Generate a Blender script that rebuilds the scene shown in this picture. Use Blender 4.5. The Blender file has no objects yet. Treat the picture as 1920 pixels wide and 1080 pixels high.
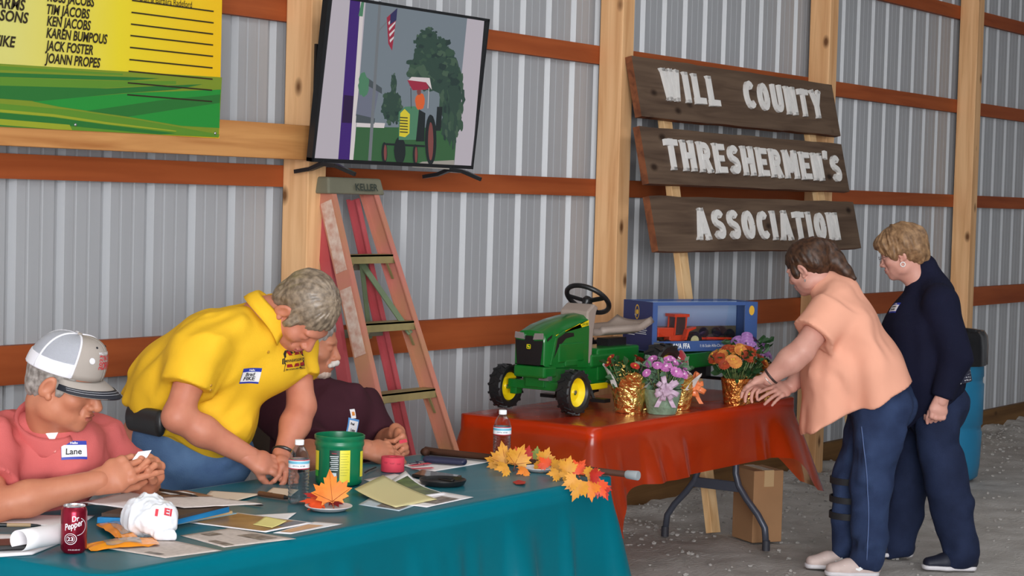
import bpy, bmesh, math, random
import numpy as np
from mathutils import Vector, Matrix

random.seed(7)
rng = np.random.default_rng(7)
scene = bpy.context.scene
COL = scene.collection

# ------------------------------------------------------------------ camera
CAM = np.array([-6.065, -5.39, 1.69])
YAW, PITCH, ROLL, FPX = 0.9642, 0.0472, -0.0275, 3608.0
FW = np.array([math.sin(YAW)*math.cos(PITCH), math.cos(YAW)*math.cos(PITCH), -math.sin(PITCH)])
_r = np.array([math.cos(YAW), -math.sin(YAW), 0.0])
_d = np.cross(FW, _r)
RT = _r*math.cos(ROLL) + _d*math.sin(ROLL)
DN = -_r*math.sin(ROLL) + _d*math.cos(ROLL)
cam_data = bpy.data.cameras.new('camera')
cam_data.sensor_width = 36.0
cam_data.lens = 36.0*FPX/1920.0
cam_data.clip_end = 200
cam = bpy.data.objects.new('camera', cam_data)
COL.objects.link(cam)
cam.matrix_world = Matrix(((RT[0], -DN[0], -FW[0], CAM[0]), (RT[1], -DN[1], -FW[1], CAM[1]),
                           (RT[2], -DN[2], -FW[2], CAM[2]), (0, 0, 0, 1)))
scene.camera = cam

# ------------------------------------------------------------------ light
world = bpy.data.worlds.new('overcast_sky')
scene.world = world
world.use_nodes = True
wb = world.node_tree.nodes['Background']
wb.inputs[0].default_value = (0.88, 0.94, 1.0, 1)
wb.inputs[1].default_value = 1.0


def area_light(name, loc, target, sx, sy, power, color):
    d = bpy.data.lights.new(name, 'AREA')
    d.shape = 'RECTANGLE'
    d.size, d.size_y, d.energy, d.color = sx, sy, power, color
    o = bpy.data.objects.new(name, d)
    COL.objects.link(o)
    o.location = loc
    o.rotation_euler = (Vector(target)-Vector(loc)).to_track_quat('-Z', 'Y').to_euler()
    return o


# daylight through the big sliding doors behind and left of the photographer, and the ridge light strip overhead
area_light('sliding_door_daylight', (-11.5, -10.8, 2.4), (2.0, -0.8, 1.3), 6.5, 3.8, 1480, (0.97, 0.98, 1.0))
area_light('ridge_daylight', (0.5, -4.2, 4.3), (0.5, -3.2, 0.0), 10.0, 1.6, 110, (0.97, 0.98, 1.0))

scene.view_settings.view_transform = 'Standard'
scene.view_settings.look = 'None'
scene.view_settings.gamma = 1.0
scene.view_settings.use_curve_mapping = False
scene.view_settings.exposure = 0.0

# ------------------------------------------------------------------ helpers: placing
def ray(u, v):
    return FW + RT*(u-960)/FPX + DN*(v-540)/FPX


def atz(u, v, z):
    w = ray(u, v)
    return CAM + w*(z-CAM[2])/w[2]


def aty(u, v, y):
    w = ray(u, v)
    return CAM + w*(y-CAM[1])/w[1]


def atd(u, v, depth):
    return CAM + ray(u, v)*depth


def srgb(r, g, b):
    def f(c):
        c /= 255.0
        return c/12.92 if c <= 0.04045 else ((c+0.055)/1.055)**2.4
    return (f(r), f(g), f(b))


def nrm(v):
    v = np.asarray(v, float)
    return v/np.linalg.norm(v)


def frame(fwd, up):
    """rows: right, forward, up"""
    f = nrm(fwd)
    r = nrm(np.cross(f, up))
    return np.array([r, f, np.cross(r, f)])


# ------------------------------------------------------------------ helpers: materials
MATS = {}


def mat(name, col, rough=0.6, metal=0.0, var=0.0, scale=8.0, stretch=(1, 1, 1), bump=0.0, bscale=None, spec=0.5,
        trans=0.0, emit=None, coat=0.0, col2=None, detail=4.0, sheen=0.0, alpha=None, sss=0.0, coords='Object', ior=None):
    """procedural principled material; var/col2 mottle the colour with noise, bump adds fine relief"""
    if name in MATS:
        return MATS[name]
    m = bpy.data.materials.new(name)
    m.use_nodes = True
    nt = m.node_tree
    b = nt.nodes['Principled BSDF']
    b.inputs['Base Color'].default_value = (*col, 1)
    b.inputs['Roughness'].default_value = rough
    b.inputs['Metallic'].default_value = metal
    b.inputs['Specular IOR Level'].default_value = spec
    b.inputs['Transmission Weight'].default_value = trans
    b.inputs['Coat Weight'].default_value = coat
    if ior:
        b.inputs['IOR'].default_value = ior
    if sheen:
        b.inputs['Sheen Weight'].default_value = sheen
    if sss:
        b.inputs['Subsurface Weight'].default_value = sss
        b.inputs['Subsurface Radius'].default_value = (0.012, 0.004, 0.002)
    if emit:
        b.inputs['Emission Color'].default_value = (*col, 1)
        b.inputs['Emission Strength'].default_value = emit
    if alpha is not None:
        b.inputs['Alpha'].default_value = alpha
    if var or col2 or bump:
        tc = nt.nodes.new('ShaderNodeTexCoord')
        mp = nt.nodes.new('ShaderNodeMapping')
        mp.inputs['Scale'].default_value = stretch
        nt.links.new(tc.outputs[coords], mp.inputs[0])
        n = nt.nodes.new('ShaderNodeTexNoise')
        n.inputs['Scale'].default_value = scale
        n.inputs['Detail'].default_value = detail
        nt.links.new(mp.outputs[0], n.inputs[0])
        if var or col2:
            rp = nt.nodes.new('ShaderNodeValToRGB')
            c2 = col2 if col2 else tuple(max(0, c*(1-var)) for c in col)
            c1 = col if col2 else tuple(min(1, c*(1+var)) for c in col)
            rp.color_ramp.elements[0].color = (*c2, 1)
            rp.color_ramp.elements[1].color = (*c1, 1)
            rp.color_ramp.elements[0].position = 0.33
            rp.color_ramp.elements[1].position = 0.67
            nt.links.new(n.outputs[0], rp.inputs[0])
            nt.links.new(rp.outputs[0], b.inputs['Base Color'])
        if bump:
            n2 = n
            if bscale:
                n2 = nt.nodes.new('ShaderNodeTexNoise')
                n2.inputs['Scale'].default_value = bscale
                n2.inputs['Detail'].default_value = detail
                nt.links.new(mp.outputs[0], n2.inputs[0])
            bp = nt.nodes.new('ShaderNodeBump')
            bp.inputs['Strength'].default_value = bump
            bp.inputs['Distance'].default_value = 0.02
            nt.links.new(n2.outputs[0], bp.inputs['Height'])
            nt.links.new(bp.outputs[0], b.inputs['Normal'])
    MATS[name] = m
    return m


def wood(name, light, dark, axis=2, grain=26.0, knots=True, rough=0.6):
    """sawn timber: grain stretched along one axis, sparse dark knots"""
    if name in MATS:
        return MATS[name]
    m = bpy.data.materials.new(name)
    m.use_nodes = True
    nt = m.node_tree
    b = nt.nodes['Principled BSDF']
    b.inputs['Roughness'].default_value = rough
    b.inputs['Specular IOR Level'].default_value = 0.3
    tc = nt.nodes.new('ShaderNodeTexCoord')
    oi = nt.nodes.new('ShaderNodeObjectInfo')
    ad = nt.nodes.new('ShaderNodeVectorMath')
    ad.operation = 'ADD'
    mu = nt.nodes.new('ShaderNodeVectorMath')
    mu.operation = 'SCALE'
    mu.inputs[0].default_value = (7.3, 3.1, 5.7)
    nt.links.new(oi.outputs['Random'], mu.inputs['Scale'])
    nt.links.new(tc.outputs['Object'], ad.inputs[0])
    nt.links.new(mu.outputs[0], ad.inputs[1])
    mp = nt.nodes.new('ShaderNodeMapping')
    s = [1.0, 1.0, 1.0]
    s[axis] = 0.06
    mp.inputs['Scale'].default_value = s
    nt.links.new(ad.outputs[0], mp.inputs[0])
    n = nt.nodes.new('ShaderNodeTexNoise')
    n.inputs['Scale'].default_value = grain
    n.inputs['Detail'].default_value = 5
    n.inputs['Distortion'].default_value = 0.6
    nt.links.new(mp.outputs[0], n.inputs[0])
    rp = nt.nodes.new('ShaderNodeValToRGB')
    rp.color_ramp.elements[0].color = (*dark, 1)
    rp.color_ramp.elements[1].color = (*light, 1)
    rp.color_ramp.elements[0].position = 0.3
    rp.color_ramp.elements[1].position = 0.62
    nt.links.new(n.outputs[0], rp.inputs[0])
    out = rp.outputs[0]
    if knots:
        mk = nt.nodes.new('ShaderNodeMapping')
        s2 = [1.0, 1.0, 1.0]
        s2[axis] = 0.55
        mk.inputs['Scale'].default_value = s2
        nt.links.new(ad.outputs[0], mk.inputs[0])
        v = nt.nodes.new('ShaderNodeTexVoronoi')
        v.inputs['Scale'].default_value = 6.5
        nt.links.new(mk.outputs[0], v.inputs[0])
        r2 = nt.nodes.new('ShaderNodeValToRGB')
        r2.color_ramp.elements[0].color = (0.22, 0.16, 0.12, 1)
        r2.color_ramp.elements[1].color = (1, 1, 1, 1)
        r2.color_ramp.elements[0].position = 0.06
        r2.color_ramp.elements[1].position = 0.17
        nt.links.new(v.outputs['Distance'], r2.inputs[0])
        mx = nt.nodes.new('ShaderNodeMix')
        mx.data_type = 'RGBA'
        mx.blend_type = 'MULTIPLY'
        mx.inputs[0].default_value = 1.0
        nt.links.new(out, mx.inputs[6])
        nt.links.new(r2.outputs[0], mx.inputs[7])
        out = mx.outputs[2]
    nt.links.new(out, b.inputs['Base Color'])
    bp = nt.nodes.new('ShaderNodeBump')
    bp.inputs['Strength'].default_value = 0.12
    nt.links.new(n.outputs[0], bp.inputs['Height'])
    nt.links.new(bp.outputs[0], b.inputs['Normal'])
    MATS[name] = m
    return m


def film(name, col, clear, rough=0.3, spec=0.5, scatter=0.5):
    """thin plastic film: partly see-through tablecloth"""
    if name in MATS:
        return MATS[name]
    m = mat(name, col, 0.6, spec=0.0, var=0.06, scale=3, bump=0.12, bscale=14)
    nt = m.node_tree
    b = nt.nodes['Principled BSDF']
    o = nt.nodes['Material Output']
    tr = nt.nodes.new('ShaderNodeBsdfTransparent')
    tr.inputs[0].default_value = (*[c**0.5 for c in col], 1)
    tl = nt.nodes.new('ShaderNodeBsdfTranslucent')
    tl.inputs[0].default_value = (*[c**0.5 for c in col], 1)
    m1 = nt.nodes.new('ShaderNodeMixShader')
    m1.inputs[0].default_value = scatter
    m2 = nt.nodes.new('ShaderNodeMixShader')
    m2.inputs[0].default_value = clear
    nt.links.new(b.outputs[0], m1.inputs[1])
    nt.links.new(tl.outputs[0], m1.inputs[2])
    nt.links.new(m1.outputs[0], m2.inputs[1])
    nt.links.new(tr.outputs[0], m2.inputs[2])
    gl = nt.nodes.new('ShaderNodeBsdfGlossy')
    gl.inputs['Roughness'].default_value = rough
    bpn = nt.nodes.new('ShaderNodeBump')
    bpn.inputs['Strength'].default_value = 0.10
    bpn.inputs['Distance'].default_value = 0.01
    nz = nt.nodes.new('ShaderNodeTexNoise')
    nz.inputs['Scale'].default_value = 11
    nt.links.new(nz.outputs[0], bpn.inputs['Height'])
    nt.links.new(bpn.outputs[0], gl.inputs['Normal'])
    fr = nt.nodes.new('ShaderNodeFresnel')
    fr.inputs[0].default_value = 1.0+spec
    m3 = nt.nodes.new('ShaderNodeMixShader')
    nt.links.new(fr.outputs[0], m3.inputs[0])
    nt.links.new(m2.outputs[0], m3.inputs[1])
    nt.links.new(gl.outputs[0], m3.inputs[2])
    nt.links.new(m3.outputs[0], o.inputs[0])
    return m


# ------------------------------------------------------------------ helpers: objects
WLOC = {}


def tag(o, label=None, cat=None, group=None, kind=None):
    if label:
        o['label'] = label
    if cat:
        o['category'] = cat
    if group:
        o['group'] = group
    if kind:
        o['kind'] = kind
    return o


def thing(name, label, cat, loc=(0, 0, 0), group=None, kind=None):
    o = bpy.data.objects.new(name, None)
    COL.objects.link(o)
    o.empty_display_size = 0.05
    o.location = loc
    WLOC[o.name] = np.array(loc, float)
    return tag(o, label, cat, group, kind)


def link(name, me, parent=None, base=(0, 0, 0)):
    o = bpy.data.objects.new(name, me)
    COL.objects.link(o)
    if parent is not None:
        o.parent = parent
    o.location = base
    WLOC[o.name] = (WLOC.get(parent.name, np.zeros(3)) if parent is not None else np.zeros(3)) + np.array(base, float)
    return o


class MB:
    """collects shapes in world coordinates; build() links them as one mesh object"""

    def __init__(s):
        s.V, s.F, s.M, s.n = [], [], [], 0

    def add(s, V, F, mi=0):
        V = np.asarray(V, float)
        s.V.append(V)
        s.F += [tuple(i+s.n for i in f) for f in F]
        s.M += [mi]*len(F)
        s.n += len(V)
        return s

    def box(s, c, size, A=None, mi=0, taper=None):
        x, y, z = [d/2 for d in size]
        V = np.array([(a*x, b*y, e*z) for e in (-1, 1) for b in (-1, 1) for a in (-1, 1)])
        if taper:
            V[4:, 0] *= taper[0]
            V[4:, 1] *= taper[1]
        if A is not None:
            V = V @ np.asarray(A)
        return s.add(V+np.asarray(c, float), [(0, 2, 3, 1), (4, 5, 7, 6), (0, 1, 5, 4), (2, 6, 7, 3), (0, 4, 6, 2), (1, 3, 7, 5)], mi)

    def bar(s, a, b, w, h, up=(0, 0, 1), mi=0, w2=None, h2=None):
        """rectangular bar from a to b; w across, h along up"""
        a, b = np.asarray(a, float), np.asarray(b, float)
        d = nrm(b-a)
        if abs(np.dot(d, nrm(up))) > 0.999:
            up = (0, 1, 0) if abs(d[1]) < 0.9 else (1, 0, 0)
        x = nrm(np.cross(d, up))
        z = np.cross(x, d)
        w2 = w2 or w
        h2 = h2 or h
        V = [a+x*i*w/2+z*j*h/2 for j in (-1, 1) for i in (-1, 1)]+[b+x*i*w2/2+z*j*h2/2 for j in (-1, 1) for i in (-1, 1)]
        return s.add(V, [(0, 1, 3, 2), (4, 6, 7, 5), (0, 4, 5, 1), (2, 3, 7, 6), (0, 2, 6, 4), (1, 5, 7, 3)], mi)

    def tube(s, pts, rad, seg=10, mi=0, cap=True, closed=False):
        pts = [np.asarray(p, float) for p in pts]
        n = len(pts)
        if np.isscalar(rad):
            rad = [rad]*n
        V = []
        prev = None
        for i, p in enumerate(pts):
            t = pts[(i+1) % n]-pts[i-1] if closed else pts[min(i+1, n-1)]-pts[max(i-1, 0)]
            t = nrm(t)
            if prev is None:
                ref = np.array([0, 0, 1.0]) if abs(t[2]) < 0.9 else np.array([1.0, 0, 0])
            else:
                ref = prev
            x = nrm(np.cross(t, ref))
            y = np.cross(x, t)
            prev = y
            for k in range(seg):
                a = 2*math.pi*k/seg
                V.append(p+(x*math.cos(a)+y*math.sin(a))*rad[i])
        F = []
        m = n if closed else n-1
        for i in range(m):
            for k in range(seg):
                j = (i+1) % n
                F.append((i*seg+k, i*seg+(k+1) % seg, j*seg+(k+1) % seg, j*seg+k))
        if cap and not closed:
            F.append(tuple(range(seg-1, -1, -1)))
            F.append(tuple((n-1)*seg+k for k in range(seg)))
        return s.add(V, F, mi)

    def lathe(s, prof, c, seg=32, A=None, mi=0, caps=True, wob=None):
        """prof: (radius, height) list turned about local z"""
        V = []
        for i, (r, z) in enumerate(prof):
            for k in range(seg):
                a = 2*math.pi*k/seg
                rr = r if wob is None else wob(r, z, a)
                V.append((rr*math.cos(a), rr*math.sin(a), z))
        V = np.array(V)
        if A is not None:
            V = V @ np.asarray(A)
        F = [(i*seg+k, i*seg+(k+1) % seg, (i+1)*seg+(k+1) % seg, (i+1)*seg+k) for i in range(len(prof)-1) for k in range(seg)]
        if caps:
            if prof[0][0] > 1e-4:
                F.append(tuple(range(seg-1, -1, -1)))
            if prof[-1][0] > 1e-4:
                F.append(tuple((len(prof)-1)*seg+k for k in range(seg)))
        return s.add(V+np.asarray(c, float), F, mi)

    def prism(s, poly, O, ux, uy, depth, mi=0, un=None):
        """extrude 2-D polygon (x, y) in the plane O, ux, uy by depth along their normal"""
        O, ux, uy = [np.asarray(a, float) for a in (O, ux, uy)]
        un = np.cross(ux, uy) if un is None else np.asarray(un, float)
        n = len(poly)
        V = [O+ux*p[0]+uy*p[1] for p in poly]+[O+ux*p[0]+uy*p[1]+un*depth for p in poly]
        F = [tuple(range(n-1, -1, -1)), tuple(range(n, 2*n))]+[(i, (i+1) % n, n+(i+1) % n, n+i) for i in range(n)]
        return s.add(V, F, mi)

    def grid(s, P, mi=0, wrap=False):
        """P: array (rows, cols, 3)"""
        P = np.asarray(P, float)
        a, b = P.shape[:2]
        F = [(i*b+j, i*b+(j+1) % b, (i+1)*b+(j+1) % b, (i+1)*b+j) for i in range(a-1) for j in range(b if wrap else b-1)]
        return s.add(P.reshape(-1, 3), F, mi)

    def mesh(s, name, mats, base=(0, 0, 0), smooth=False, bevel=0):
        me = bpy.data.meshes.new(name)
        V = np.concatenate(s.V)-np.asarray(base, float)
        me.from_pydata(V.tolist(), [], s.F)
        mats = mats if isinstance(mats, (list, tuple)) else [mats]
        for m in mats:
            me.materials.append(m)
        if len(mats) > 1:
            me.polygons.foreach_set('material_index', s.M)
        if smooth is not False:
            me.polygons.foreach_set('use_smooth', [True]*len(me.polygons))
            if smooth is not True:
                me.set_sharp_from_angle(angle=math.radians(smooth))
        me.update()
        return me

    def build(s, name, mats, parent=None, smooth=False, bevel=0, fix=True):
        base = WLOC.get(parent.name, np.zeros(3)) if parent is not None else np.zeros(3)
        allv = np.concatenate(s.V)
        loc = np.array([(allv[:, 0].min()+allv[:, 0].max())/2, (allv[:, 1].min()+allv[:, 1].max())/2, allv[:, 2].min()])
        me = s.mesh(name, mats, loc, smooth)
        if fix:
            bm = bmesh.new()
            bm.from_mesh(me)
            bmesh.ops.recalc_face_normals(bm, faces=bm.faces)
            bm.to_mesh(me)
            bm.free()
            if smooth is not False and smooth is not True:
                me.set_sharp_from_angle(angle=math.radians(smooth))
        o = link(name, me, parent, loc-base)
        if bevel:
            md = o.modifiers.new('bevel', 'BEVEL')
            md.width = bevel
            md.segments = 2
            md.limit_method = 'ANGLE'
        return o


def copy_tree(o, parent=None):
    c = o.copy()
    COL.objects.link(c)
    c.parent = parent
    WLOC[c.name] = WLOC.get(o.name, np.zeros(3)).copy()
    for ch in o.children:
        copy_tree(ch, c)
    return c


def text2d(s, size=1.0, offset=0.0, shear=0.0, align='LEFT', extrude=0.0, spacing=1.0):
    """outline lettering as flat or thick geometry from the built-in face: returns V (n,3), F"""
    cu = bpy.data.curves.new('lettering', 'FONT')
    cu.body = s
    cu.size = size
    cu.offset = offset
    cu.shear = shear
    cu.align_x = align
    cu.extrude = extrude
    cu.space_character = spacing
    cu.resolution_u = 3
    o = bpy.data.objects.new('lettering', cu)
    COL.objects.link(o)
    dg = bpy.context.evaluated_depsgraph_get()
    me = o.evaluated_get(dg).to_mesh()
    V = np.array([v.co[:] for v in me.vertices]) if len(me.vertices) else np.zeros((0, 3))
    F = [tuple(p.vertices) for p in me.polygons]
    o.evaluated_get(dg).to_mesh_clear()
    bpy.data.objects.remove(o)
    bpy.data.curves.remove(cu)
    return V, F


def put_text(mb, s, O, ux, uy, size, mi=0, lift=0.0, fit=None, **k):
    """lay lettering on the plane O, ux, uy; fit squeezes it to a given width"""
    V, F = text2d(s, size, **k)
    if not len(V):
        return
    if fit:
        w = V[:, 0].max()-V[:, 0].min()
        V[:, 0] = (V[:, 0]-V[:, 0].min())*fit/w
    O, ux, uy = [np.asarray(a, float) for a in (O, ux, uy)]
    un = np.cross(ux, uy)
    mb.add(O+V[:, :1]*ux+V[:, 1:2]*uy+(V[:, 2:]+lift)*un, F, mi)


# smooth lattice noise for shapes
_lat = rng.random((32, 32, 32)).astype(np.float32)*2-1


def vnoise(p):
    p = np.asarray(p, np.float32)
    i = np.floor(p).astype(int)
    f = p-i
    f = f*f*(3-2*f)
    i &= 31
    j = (i+1) & 31
    r = 0
    for a in (0, 1):
        for b in (0, 1):
            for c in (0, 1):
                w = (f[..., 0] if a else 1-f[..., 0])*(f[..., 1] if b else 1-f[..., 1])*(f[..., 2] if c else 1-f[..., 2])
                r = r+w*_lat[(j if a else i)[..., 0], (j if b else i)[..., 1], (j if c else i)[..., 2]]
    return r

# ------------------------------------------------------------------ the building
pine = wood('pine_post', srgb(236, 188, 138), srgb(210, 156, 106), axis=2, grain=20)
pine_b = wood('pine_board', srgb(203, 146, 88), srgb(168, 108, 58), axis=0, grain=22)
fir = wood('brown_girt', srgb(166, 84, 42), srgb(140, 64, 28), axis=0, grain=14, knots=False)
skirt_m = wood('treated_skirt', srgb(122, 88, 50), srgb(92, 62, 32), axis=0, grain=16)
steel = mat('painted_steel', srgb(166, 168, 172), 0.36, 0.0, var=0.03, scale=2.5, stretch=(6, 6, 0.3), spec=0.6)
roof_m = mat('roof_lining', (0.62, 0.62, 0.6), 0.6)

wall = thing('wall_back', 'ribbed grey steel wall with timber posts and brown girts', 'wall', (3, 0, 0), kind='structure')
PITCH_X = 0.2286
RIB0 = 1.560


def sheet_mesh():
    prof = []
    for k in range(4):
        x = k*PITCH_X
        prof += [(x, 0.0), (x+0.004, 0.0), (x+0.020, 0.024), (x+0.040, 0.024), (x+0.056, 0.0),
                 (x+0.098, 0.0), (x+0.101, 0.0020), (x+0.109, 0.0020), (x+0.114, 0.0),
                 (x+0.164, 0.0), (x+0.167, 0.0020), (x+0.175, 0.0020), (x+0.180, 0.0)]
    prof.append((4*PITCH_X, 0.0))
    P = np.array([[(x, y, z) for x, y in prof] for z in (0.0, 4.4)])
    return MB().grid(P).mesh('steel_sheet', steel)


sm = sheet_mesh()
x0 = RIB0-0.030-PITCH_X*4*6
for k in range(19):
    o = link('steel_sheet', sm, wall, (x0+k*PITCH_X*4-3, 0.039, 0.0))

for ztop, zbot, m in ((3.166, 3.0725, fir), (2.488, 2.394, fir), (1.796, 1.706, fir), (1.108, 0.967, fir), (0.150, -0.06, skirt_m), (3.85, 3.756, fir)):
    for k in range(-2, 6):
        a, b = 2.44*k+0.05, 2.44*(k+1)+0.05
        MB().box(((a+b)/2, 0.019, (ztop+zbot)/2), (b-a-0.003, 0.038, ztop-zbot)).build('skirt_board' if zbot < 0 else 'girt', m, wall)
for k in range(-2, 6):
    p = MB().box((2.44*k+0.057, -0.0705, 2.17), (0.114, 0.139, 4.46)).build('post', pine, wall, bevel=0.004)
# light nailing board carrying the banner
MB().box((-1.95, -0.16, 1.889), (3.87, 0.038, 0.141)).build('nailing_board', pine_b, wall, bevel=0.003)

ceil = MB().box((0, -7, 4.5), (34, 14.4, 0.12)).build('ceiling', roof_m)
tag(ceil, 'pale roof lining high above the hall', 'ceiling', kind='structure')
wr = MB().box((14.2, -7, 2.2), (0.1, 14.4, 4.6)).build('wall_right', steel)
tag(wr, 'far end wall of grey steel beyond the frame', 'wall', kind='structure')
wf = MB()
wf.box((7.5, -14.2, 2.2), (19, 0.1, 4.6))
wf = wf.build('wall_front', steel)
tag(wf, 'long grey steel wall opposite, beyond the frame', 'wall', kind='structure')


# crushed limestone floor
def ground_z(x, y):
    p = np.stack([x, y, 0*x], -1)
    h = 0.010*vnoise(p*1.3)+0.006*vnoise(p*6+9)+0.004*vnoise(p*19+3)
    near = np.clip((y+0.55)/0.5, 0, 1)
    return h-0.006+near*(0.03+0.03*vnoise(p*8+5))


gx = np.concatenate([np.linspace(-14, -3, 8), np.arange(-2.6, 9.0, 0.045), np.linspace(9.3, 14.3, 30)])
gy = np.concatenate([np.linspace(-14, -4.2, 10), np.arange(-3.9, 0.05, 0.045)])
GX, GY = np.meshgrid(gx, gy)
GZ = ground_z(GX, GY)
flo = MB().grid(np.stack([GX, GY, GZ], -1))
gm = mat('crushed_limestone', srgb(188, 184, 180), 0.95, col2=srgb(166, 161, 156), scale=5, bump=0.5, bscale=55, detail=8, spec=0.2)
flo = flo.build('floor', gm, smooth=True)
tag(flo, 'crushed limestone floor, grey and dusty', 'floor', kind='structure')
# loose stones, thicker along the wall
st = MB()
ico = [(0, 0, 1), (0.89, 0, .45), (.28, .85, .45), (-.72, .53, .45), (-.72, -.53, .45), (.28, -.85, .45), (.72, .53, -.45),
       (-.28, .85, -.45), (-.89, 0, -.45), (-.28, -.85, -.45), (.72, -.53, -.45), (0, 0, -1)]
icf = [(0, 1, 2), (0, 2, 3), (0, 3, 4), (0, 4, 5), (0, 5, 1), (1, 6, 2), (2, 7, 3), (3, 8, 4), (4, 9, 5), (5, 10, 1), (6, 7, 2),
       (7, 8, 3), (8, 9, 4), (9, 10, 5), (10, 6, 1), (6, 11, 7), (7, 11, 8), (8, 11, 9), (9, 11, 10), (10, 11, 6)]
ico = np.array(ico)
for k in range(2200):
    x = rng.uniform(-0.2, 9.5)
    y = -0.045-abs(rng.normal(0, 0.33)) if k % 2 else rng.uniform(-3.2, -0.1)
    r = rng.uniform(0.005, 0.015)*(1.5 if rng.random() < .06 else 1)
    z = float(ground_z(np.array(x), np.array(y)))
    st.add(ico*r*rng.uniform(.6, 1.25, (12, 1))*np.array([1, 1, .7])+np.array([x, y, z+r*.2]), icf)
st = st.build('gravel', mat('limestone_chips', srgb(172, 168, 164), 0.9, col2=srgb(146, 141, 136), scale=9), flo, fix=False)
tag(st, kind='stuff')

# ------------------------------------------------------------------ stroke lettering (cut-out block letters)
def arc(cx, cy, rx, ry, a0, a1, n=9):
    return [(cx+rx*math.cos(math.radians(a0+(a1-a0)*i/(n-1))), cy+ry*math.sin(math.radians(a0+(a1-a0)*i/(n-1)))) for i in range(n)]


T_ = 0.100  # half stroke
GLY = {
    'W': (1.02, [[(0.12, 1), (0.30, 0)], [(0.30, 0), (0.51, 1)], [(0.51, 1), (0.72, 0)], [(0.72, 0), (0.90, 1)]]),
    'I': (0.30, [[(0.15, 1), (0.15, 0)]]),
    'L': (0.62, [[(0.15, 1), (0.15, 0)], [(0.02, 0.12), (0.62, 0.12)]]),
    'C': (0.72, [arc(0.38, 0.5, 0.25, 0.38, 42, 318, 13)]),
    'O': (0.76, [arc(0.38, 0.5, 0.25, 0.38, 0, 360, 17)]),
    'U': (0.76, [[(0.14, 1), (0.14, 0.36)]+arc(0.38, 0.36, 0.24, 0.24, 180, 360, 9)+[(0.62, 1)]]),
    'N': (0.76, [[(0.14, 0), (0.14, 1)], [(0.16, 0.96), (0.60, 0.04)], [(0.62, 0), (0.62, 1)]]),
    'T': (0.72, [[(0.36, 1), (0.36, 0)], [(0.0, 0.88), (0.72, 0.88)]]),
    'Y': (0.80, [[(0.12, 1), (0.40, 0.46)], [(0.68, 1), (0.40, 0.46)], [(0.40, 0.5), (0.40, 0)]]),
    'H': (0.78, [[(0.14, 0), (0.14, 1)], [(0.64, 0), (0.64, 1)], [(0.14, 0.5), (0.64, 0.5)]]),
    'R': (0.76, [[(0.14, 0), (0.14, 1)], [(0.14, 0.88), (0.36, 0.88)]+arc(0.38, 0.685, 0.21, 0.195, 90, -90, 8)+[(0.14, 0.49)], [(0.38, 0.48), (0.64, 0)]]),
    'E': (0.66, [[(0.14, 0), (0.14, 1)], [(0.14, 0.88), (0.66, 0.88)], [(0.14, 0.5), (0.56, 0.5)], [(0.14, 0.12), (0.66, 0.12)]]),
    'S': (0.70, [arc(0.36, 0.70, 0.22, 0.185, 20, 235, 9)+arc(0.36, 0.305, 0.22, 0.19, 75, -160, 10)]),
    'M': (0.98, [[(0.14, 0), (0.14, 1)], [(0.16, 0.98), (0.49, 0.25)], [(0.82, 0.98), (0.49, 0.25)], [(0.84, 0), (0.84, 1)]]),
    'A': (0.80, [[(0.12, 0), (0.40, 1)], [(0.68, 0), (0.40, 1)], [(0.22, 0.28), (0.58, 0.28)]]),
    "'": (0.22, [[(0.14, 1.12), (0.06, 0.82)]]),
}


def glyph(mb, ch, O, ux, uy, h, wscale, depth, un):
    w, strokes = GLY[ch]
    for S in strokes:
        depth += 0.0005
        S = np.array(S, float)
        # slightly ragged ends where the stroke meets a cap line, like notched serifs
        n = len(S)
        L, R = [], []
        for i in range(n):
            t = nrm(S[min(i+1, n-1)]-S[max(i-1, 0)])
            p = np.array([-t[1], t[0]])
            # keep strokes evenly heavy after the horizontal squeeze
            L.append(S[i]+p*T_)
            R.append(S[i]-p*T_)
        for i in range(n-1):
            q = [L[i], L[i+1], R[i+1], R[i]]
            depth += 0.00008
            q = [(min(max(a[0], -0.02), w+0.05)*wscale*h, min(max(a[1], -0.02), 1.13)*h) for a in q]
            mb.prism(q, O, ux, uy, depth, un=un)
        if n == 2 and abs(S[0, 0]-S[1, 0]) < 0.3 and ch != "'":   # little flared spur on upright ends
            for e in S:
                if e[1] > 0.9 or e[1] < 0.1:
                    y = e[1]
                    s = -1 if y > 0.5 else 1
                    q = [(e[0]-T_-0.07, y), (e[0]+T_, y), (e[0]+T_, y+s*0.09), (e[0]-T_, y+s*0.10)]
                    mb.prism([(a*wscale*h, b*h) for a, b in q], O, ux, uy, depth, un=un)


# ------------------------------------------------------------------ leaning timber sign
TILT = 0.53/2.3
sign_up = nrm((0, TILT, 1))
sign_n = nrm((0, -1, TILT))          # faces the room
SX = np.array([1.0, 0, 0])


def sign_pt(x, z, off=0.0):
    """point on the board face: z is height above the floor"""
    return np.array([x, -0.74+TILT*z, z])+sign_n*off


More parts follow.
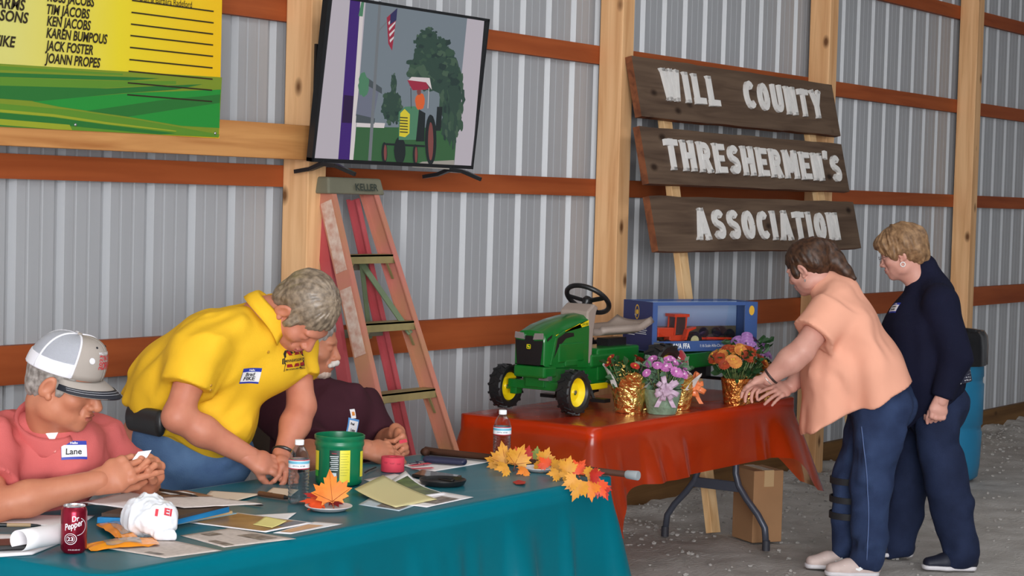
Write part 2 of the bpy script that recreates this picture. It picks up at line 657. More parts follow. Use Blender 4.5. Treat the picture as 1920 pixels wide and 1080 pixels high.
board_m = wood('weathered_board', srgb(104, 84, 68), srgb(76, 58, 46), axis=0, grain=24, rough=0.75)
board_e = wood('board_cut_edge', srgb(132, 78, 48), srgb(96, 54, 34), axis=0, grain=24)
letter_m = mat('cutout_letter_paint', srgb(232, 229, 226), 0.45, var=0.03, scale=20)
screw_m = mat('rusty_screw', srgb(110, 84, 66), 0.5, 0.5)
up_m = wood('new_stud', srgb(226, 190, 142), srgb(204, 160, 110), axis=2, grain=18, knots=False)
sign = thing('timber_sign', 'leaning brown plank sign with white cut-out letters on two studs', 'sign', (3.6, -0.45, 0.0))
rows = [((2.470, 4.850), (2.122, 2.438), 0), ((2.430, 4.838), (1.778, 2.072), 1), ((2.412, 4.862), (1.434, 1.718), 2)]
words = [[('WILL', 2.725, 3.325, 2.232, 2.222), ('COUNTY', 3.640, 4.630, 2.232, 2.222)],
         [("THRESHERMEN'S", 2.640, 4.735, 1.862, 1.842)], [('ASSOCIATION', 2.830, 4.565, 1.500, 1.493)]]
for (xa, xb), (za, zb), i in rows:
    b = MB()
    zs = [(za, zb)]
    lo, hi = za, zb
    h = (hi-lo)/math.cos(math.atan(TILT))
    n = 24
    # board with slightly wavy sawn edges
    P = []
    top = [(xa+(xb-xa)*k/n, h-0.004*float(vnoise(np.array([k*0.7, i*5.0, 0.3])))) for k in range(n+1)]
    bot = [(xa+(xb-xa)*k/n, 0.004*float(vnoise(np.array([k*0.7, i*5.0, 7.3])))) for k in range(n+1)]
    poly = bot+top[::-1]
    O = sign_pt(0, lo)
    me = MB().prism(poly, O, SX, sign_up, 0.040, un=-sign_n)
    bo = me.build('sign_board', board_m, sign)
    bo.data.materials.append(board_e)
    for p in bo.data.polygons:
        if abs(np.dot(np.array(p.normal[:]), sign_n)) < 0.5 and p.normal[2] < 0.5:
            p.material_index = 1
    for word, wx0, wx1, zl, zr in words[i]:
        wid = [GLY[c][0] for c in word]
        gap = 0.25
        tot = sum(wid)+gap*(len(word)-1)
        hgt = 0.168 if i else 0.170
        ws = (wx1-wx0)/(tot*hgt)
        x = wx0
        for c, w in zip(word, wid):
            zz = zl+(zr-zl)*(x-wx0)/(wx1-wx0)-0.01
            lb = MB()
            O = sign_pt(x, zz, 0.0005)
            glyph(lb, c, O, SX, sign_up, hgt, ws, 0.017, sign_n)
            lo_ = lb.build('letter', letter_m, bo)
            sc = MB()
            for fx, fy in ((0.5, 0.93), (0.42, 0.10)):
                if c == "'":
                    continue
            x += (w+gap)*hgt*ws
for pa, pb in (((2.830, 2.30), (2.600, 0.012)), ((4.560, 2.30), (4.400, 0.012))):
    A = sign_pt(pa[0], pa[1], -0.062)
    B = sign_pt(pb[0], pb[1], -0.062)
    MB().bar(A, B, 0.089, 0.038, up=sign_n).build('stud', up_m, sign, bevel=0.003)

# ------------------------------------------------------------------ television
tv_m = mat('tv_black_plastic', (0.012, 0.013, 0.015), 0.35)
BL, BR = np.array([-0.14, -0.275, 1.812]), np.array([0.972, -0.275, 1.812])
tup = nrm((0, -0.105, 1))
TH = 0.674
tn = nrm(np.cross(SX, tup))
if tn[1] > 0:
    tn = -tn
tv = thing('television', 'flat screen television showing a green tractor, tilted on the post bracket', 'television', (0.42, -0.2, 1.81))
b = MB()
bw = 0.012
cc = (BL+BR)/2
W_ = BR[0]-BL[0]
for (cx, cy, sx, sy) in ((0, bw/2, W_, bw*1.3), (0, TH-bw/2, W_, bw), (-W_/2+bw/2, TH/2, bw, TH), (W_/2-bw/2, TH/2, bw, TH)):
    b.box(cc+SX*cx+tup*cy-tn*0.012, (sx, 0.028, sy), A=np.array([SX, -tn, tup]))
b.build('bezel', tv_m, tv)
bk = MB().box(cc+tup*TH*0.5-tn*0.022, (W_-0.01, 0.018, TH-0.01), A=np.array([SX, -tn, tup]))
bk.box(cc+tup*TH*0.36-tn*0.05, (W_*0.7, 0.045, TH*0.55), A=np.array([SX, -tn, tup]))
bk.build('back_cover', tv_m, tv)
TVO = cc-tn*0.004


def tvp(u, v):
    w = ray(u, v)
    t = np.dot(tn, TVO-CAM)/np.dot(tn, w)
    return CAM+w*t


def tvmat(name, c, e=0.62):
    m = mat('screen_'+name, (0.012, 0.012, 0.014), 0.3, spec=0.35)
    b_ = m.node_tree.nodes['Principled BSDF']
    b_.inputs['Emission Color'].default_value = (*srgb(*c), 1)
    b_.inputs['Emission Strength'].default_value = 0.92
    return m


SCR = [tvmat('lilac', (178, 170, 178)), tvmat('purple', (60, 30, 108)), tvmat('sky', (112, 122, 130)), tvmat('lawn', (52, 92, 56)), tvmat('tree', (46, 68, 58)),
       tvmat('tree_light', (66, 88, 70)), tvmat('pole', (108, 112, 116)), tvmat('shed', (104, 108, 124)), tvmat('roof', (70, 78, 82)), tvmat('red', (148, 40, 60)),
       tvmat('white', (205, 196, 196)), tvmat('green', (74, 122, 92)), tvmat('yellow', (208, 190, 48)), tvmat('tyre', (26, 34, 34)), tvmat('orange', (206, 92, 44)),
       tvmat('path', (150, 144, 136)), tvmat('navy', (44, 44, 84)), tvmat('rust', (120, 66, 62)), tvmat('dark_purple', (40, 16, 60)), tvmat('tree_deep', (36, 54, 50)), tvmat('tree_mid', (54, 78, 62))]
sc = MB()
lay = [0]


def quadpoly(pts, mi):
    lay[0] += 1
    sc.add([tvp(*p)+tn*0.00002*lay[0] for p in pts], [tuple(range(len(pts)))], mi)


def blob(cx, cy, rx, ry, mi, n=22, rough=0.18, seed=0):
    r = random.Random(seed)
    quadpoly([(cx+rx*math.cos(a)*(1+rough*r.uniform(-1, 1)), cy+ry*math.sin(a)*(1+rough*r.uniform(-1, 1))) for a in [2*math.pi*k/n for k in range(n)]], mi)


quadpoly([(590, 297), (884, 318), (908, 39), (624, -8)], 0)
quadpoly([(634, 300), (656, 302), (678, -4), (657, -8)], 1)
quadpoly([(641, 230), (661, 231), (663, 180), (645, 178)], 18)
quadpoly([(662, 302), (848, 316), (876, 34), (686, 0)], 2)          # sky
quadpoly([(655, 302), (663, 303), (683, 1), (676, -2)], 10)
quadpoly([(672, 30), (680, 31), (683, 2), (678, 1)], 11)
quadpoly([(662, 302), (851, 316), (857, 240), (668, 238)], 3)       # lawn
quadpoly([(668, 238), (720, 240), (722, 231), (669, 228)], 10)
quadpoly([(667, 217), (700, 222), (712, 163), (676, 140)], 7)       # shed
quadpoly([(674, 152), (716, 176), (716, 165), (678, 138)], 8)
quadpoly([(667, 230), (702, 232), (703, 222), (668, 214)], 8)
blob(682, 160, 10, 22, 11, seed=3)
quadpoly([(690, 302), (696, 302), (715, 2), (710, 1)], 6)           # pole
quadpoly([(710, 56), (725, 40), (726, 42), (711, 59)], 6)
quadpoly([(725, 33), (745, 15), (741, 48), (735, 95), (728, 82)], 9)  # flag
for k in range(4):
    quadpoly([(728+k*0.8, 42+k*11), (743-k*1.5, 26+k*14), (742.5-k*1.5, 30+k*14), (729+k*0.8, 47+k*11)], 10)
quadpoly([(732, 27), (745, 15), (743, 38), (731, 46)], 16)
rt = random.Random(3)


def foliage_blobs(cx, cy, rx, ry, n, seed):
    r = random.Random(seed)
    blob(cx, cy, rx*0.9, ry*0.9, 4, 40, 0.10, seed)
    for k in range(n):
        a, q = r.uniform(0, 2*math.pi), math.sqrt(r.uniform(0.1, 1))
        s_ = r.uniform(0.10, 0.22)
        blob(cx+rx*q*math.cos(a), cy+ry*q*math.sin(a), rx*s_, ry*s_*0.7, (4, 4, 5, 19, 20)[r.randrange(5)], 12, 0.35, seed+k)


foliage_blobs(735, 200, 21, 34, 26, 5)
foliage_blobs(738, 158, 6, 22, 12, 6)
foliage_blobs(846, 185, 22, 92, 60, 8)
foliage_blobs(812, 125, 46, 55, 70, 7)
foliage_blobs(800, 80, 24, 28, 34, 9)
quadpoly([(815, 245), (825, 245), (828, 200), (818, 200)], 13)
quadpoly([(770, 313), (850, 318), (850, 300), (790, 303)], 15)      # path


def wheel(cx, cy, rx, ry, hub=17):
    blob(cx, cy, rx, ry, 13, rough=.02, seed=1)
    blob(cx+rx*0.3, cy, rx*0.5, ry*0.75, hub, rough=.02, seed=2)


blob(806, 262, 11, 48, 13, rough=.02, seed=1)
blob(806, 265, 5, 36, 17, rough=.02, seed=2)
blob(748, 282, 11, 26, 13, rough=.02, seed=1)
quadpoly([(746, 262), (779, 262), (786, 205), (776, 199), (758, 200), (746, 210)], 11)
quadpoly([(778, 265), (794, 265), (796, 212), (784, 205)], 13)
quadpoly([(747, 255), (758, 257), (766, 250), (767, 214), (757, 204), (749, 212)], 12)
for k in range(6):
    quadpoly([(748, 219+k*5.4), (763, 220+k*5.4), (763, 222+k*5.4), (748, 221+k*5.4)], 13)
quadpoly([(722, 268), (795, 272), (795, 276), (722, 272)], 13)
wheel(719, 286, 5.5, 20)
wheel(777, 290, 5.0, 20)
blob(786, 190, 9, 16, 14, rough=.1, seed=4)
blob(784, 172, 4, 6, 17, rough=.1, seed=4)
quadpoly([(762, 150), (797, 153), (803, 165), (797, 168), (772, 169), (767, 160)], 9)
quadpoly([(764, 150), (770, 144), (804, 146), (808, 168), (797, 154)], 10)
quadpoly([(768, 165), (769, 165), (770, 203), (769, 203)], 13)
quadpoly([(802, 165), (803, 165), (801, 203), (800, 203)], 10)
for m_ in SCR:
    pass
so = sc.build('screen_picture', SCR, tv, fix=False)
for p in so.data.polygons:
    if np.dot(np.array(p.normal[:]), tn) < 0:
        p.flip()
# screen glass behind the picture
MB().box(cc+tup*TH/2-tn*0.010, (W_-0.02, 0.008, TH-0.02), A=np.array([SX, -tn, tup])).build('screen', tv_m, tv)
for fx in (0.02, 0.80):
    f = MB()
    x = BL[0]+fx*W_+0.06
    y = BL[1]
    z = BL[2]
    pts = [(x-0.01, y+0.15, z-0.042), (x-0.005, y+0.07, z-0.030), (x, y+0.01, z-0.008), (x+0.004, y-0.06, z-0.014), (x+0.01, y-0.155, z-0.048)]
    for a, c_, w1, w2 in zip(pts, pts[1:], (0.012, 0.022, 0.034, 0.026), (0.022, 0.034, 0.026, 0.012)):
        f.bar(a, c_, w1, 0.016, w2=w2)
    f.box((x, y+0.005, z+0.0), (0.03, 0.03, 0.016))
    f.build('foot', tv_m, tv)
mt = thing('tv_bracket', 'black steel wall bracket screwed to the post behind the television', 'bracket', (0.05, -0.15, 2.1))
MB().box((0.050, -0.146, 2.13), (0.06, 0.012, 0.34)).box((0.060, -0.162, 2.13), (0.02, 0.02, 0.14)).build('wall_plate', tv_m, mt)
MB().bar((0.06, -0.165, 2.13), (0.30, -0.185, 2.12), 0.03, 0.05).bar((0.30, -0.19, 2.12), (0.42, -0.235, 2.11), 0.03, 0.05).build('arm', tv_m, mt)

# ------------------------------------------------------------------ banner
by = -0.1835


def bp(u, v, lift=0.0):
    p = aty(u, v, by)
    p[1] -= lift
    return p


bm_ = bpy.data.materials.new('banner_print')
bm_.use_nodes = True
nt = bm_.node_tree
pb = nt.nodes['Principled BSDF']
pb.inputs['Roughness'].default_value = 0.32
tc = nt.nodes.new('ShaderNodeTexCoord')
sx_ = nt.nodes.new('ShaderNodeSeparateXYZ')
mr = nt.nodes.new('ShaderNodeMapRange')
mr.inputs[1].default_value = -0.15
mr.inputs[2].default_value = 0.85
rp = nt.nodes.new('ShaderNodeValToRGB')
rp.color_ramp.elements[0].color = (*srgb(214, 208, 118), 1)
rp.color_ramp.elements[1].color = (*srgb(238, 190, 24), 1)
rp.color_ramp.elements.new(0.5).color = (*srgb(228, 208, 44), 1)
nt.links.new(tc.outputs['Object'], sx_.inputs[0])
nt.links.new(sx_.outputs[0], mr.inputs[0])
nt.links.new(mr.outputs[0], rp.inputs[0])
nt.links.new(rp.outputs[0], pb.inputs['Base Color'])
BG = [mat('banner_green_%d' % i, srgb(*c), 0.35) for i, c in enumerate([(122, 142, 42), (92, 138, 44), (44, 112, 50), (40, 140, 56), (150, 160, 44), (96, 128, 52)])]
ink = mat('banner_ink', srgb(44, 34, 14), 0.5)
ban = thing('banner', 'yellow and green printed vinyl banner nailed to the light board', 'banner', (-1.4, -0.18, 1.88))
V = []
nx, nz = 30, 20
xl, xr, zb_, zt_ = -2.35, -0.577, 1.886, 3.3
P = np.zeros((nz+1, nx+1, 3))
for i in range(nz+1):
    for j in range(nx+1):
        x = xl+(xr-xl)*j/nx
        z = zb_+(zt_-zb_)*i/nz
        P[i, j] = (x, by+0.0015, z)
MB().grid(P).build('banner_sheet', bm_, ban)
fld = MB()


def bpoly(pts, mi, l=0.001):
    W = [bp(u, v, l) for u, v in pts]
    for (u, v), p in zip(pts, W):
        if u == 0:
            p[0] = -2.345          # the print runs on to the far end of the sheet
    fld.add(W, [tuple(range(len(pts)))], mi)


bpoly([(0, 128), (200, 132), (416, 145), (410, 258), (0, 240)], 0, 0.0004)
bpoly([(0, 132), (230, 138), (230, 141), (0, 145)], 1, 0.0008)
bpoly([(0, 152), (230, 144), (300, 147), (240, 151), (0, 161)], 2, 0.0008)
bpoly([(0, 176), (200, 166), (300, 161), (380, 158), (330, 168), (230, 175), (70, 190), (0, 185)], 2, 0.0008)
bpoly([(0, 161), (230, 152), (330, 152), (330, 158), (180, 166), (0, 176)], 1, 0.0006)
bpoly([(60, 190), (250, 174), (414, 168), (413, 178), (330, 190), (230, 203), (165, 208), (110, 200)], 3, 0.0007)
bpoly([(162, 208), (300, 188), (413, 177), (412, 193), (330, 205), (240, 219)], 2, 0.001)
bpoly([(240, 219), (330, 205), (412, 193), (411, 240), (340, 236)], 3, 0.0011)
bpoly([(0, 188), (130, 206), (260, 225), (411, 252), (410, 257), (0, 240)], 1, 0.0009)
bpoly([(0, 199), (100, 214), (100, 219), (0, 204)], 4, 0.0013)
bpoly([(100, 214), (200, 229), (330, 245), (330, 247), (200, 233), (100, 219)], 4, 0.0013)
bpoly([(0, 216), (130, 234), (135, 244), (110, 243), (0, 228)], 4, 0.0013)
bpoly([(0, 205), (100, 220), (200, 234), (330, 250), (300, 252), (0, 215)], 2, 0.0012)
bpoly([(0, 229), (100, 242), (0, 238)], 2, 0.0013)
fo = fld.build('printed_field', BG, ban, fix=False)
for p in fo.data.polygons:
    if p.normal[1] > 0:
        p.flip()
tx = MB()
rightv = np.array([1.0, 0, 0])
upv = np.array([0, 0, 1.0])
for s, (u0, v0), u1 in (('ROSS JACOBS', (88, 1.5), 177), ('TIM JACOBS', (87, 25.5), 168), ('KEN JACOBS', (87, 47.5), 170), ('KAREN BUMPOUS', (86, 70), 201),
                        ('JACK FOSTER', (84, 93.5), 174), ('JOANN PROPES', (83, 117), 188)):
    a = bp(u0, v0)
    w = bp(u1, v0)[0]-a[0]
    tx = MB()
    put_text(tx, s, a, rightv, upv, 0.048, lift=0.002, fit=w, offset=0.0014, shear=0.22)
    tx.build('lettering', ink, ban, fix=False)
for s, (u1, v1), w in (('FARMS', (47, 20), 0.150), ('& SONS', (53, 44), 0.172), ('EIKE', (29, 89), 0.094)):
    a = bp(u1, v1)
    a[0] -= w
    tx = MB()
    put_text(tx, s, a, rightv, upv, 0.052, lift=0.002, fit=w, offset=0.0014, shear=0.22)
    tx.build('lettering', ink, ban, fix=False)
for (a, b_, c, d) in ((247, 1, 400, 21), (246, 23, 400, 43), (245, 45, 399, 64), (244, 67, 399, 84), (243, 89, 399, 105.5), (242, 112, 398, 127),
                      (240.5, 134, 398, 148), (239, 155.5, 397, 169), (238, 178, 397, 190)):
    A, B = bp(a, b_, 0.0018), bp(c, d, 0.0018)
    z = (A[2]+B[2])/2
    MB().box(((A[0]+B[0])/2, A[1], z), (B[0]-A[0], 0.0004, 0.0052)).build('rule_line', ink, ban)
A = bp(262, 1.5)
tx = MB()
put_text(tx, 'Don & Barbara Radeford', A, rightv, upv, 0.034, lift=0.0015, fit=0.27)
to = tx.build('lettering', ink, ban, fix=False)
for (u, v) in ((141, 234), (403, 250)):
    MB().lathe([(0.0005, 0.004), (0.004, 0.0035), (0.007, 0)], bp(u, v, 0.001), 10, A=np.array([[1, 0, 0], [0, 0, -1], [0, -1, 0]])).build(
        'nail', mat('nail_steel', (0.6, 0.6, 0.6), 0.3, 0.9), ban, smooth=True)

# ------------------------------------------------------------------ folded stepladder leaning on the wall
fib = mat('faded_red_fibreglass', srgb(196, 118, 108), 0.6, col2=srgb(178, 128, 92), scale=5, stretch=(1, 1, .5), bump=0.06, bscale=40)
fib2 = mat('red_fibreglass', srgb(186, 86, 92), 0.55, col2=srgb(176, 70, 76), scale=6)
alu = mat('dusty_aluminium', srgb(160, 146, 100), 0.5, 0.35, var=0.12, scale=12)
capm = mat('ladder_cap_grey', srgb(112, 110, 92), 0.6, var=0.08, scale=9)
brace_m = mat('ladder_brace_green', srgb(112, 128, 98), 0.55, 0.3, var=0.1)
lad = thing('stepladder', 'faded red fibreglass stepladder leaning folded against the wall', 'ladder', (0.3, -0.6, 0))
LX, LT, LB = 0.235, np.array([0.0, -0.155, 1.70]), np.array([0.0, -0.80, 0.012])


def lp(side, t, back=0.0):
    """point on a front rail: t 0 at the top, 1 at the floor"""
    hw = 0.150+0.115*t
    p = LT*(1-t)+LB*t
    return np.array([LX+side*hw, p[1]+back, p[2]])


for s in (-1, 1):
    r_ = MB()
    d = nrm(lp(s, 1)-lp(s, 0))
    fn = nrm(np.cross(SX, d))
    a, c_ = lp(s, 0), lp(s, 1)
    r_.bar(a, c_, 0.008, 0.078, up=fn)                       # web
    for e in (-1, 1):
        r_.bar(a+fn*e*0.037-SX*s*0.012, c_+fn*e*0.037-SX*s*0.012, 0.026, 0.006, up=fn)   # flanges turned inwards
    ra = r_.build('front_rail', fib, lad)
    MB().box(c_+np.array([0, 0, 0.012]), (0.035, 0.095, 0.04)).build('foot_pad', mat('black_rubber', (0.02, 0.02, 0.02), 0.8), ra)
    for (t0, t1) in ((0.03, 0.20), (0.24, 0.40)):
        if s < 0:
            lb = MB().bar(lp(s, t0)-SX*0.0055, lp(s, t1)-SX*0.0055, 0.002, 0.060, up=fn)
            lb.build('worn_label', mat('worn_label_paper', srgb(214, 196, 182), 0.8, col2=srgb(188, 142, 124), scale=26), ra)
    if s < 0:
        MB().bar(lp(s, 0.57)-SX*0.0055, lp(s, 0.73)-SX*0.0055, 0.002, 0.05, up=fn).build(
            'peeled_label', mat('peeled_label', srgb(196, 150, 96), 0.8, col2=srgb(196, 122, 104), scale=18), ra)
    # rear rail
    q0 = np.array([LX+s*0.125-0.01, -0.10, 1.66])
    q1 = np.array([LX+s*0.215, -0.54, 0.012])
    rr = MB()
    rr.bar(q0, q1, 0.008, 0.055, up=(0, 1, 0))
    for e in (-1, 1):
        rr.bar(q0+np.array([-s*0.010, e*0.025, 0]), q1+np.array([-s*0.010, e*0.025, 0]), 0.022, 0.006, up=(0, 1, 0))
    rr.build('rear_rail', fib2, lad)
MB().box((LX, -0.135, 1.718), (0.375, 0.155, 0.070), taper=(0.93, 0.8)).build('top_cap', capm, lad, bevel=0.008)
cl = MB()
put_text(cl, 'KELLER', (LX-0.02, -0.218, 1.700), SX, nrm((0, 0.2, 1)), 0.042, fit=0.15, offset=0.001, lift=0.002)
cl.build('cap_lettering', mat('cap_ink', (0.03, 0.04, 0.03), 0.6), lad, fix=False)
for k, z in enumerate((1.428, 1.150, 0.868, 0.586, 0.304)):
    t = (LT[2]-z)/(LT[2]-LB[2])
    a, c_ = lp(-1, t), lp(1, t)
    stp = MB().box(((a[0]+c_[0])/2, a[1]+0.002, z), (c_[0]-a[0]-0.012, 0.082, 0.008))
    stp.box(((a[0]+c_[0])/2, a[1]-0.036, z-0.014), (c_[0]-a[0]-0.008, 0.006, 0.038))
    so_ = stp.build('step', alu, lad)
    tb = (1.66-z+0.05)/1.648
    MB().box((LX-0.005, -0.10-0.44*tb, z-0.05), (2*(0.125+0.09*tb)-0.012, 0.006, 0.035)).build('rear_bar', capm, lad)
    for s in (-1, 1):
        e = a if s < 0 else c_
        MB().bar(e+np.array([-s*0.012, -0.03, -0.10]), e+np.array([-s*0.07, -0.03, -0.008]), 0.012, 0.004).build('step_brace', alu, lad)
hx = LX-0.01
MB().bar((LX+0.02, -0.22, 1.40), (LX+0.145, -0.40, 1.10), 0.030, 0.005, up=(0, 1, 0)).build('spreader', brace_m, lad)
MB().bar((LX+0.02, -0.225, 1.405), (LX+0.085, -0.23, 1.07), 0.026, 0.005, up=(0, 1, 0)).build('spreader', brace_m, lad)

# ------------------------------------------------------------------ tables and cloths
def tablecloth(name, x0, x1, y0, y1, z, drop, fold, mtl, label, cat, seed=0, corner=0.0, flare=0.03, n=320, rows=16):
    """plastic cloth over a rectangular top; drop(s, side) hem depth"""
    rad = 0.05
    per = []
    Lx, Ly = x1-x0-2*rad, y1-y0-2*rad
    segs = [('f', (x0+rad, y0), (1, 0), Lx), ('c', (x1-rad, y0+rad), -90, None), ('r', (x1, y0+rad), (0, 1), Ly), ('c', (x1-rad, y1-rad), 0, None),
            ('b', (x1-rad, y1), (-1, 0), Lx), ('c', (x0+rad, y1-rad), 90, None), ('l', (x0, y1-rad), (0, -1), Ly), ('c', (x0+rad, y0+rad), 180, None)]
    for kind, p, d, L in segs:
        if kind == 'c':
            for k in range(12):
                a = math.radians(d+90*k/12)
                per.append((p[0]+rad*math.cos(a), p[1]+rad*math.sin(a), math.cos(a), math.sin(a)))
        else:
            m = max(3, int(L/0.016))
            nx_, ny_ = (d[1], -d[0])
            for k in range(m):
                per.append((p[0]+d[0]*L*k/m, p[1]+d[1]*L*k/m, nx_, ny_))
    per = np.array(per)
    s = np.concatenate([[0], np.cumsum(np.linalg.norm(np.diff(per[:, :2], axis=0), axis=1))])
    N = len(per)
    cx, cy = (x0+x1)/2, (y0+y1)/2
    cor = np.array([(x0, y0), (x1, y0), (x1, y1), (x0, y1)])
    dc = np.min(np.linalg.norm(per[:, None, :2]-cor[None], axis=2), axis=1)
    cw = np.exp(-(dc/0.13)**2)
    D = np.array([drop(per[i, 0], per[i, 1]) for i in range(N)])+corner*cw
    P = []
    for f in (0.02, 0.25, 0.5, 0.7, 0.85, 0.95):
        q = np.stack([cx+(per[:, 0]-cx)*f, cy+(per[:, 1]-cy)*f], -1)
        h = z+0.0012*vnoise(np.stack([q[:, 0]*9+seed, q[:, 1]*9, 0*q[:, 0]], -1))
        P.append(np.stack([q[:, 0], q[:, 1], h], -1))
    P.append(np.stack([per[:, 0]-per[:, 2]*0.006, per[:, 1]-per[:, 3]*0.006, 0*s+z], -1))
    P.append(np.stack([per[:, 0]+per[:, 2]*0.001, per[:, 1]+per[:, 3]*0.001, 0*s+z-0.004], -1))
    w1 = vnoise(np.stack([s*fold, 0*s+seed, 0*s], -1))+0.5*vnoise(np.stack([s*fold*2.3, 0*s+seed+4, 0*s], -1))
    w1 = np.maximum(w1, -0.25)
    for r in range(1, rows+1):
        t = r/rows
        tt_ = max(0.0, t-0.12)/0.88
        o = 0.002+flare*tt_*(0.35+0.9*cw)+0.042*tt_**0.8*(w1+0.25)*min(1, tt_*3)
        dr = 0.012+(D-0.012)*t
        q = np.stack([per[:, 0]+per[:, 2]*o, per[:, 1]+per[:, 3]*o, z-dr], -1)
        P.append(q)
    mbc = MB().grid(np.array(P), wrap=True)
    mbc.F.append(tuple(range(N)))
    mbc.M.append(0)
    o_ = mbc.build(name, mtl, None, smooth=True)
    return tag(o_, label, cat)


def folding_table(name, label, x0, x1, y0, y1, zt):
    t = thing(name, label, 'table', ((x0+x1)/2, (y0+y1)/2, 0))
    rc = 0.054
    poly = []
    for cx_, cy_, a0 in ((x1-0.003-rc, y0+0.003+rc, -90), (x1-0.003-rc, y1-0.003-rc, 0), (x0+0.003+rc, y1-0.003-rc, 90), (x0+0.003+rc, y0+0.003+rc, 180)):
        poly += [(cx_+rc*math.cos(math.radians(a0+15*k)), cy_+rc*math.sin(math.radians(a0+15*k))) for k in range(7)]
    MB().prism(poly, (0, 0, zt-0.053), (1, 0, 0), (0, 1, 0), 0.052).build('table_top', mat('white_table_plastic', (0.82, 0.81, 0.79), 0.5), t, smooth=40)
    lm = mat('grey_leg_enamel', srgb(74, 78, 90), 0.4, 0.3)
    yc = (y0+y1)/2
    for x in (x0+0.15, x1-0.14):
        for s in (-1, 1):
            pts = [(x, yc+s*0.105, zt-0.05), (x, yc+s*0.105, 0.36), (x, yc+s*0.125, 0.30), (x, yc+s*0.17, 0.24), (x, yc+s*0.235, 0.17), (x, yc+s*0.275, 0.11), (x, yc+s*0.285, 0.02)]
            lg = MB().tube(pts, 0.0165, 10).build('leg', lm, t, smooth=True)
            MB().tube([(x, yc+s*0.285, 0.05), (x, yc+s*0.285, 0.0)], 0.0195, 10).build('foot_cap', mat('leg_foot_cap', (0.03, 0.03, 0.04), 0.6), lg, smooth=40)
        MB().box((x, yc, 0.295), (0.02, 0.27, 0.05)).build('crossbar', lm, t, bevel=0.004)
        MB().box((x, yc, zt-0.055), (0.03, 0.45, 0.02)).build('top_bar', lm, t)
    return t


TZ = 0.75
folding_table('folding_table', 'white folding table under the orange cloth, grey legs showing', 0.625, 2.465, -1.185, -0.485, TZ-0.003)
folding_table('folding_table', 'long folding table hidden under the teal cloth', -2.83, -0.485, -1.965, -1.17, TZ-0.003)
tablecloth('tablecloth', 0.62, 2.47, -1.19, -0.48, TZ, lambda x, y: 0.265, 5.0, film('orange_film', srgb(238, 64, 12), 0.16, 0.20, 0.42, 0.66),
           'shiny orange plastic cloth draped over the flower table', 'tablecloth', 2.0, corner=0.20, flare=0.10)
tablecloth('tablecloth', -2.835, -0.48, -1.97, -1.165, TZ, lambda x, y: 0.325, 7.0, film('teal_film', srgb(5, 128, 148), 0.14, 0.30, 0.16, 0.46),
           'teal plastic cloth draped over the long sign-in table', 'tablecloth', 9.0, corner=0.03, flare=0.05)

# ------------------------------------------------------------------ carton, barrel
bx_ = thing('cardboard_box', 'brown taped cardboard carton on the gravel under the orange table', 'box', (2.56, -0.945, 0))
A = np.array([[math.cos(.55), -math.sin(.55), 0], [math.sin(.55), math.cos(.55), 0], [0, 0, 1]])
kraft = mat('kraft_cardboard', srgb(158, 118, 82), 0.85, var=0.05, scale=6)
MB().box((2.56, -0.945, 0.185), (0.17, 0.20, 0.36), A=A).build('carton', kraft, bx_, bevel=0.004)
MB().box((2.56, -0.945, 0.366), (0.055, 0.202, 0.003), A=A).box(np.array((2.56, -0.945, 0.325))+np.array([0, -0.1012, 0])@A, (0.055, 0.003, 0.08), A=A).build(
    'packing_tape', mat('packing_tape', srgb(190, 160, 120), 0.15), bx_)

br = thing('trash_barrel', 'tall blue plastic barrel lined with a black bag behind the women', 'barrel', (5.42, -0.72, 0))
blue = mat('blue_barrel_plastic', srgb(30, 112, 150), 0.4, var=0.05)
MB().lathe([(0.25, 0.0), (0.275, 0.02), (0.285, 0.10), (0.292, 0.30), (0.285, 0.31), (0.285, 0.34), (0.294, 0.35), (0.295, 0.60), (0.285, 0.61), (0.285, 0.64), (0.292, 0.65),
            (0.285, 0.86), (0.265, 0.90), (0.255, 0.90), (0.25, 0.60), (0.25, 0.05)], (5.42, -0.70, 0.0), 40).build('barrel', blue, br, smooth=50)
MB().lathe([(0.24, 0.62), (0.262, 0.93), (0.28, 0.935), (0.300, 0.90), (0.300, 0.84), (0.300, 0.72)], (5.42, -0.70, 0.0), 60, caps=False,
           wob=lambda r, z, a: r*(1+0.02*math.sin(9*a+z*6)+0.015*math.sin(17*a))+(0.006 if z < .9 else 0)).build('liner_bag', mat('black_bag', (0.012, 0.012, 0.014), 0.25), br, smooth=True)

# ------------------------------------------------------------------ pedal tractor on the orange table
jd_green = mat('tractor_green', srgb(16, 104, 38), 0.3, coat=0.3)
jd_yellow = mat('tractor_yellow', srgb(250, 218, 20), 0.35)
rubber = mat('tyre_rubber', (0.012, 0.012, 0.013), 0.45)
black_pl = mat('black_plastic', (0.010, 0.010, 0.011), 0.35)
beige_pl = mat('taupe_plastic', srgb(158, 142, 132), 0.5)
silver = mat('silver_lamp', srgb(190, 190, 190), 0.25, 0.7)
ZT = TZ+0.001
YAX = np.array([[1, 0, 0], [0, 0, 1], [0, 1, 0]], float)     # lathe axis z -> world y


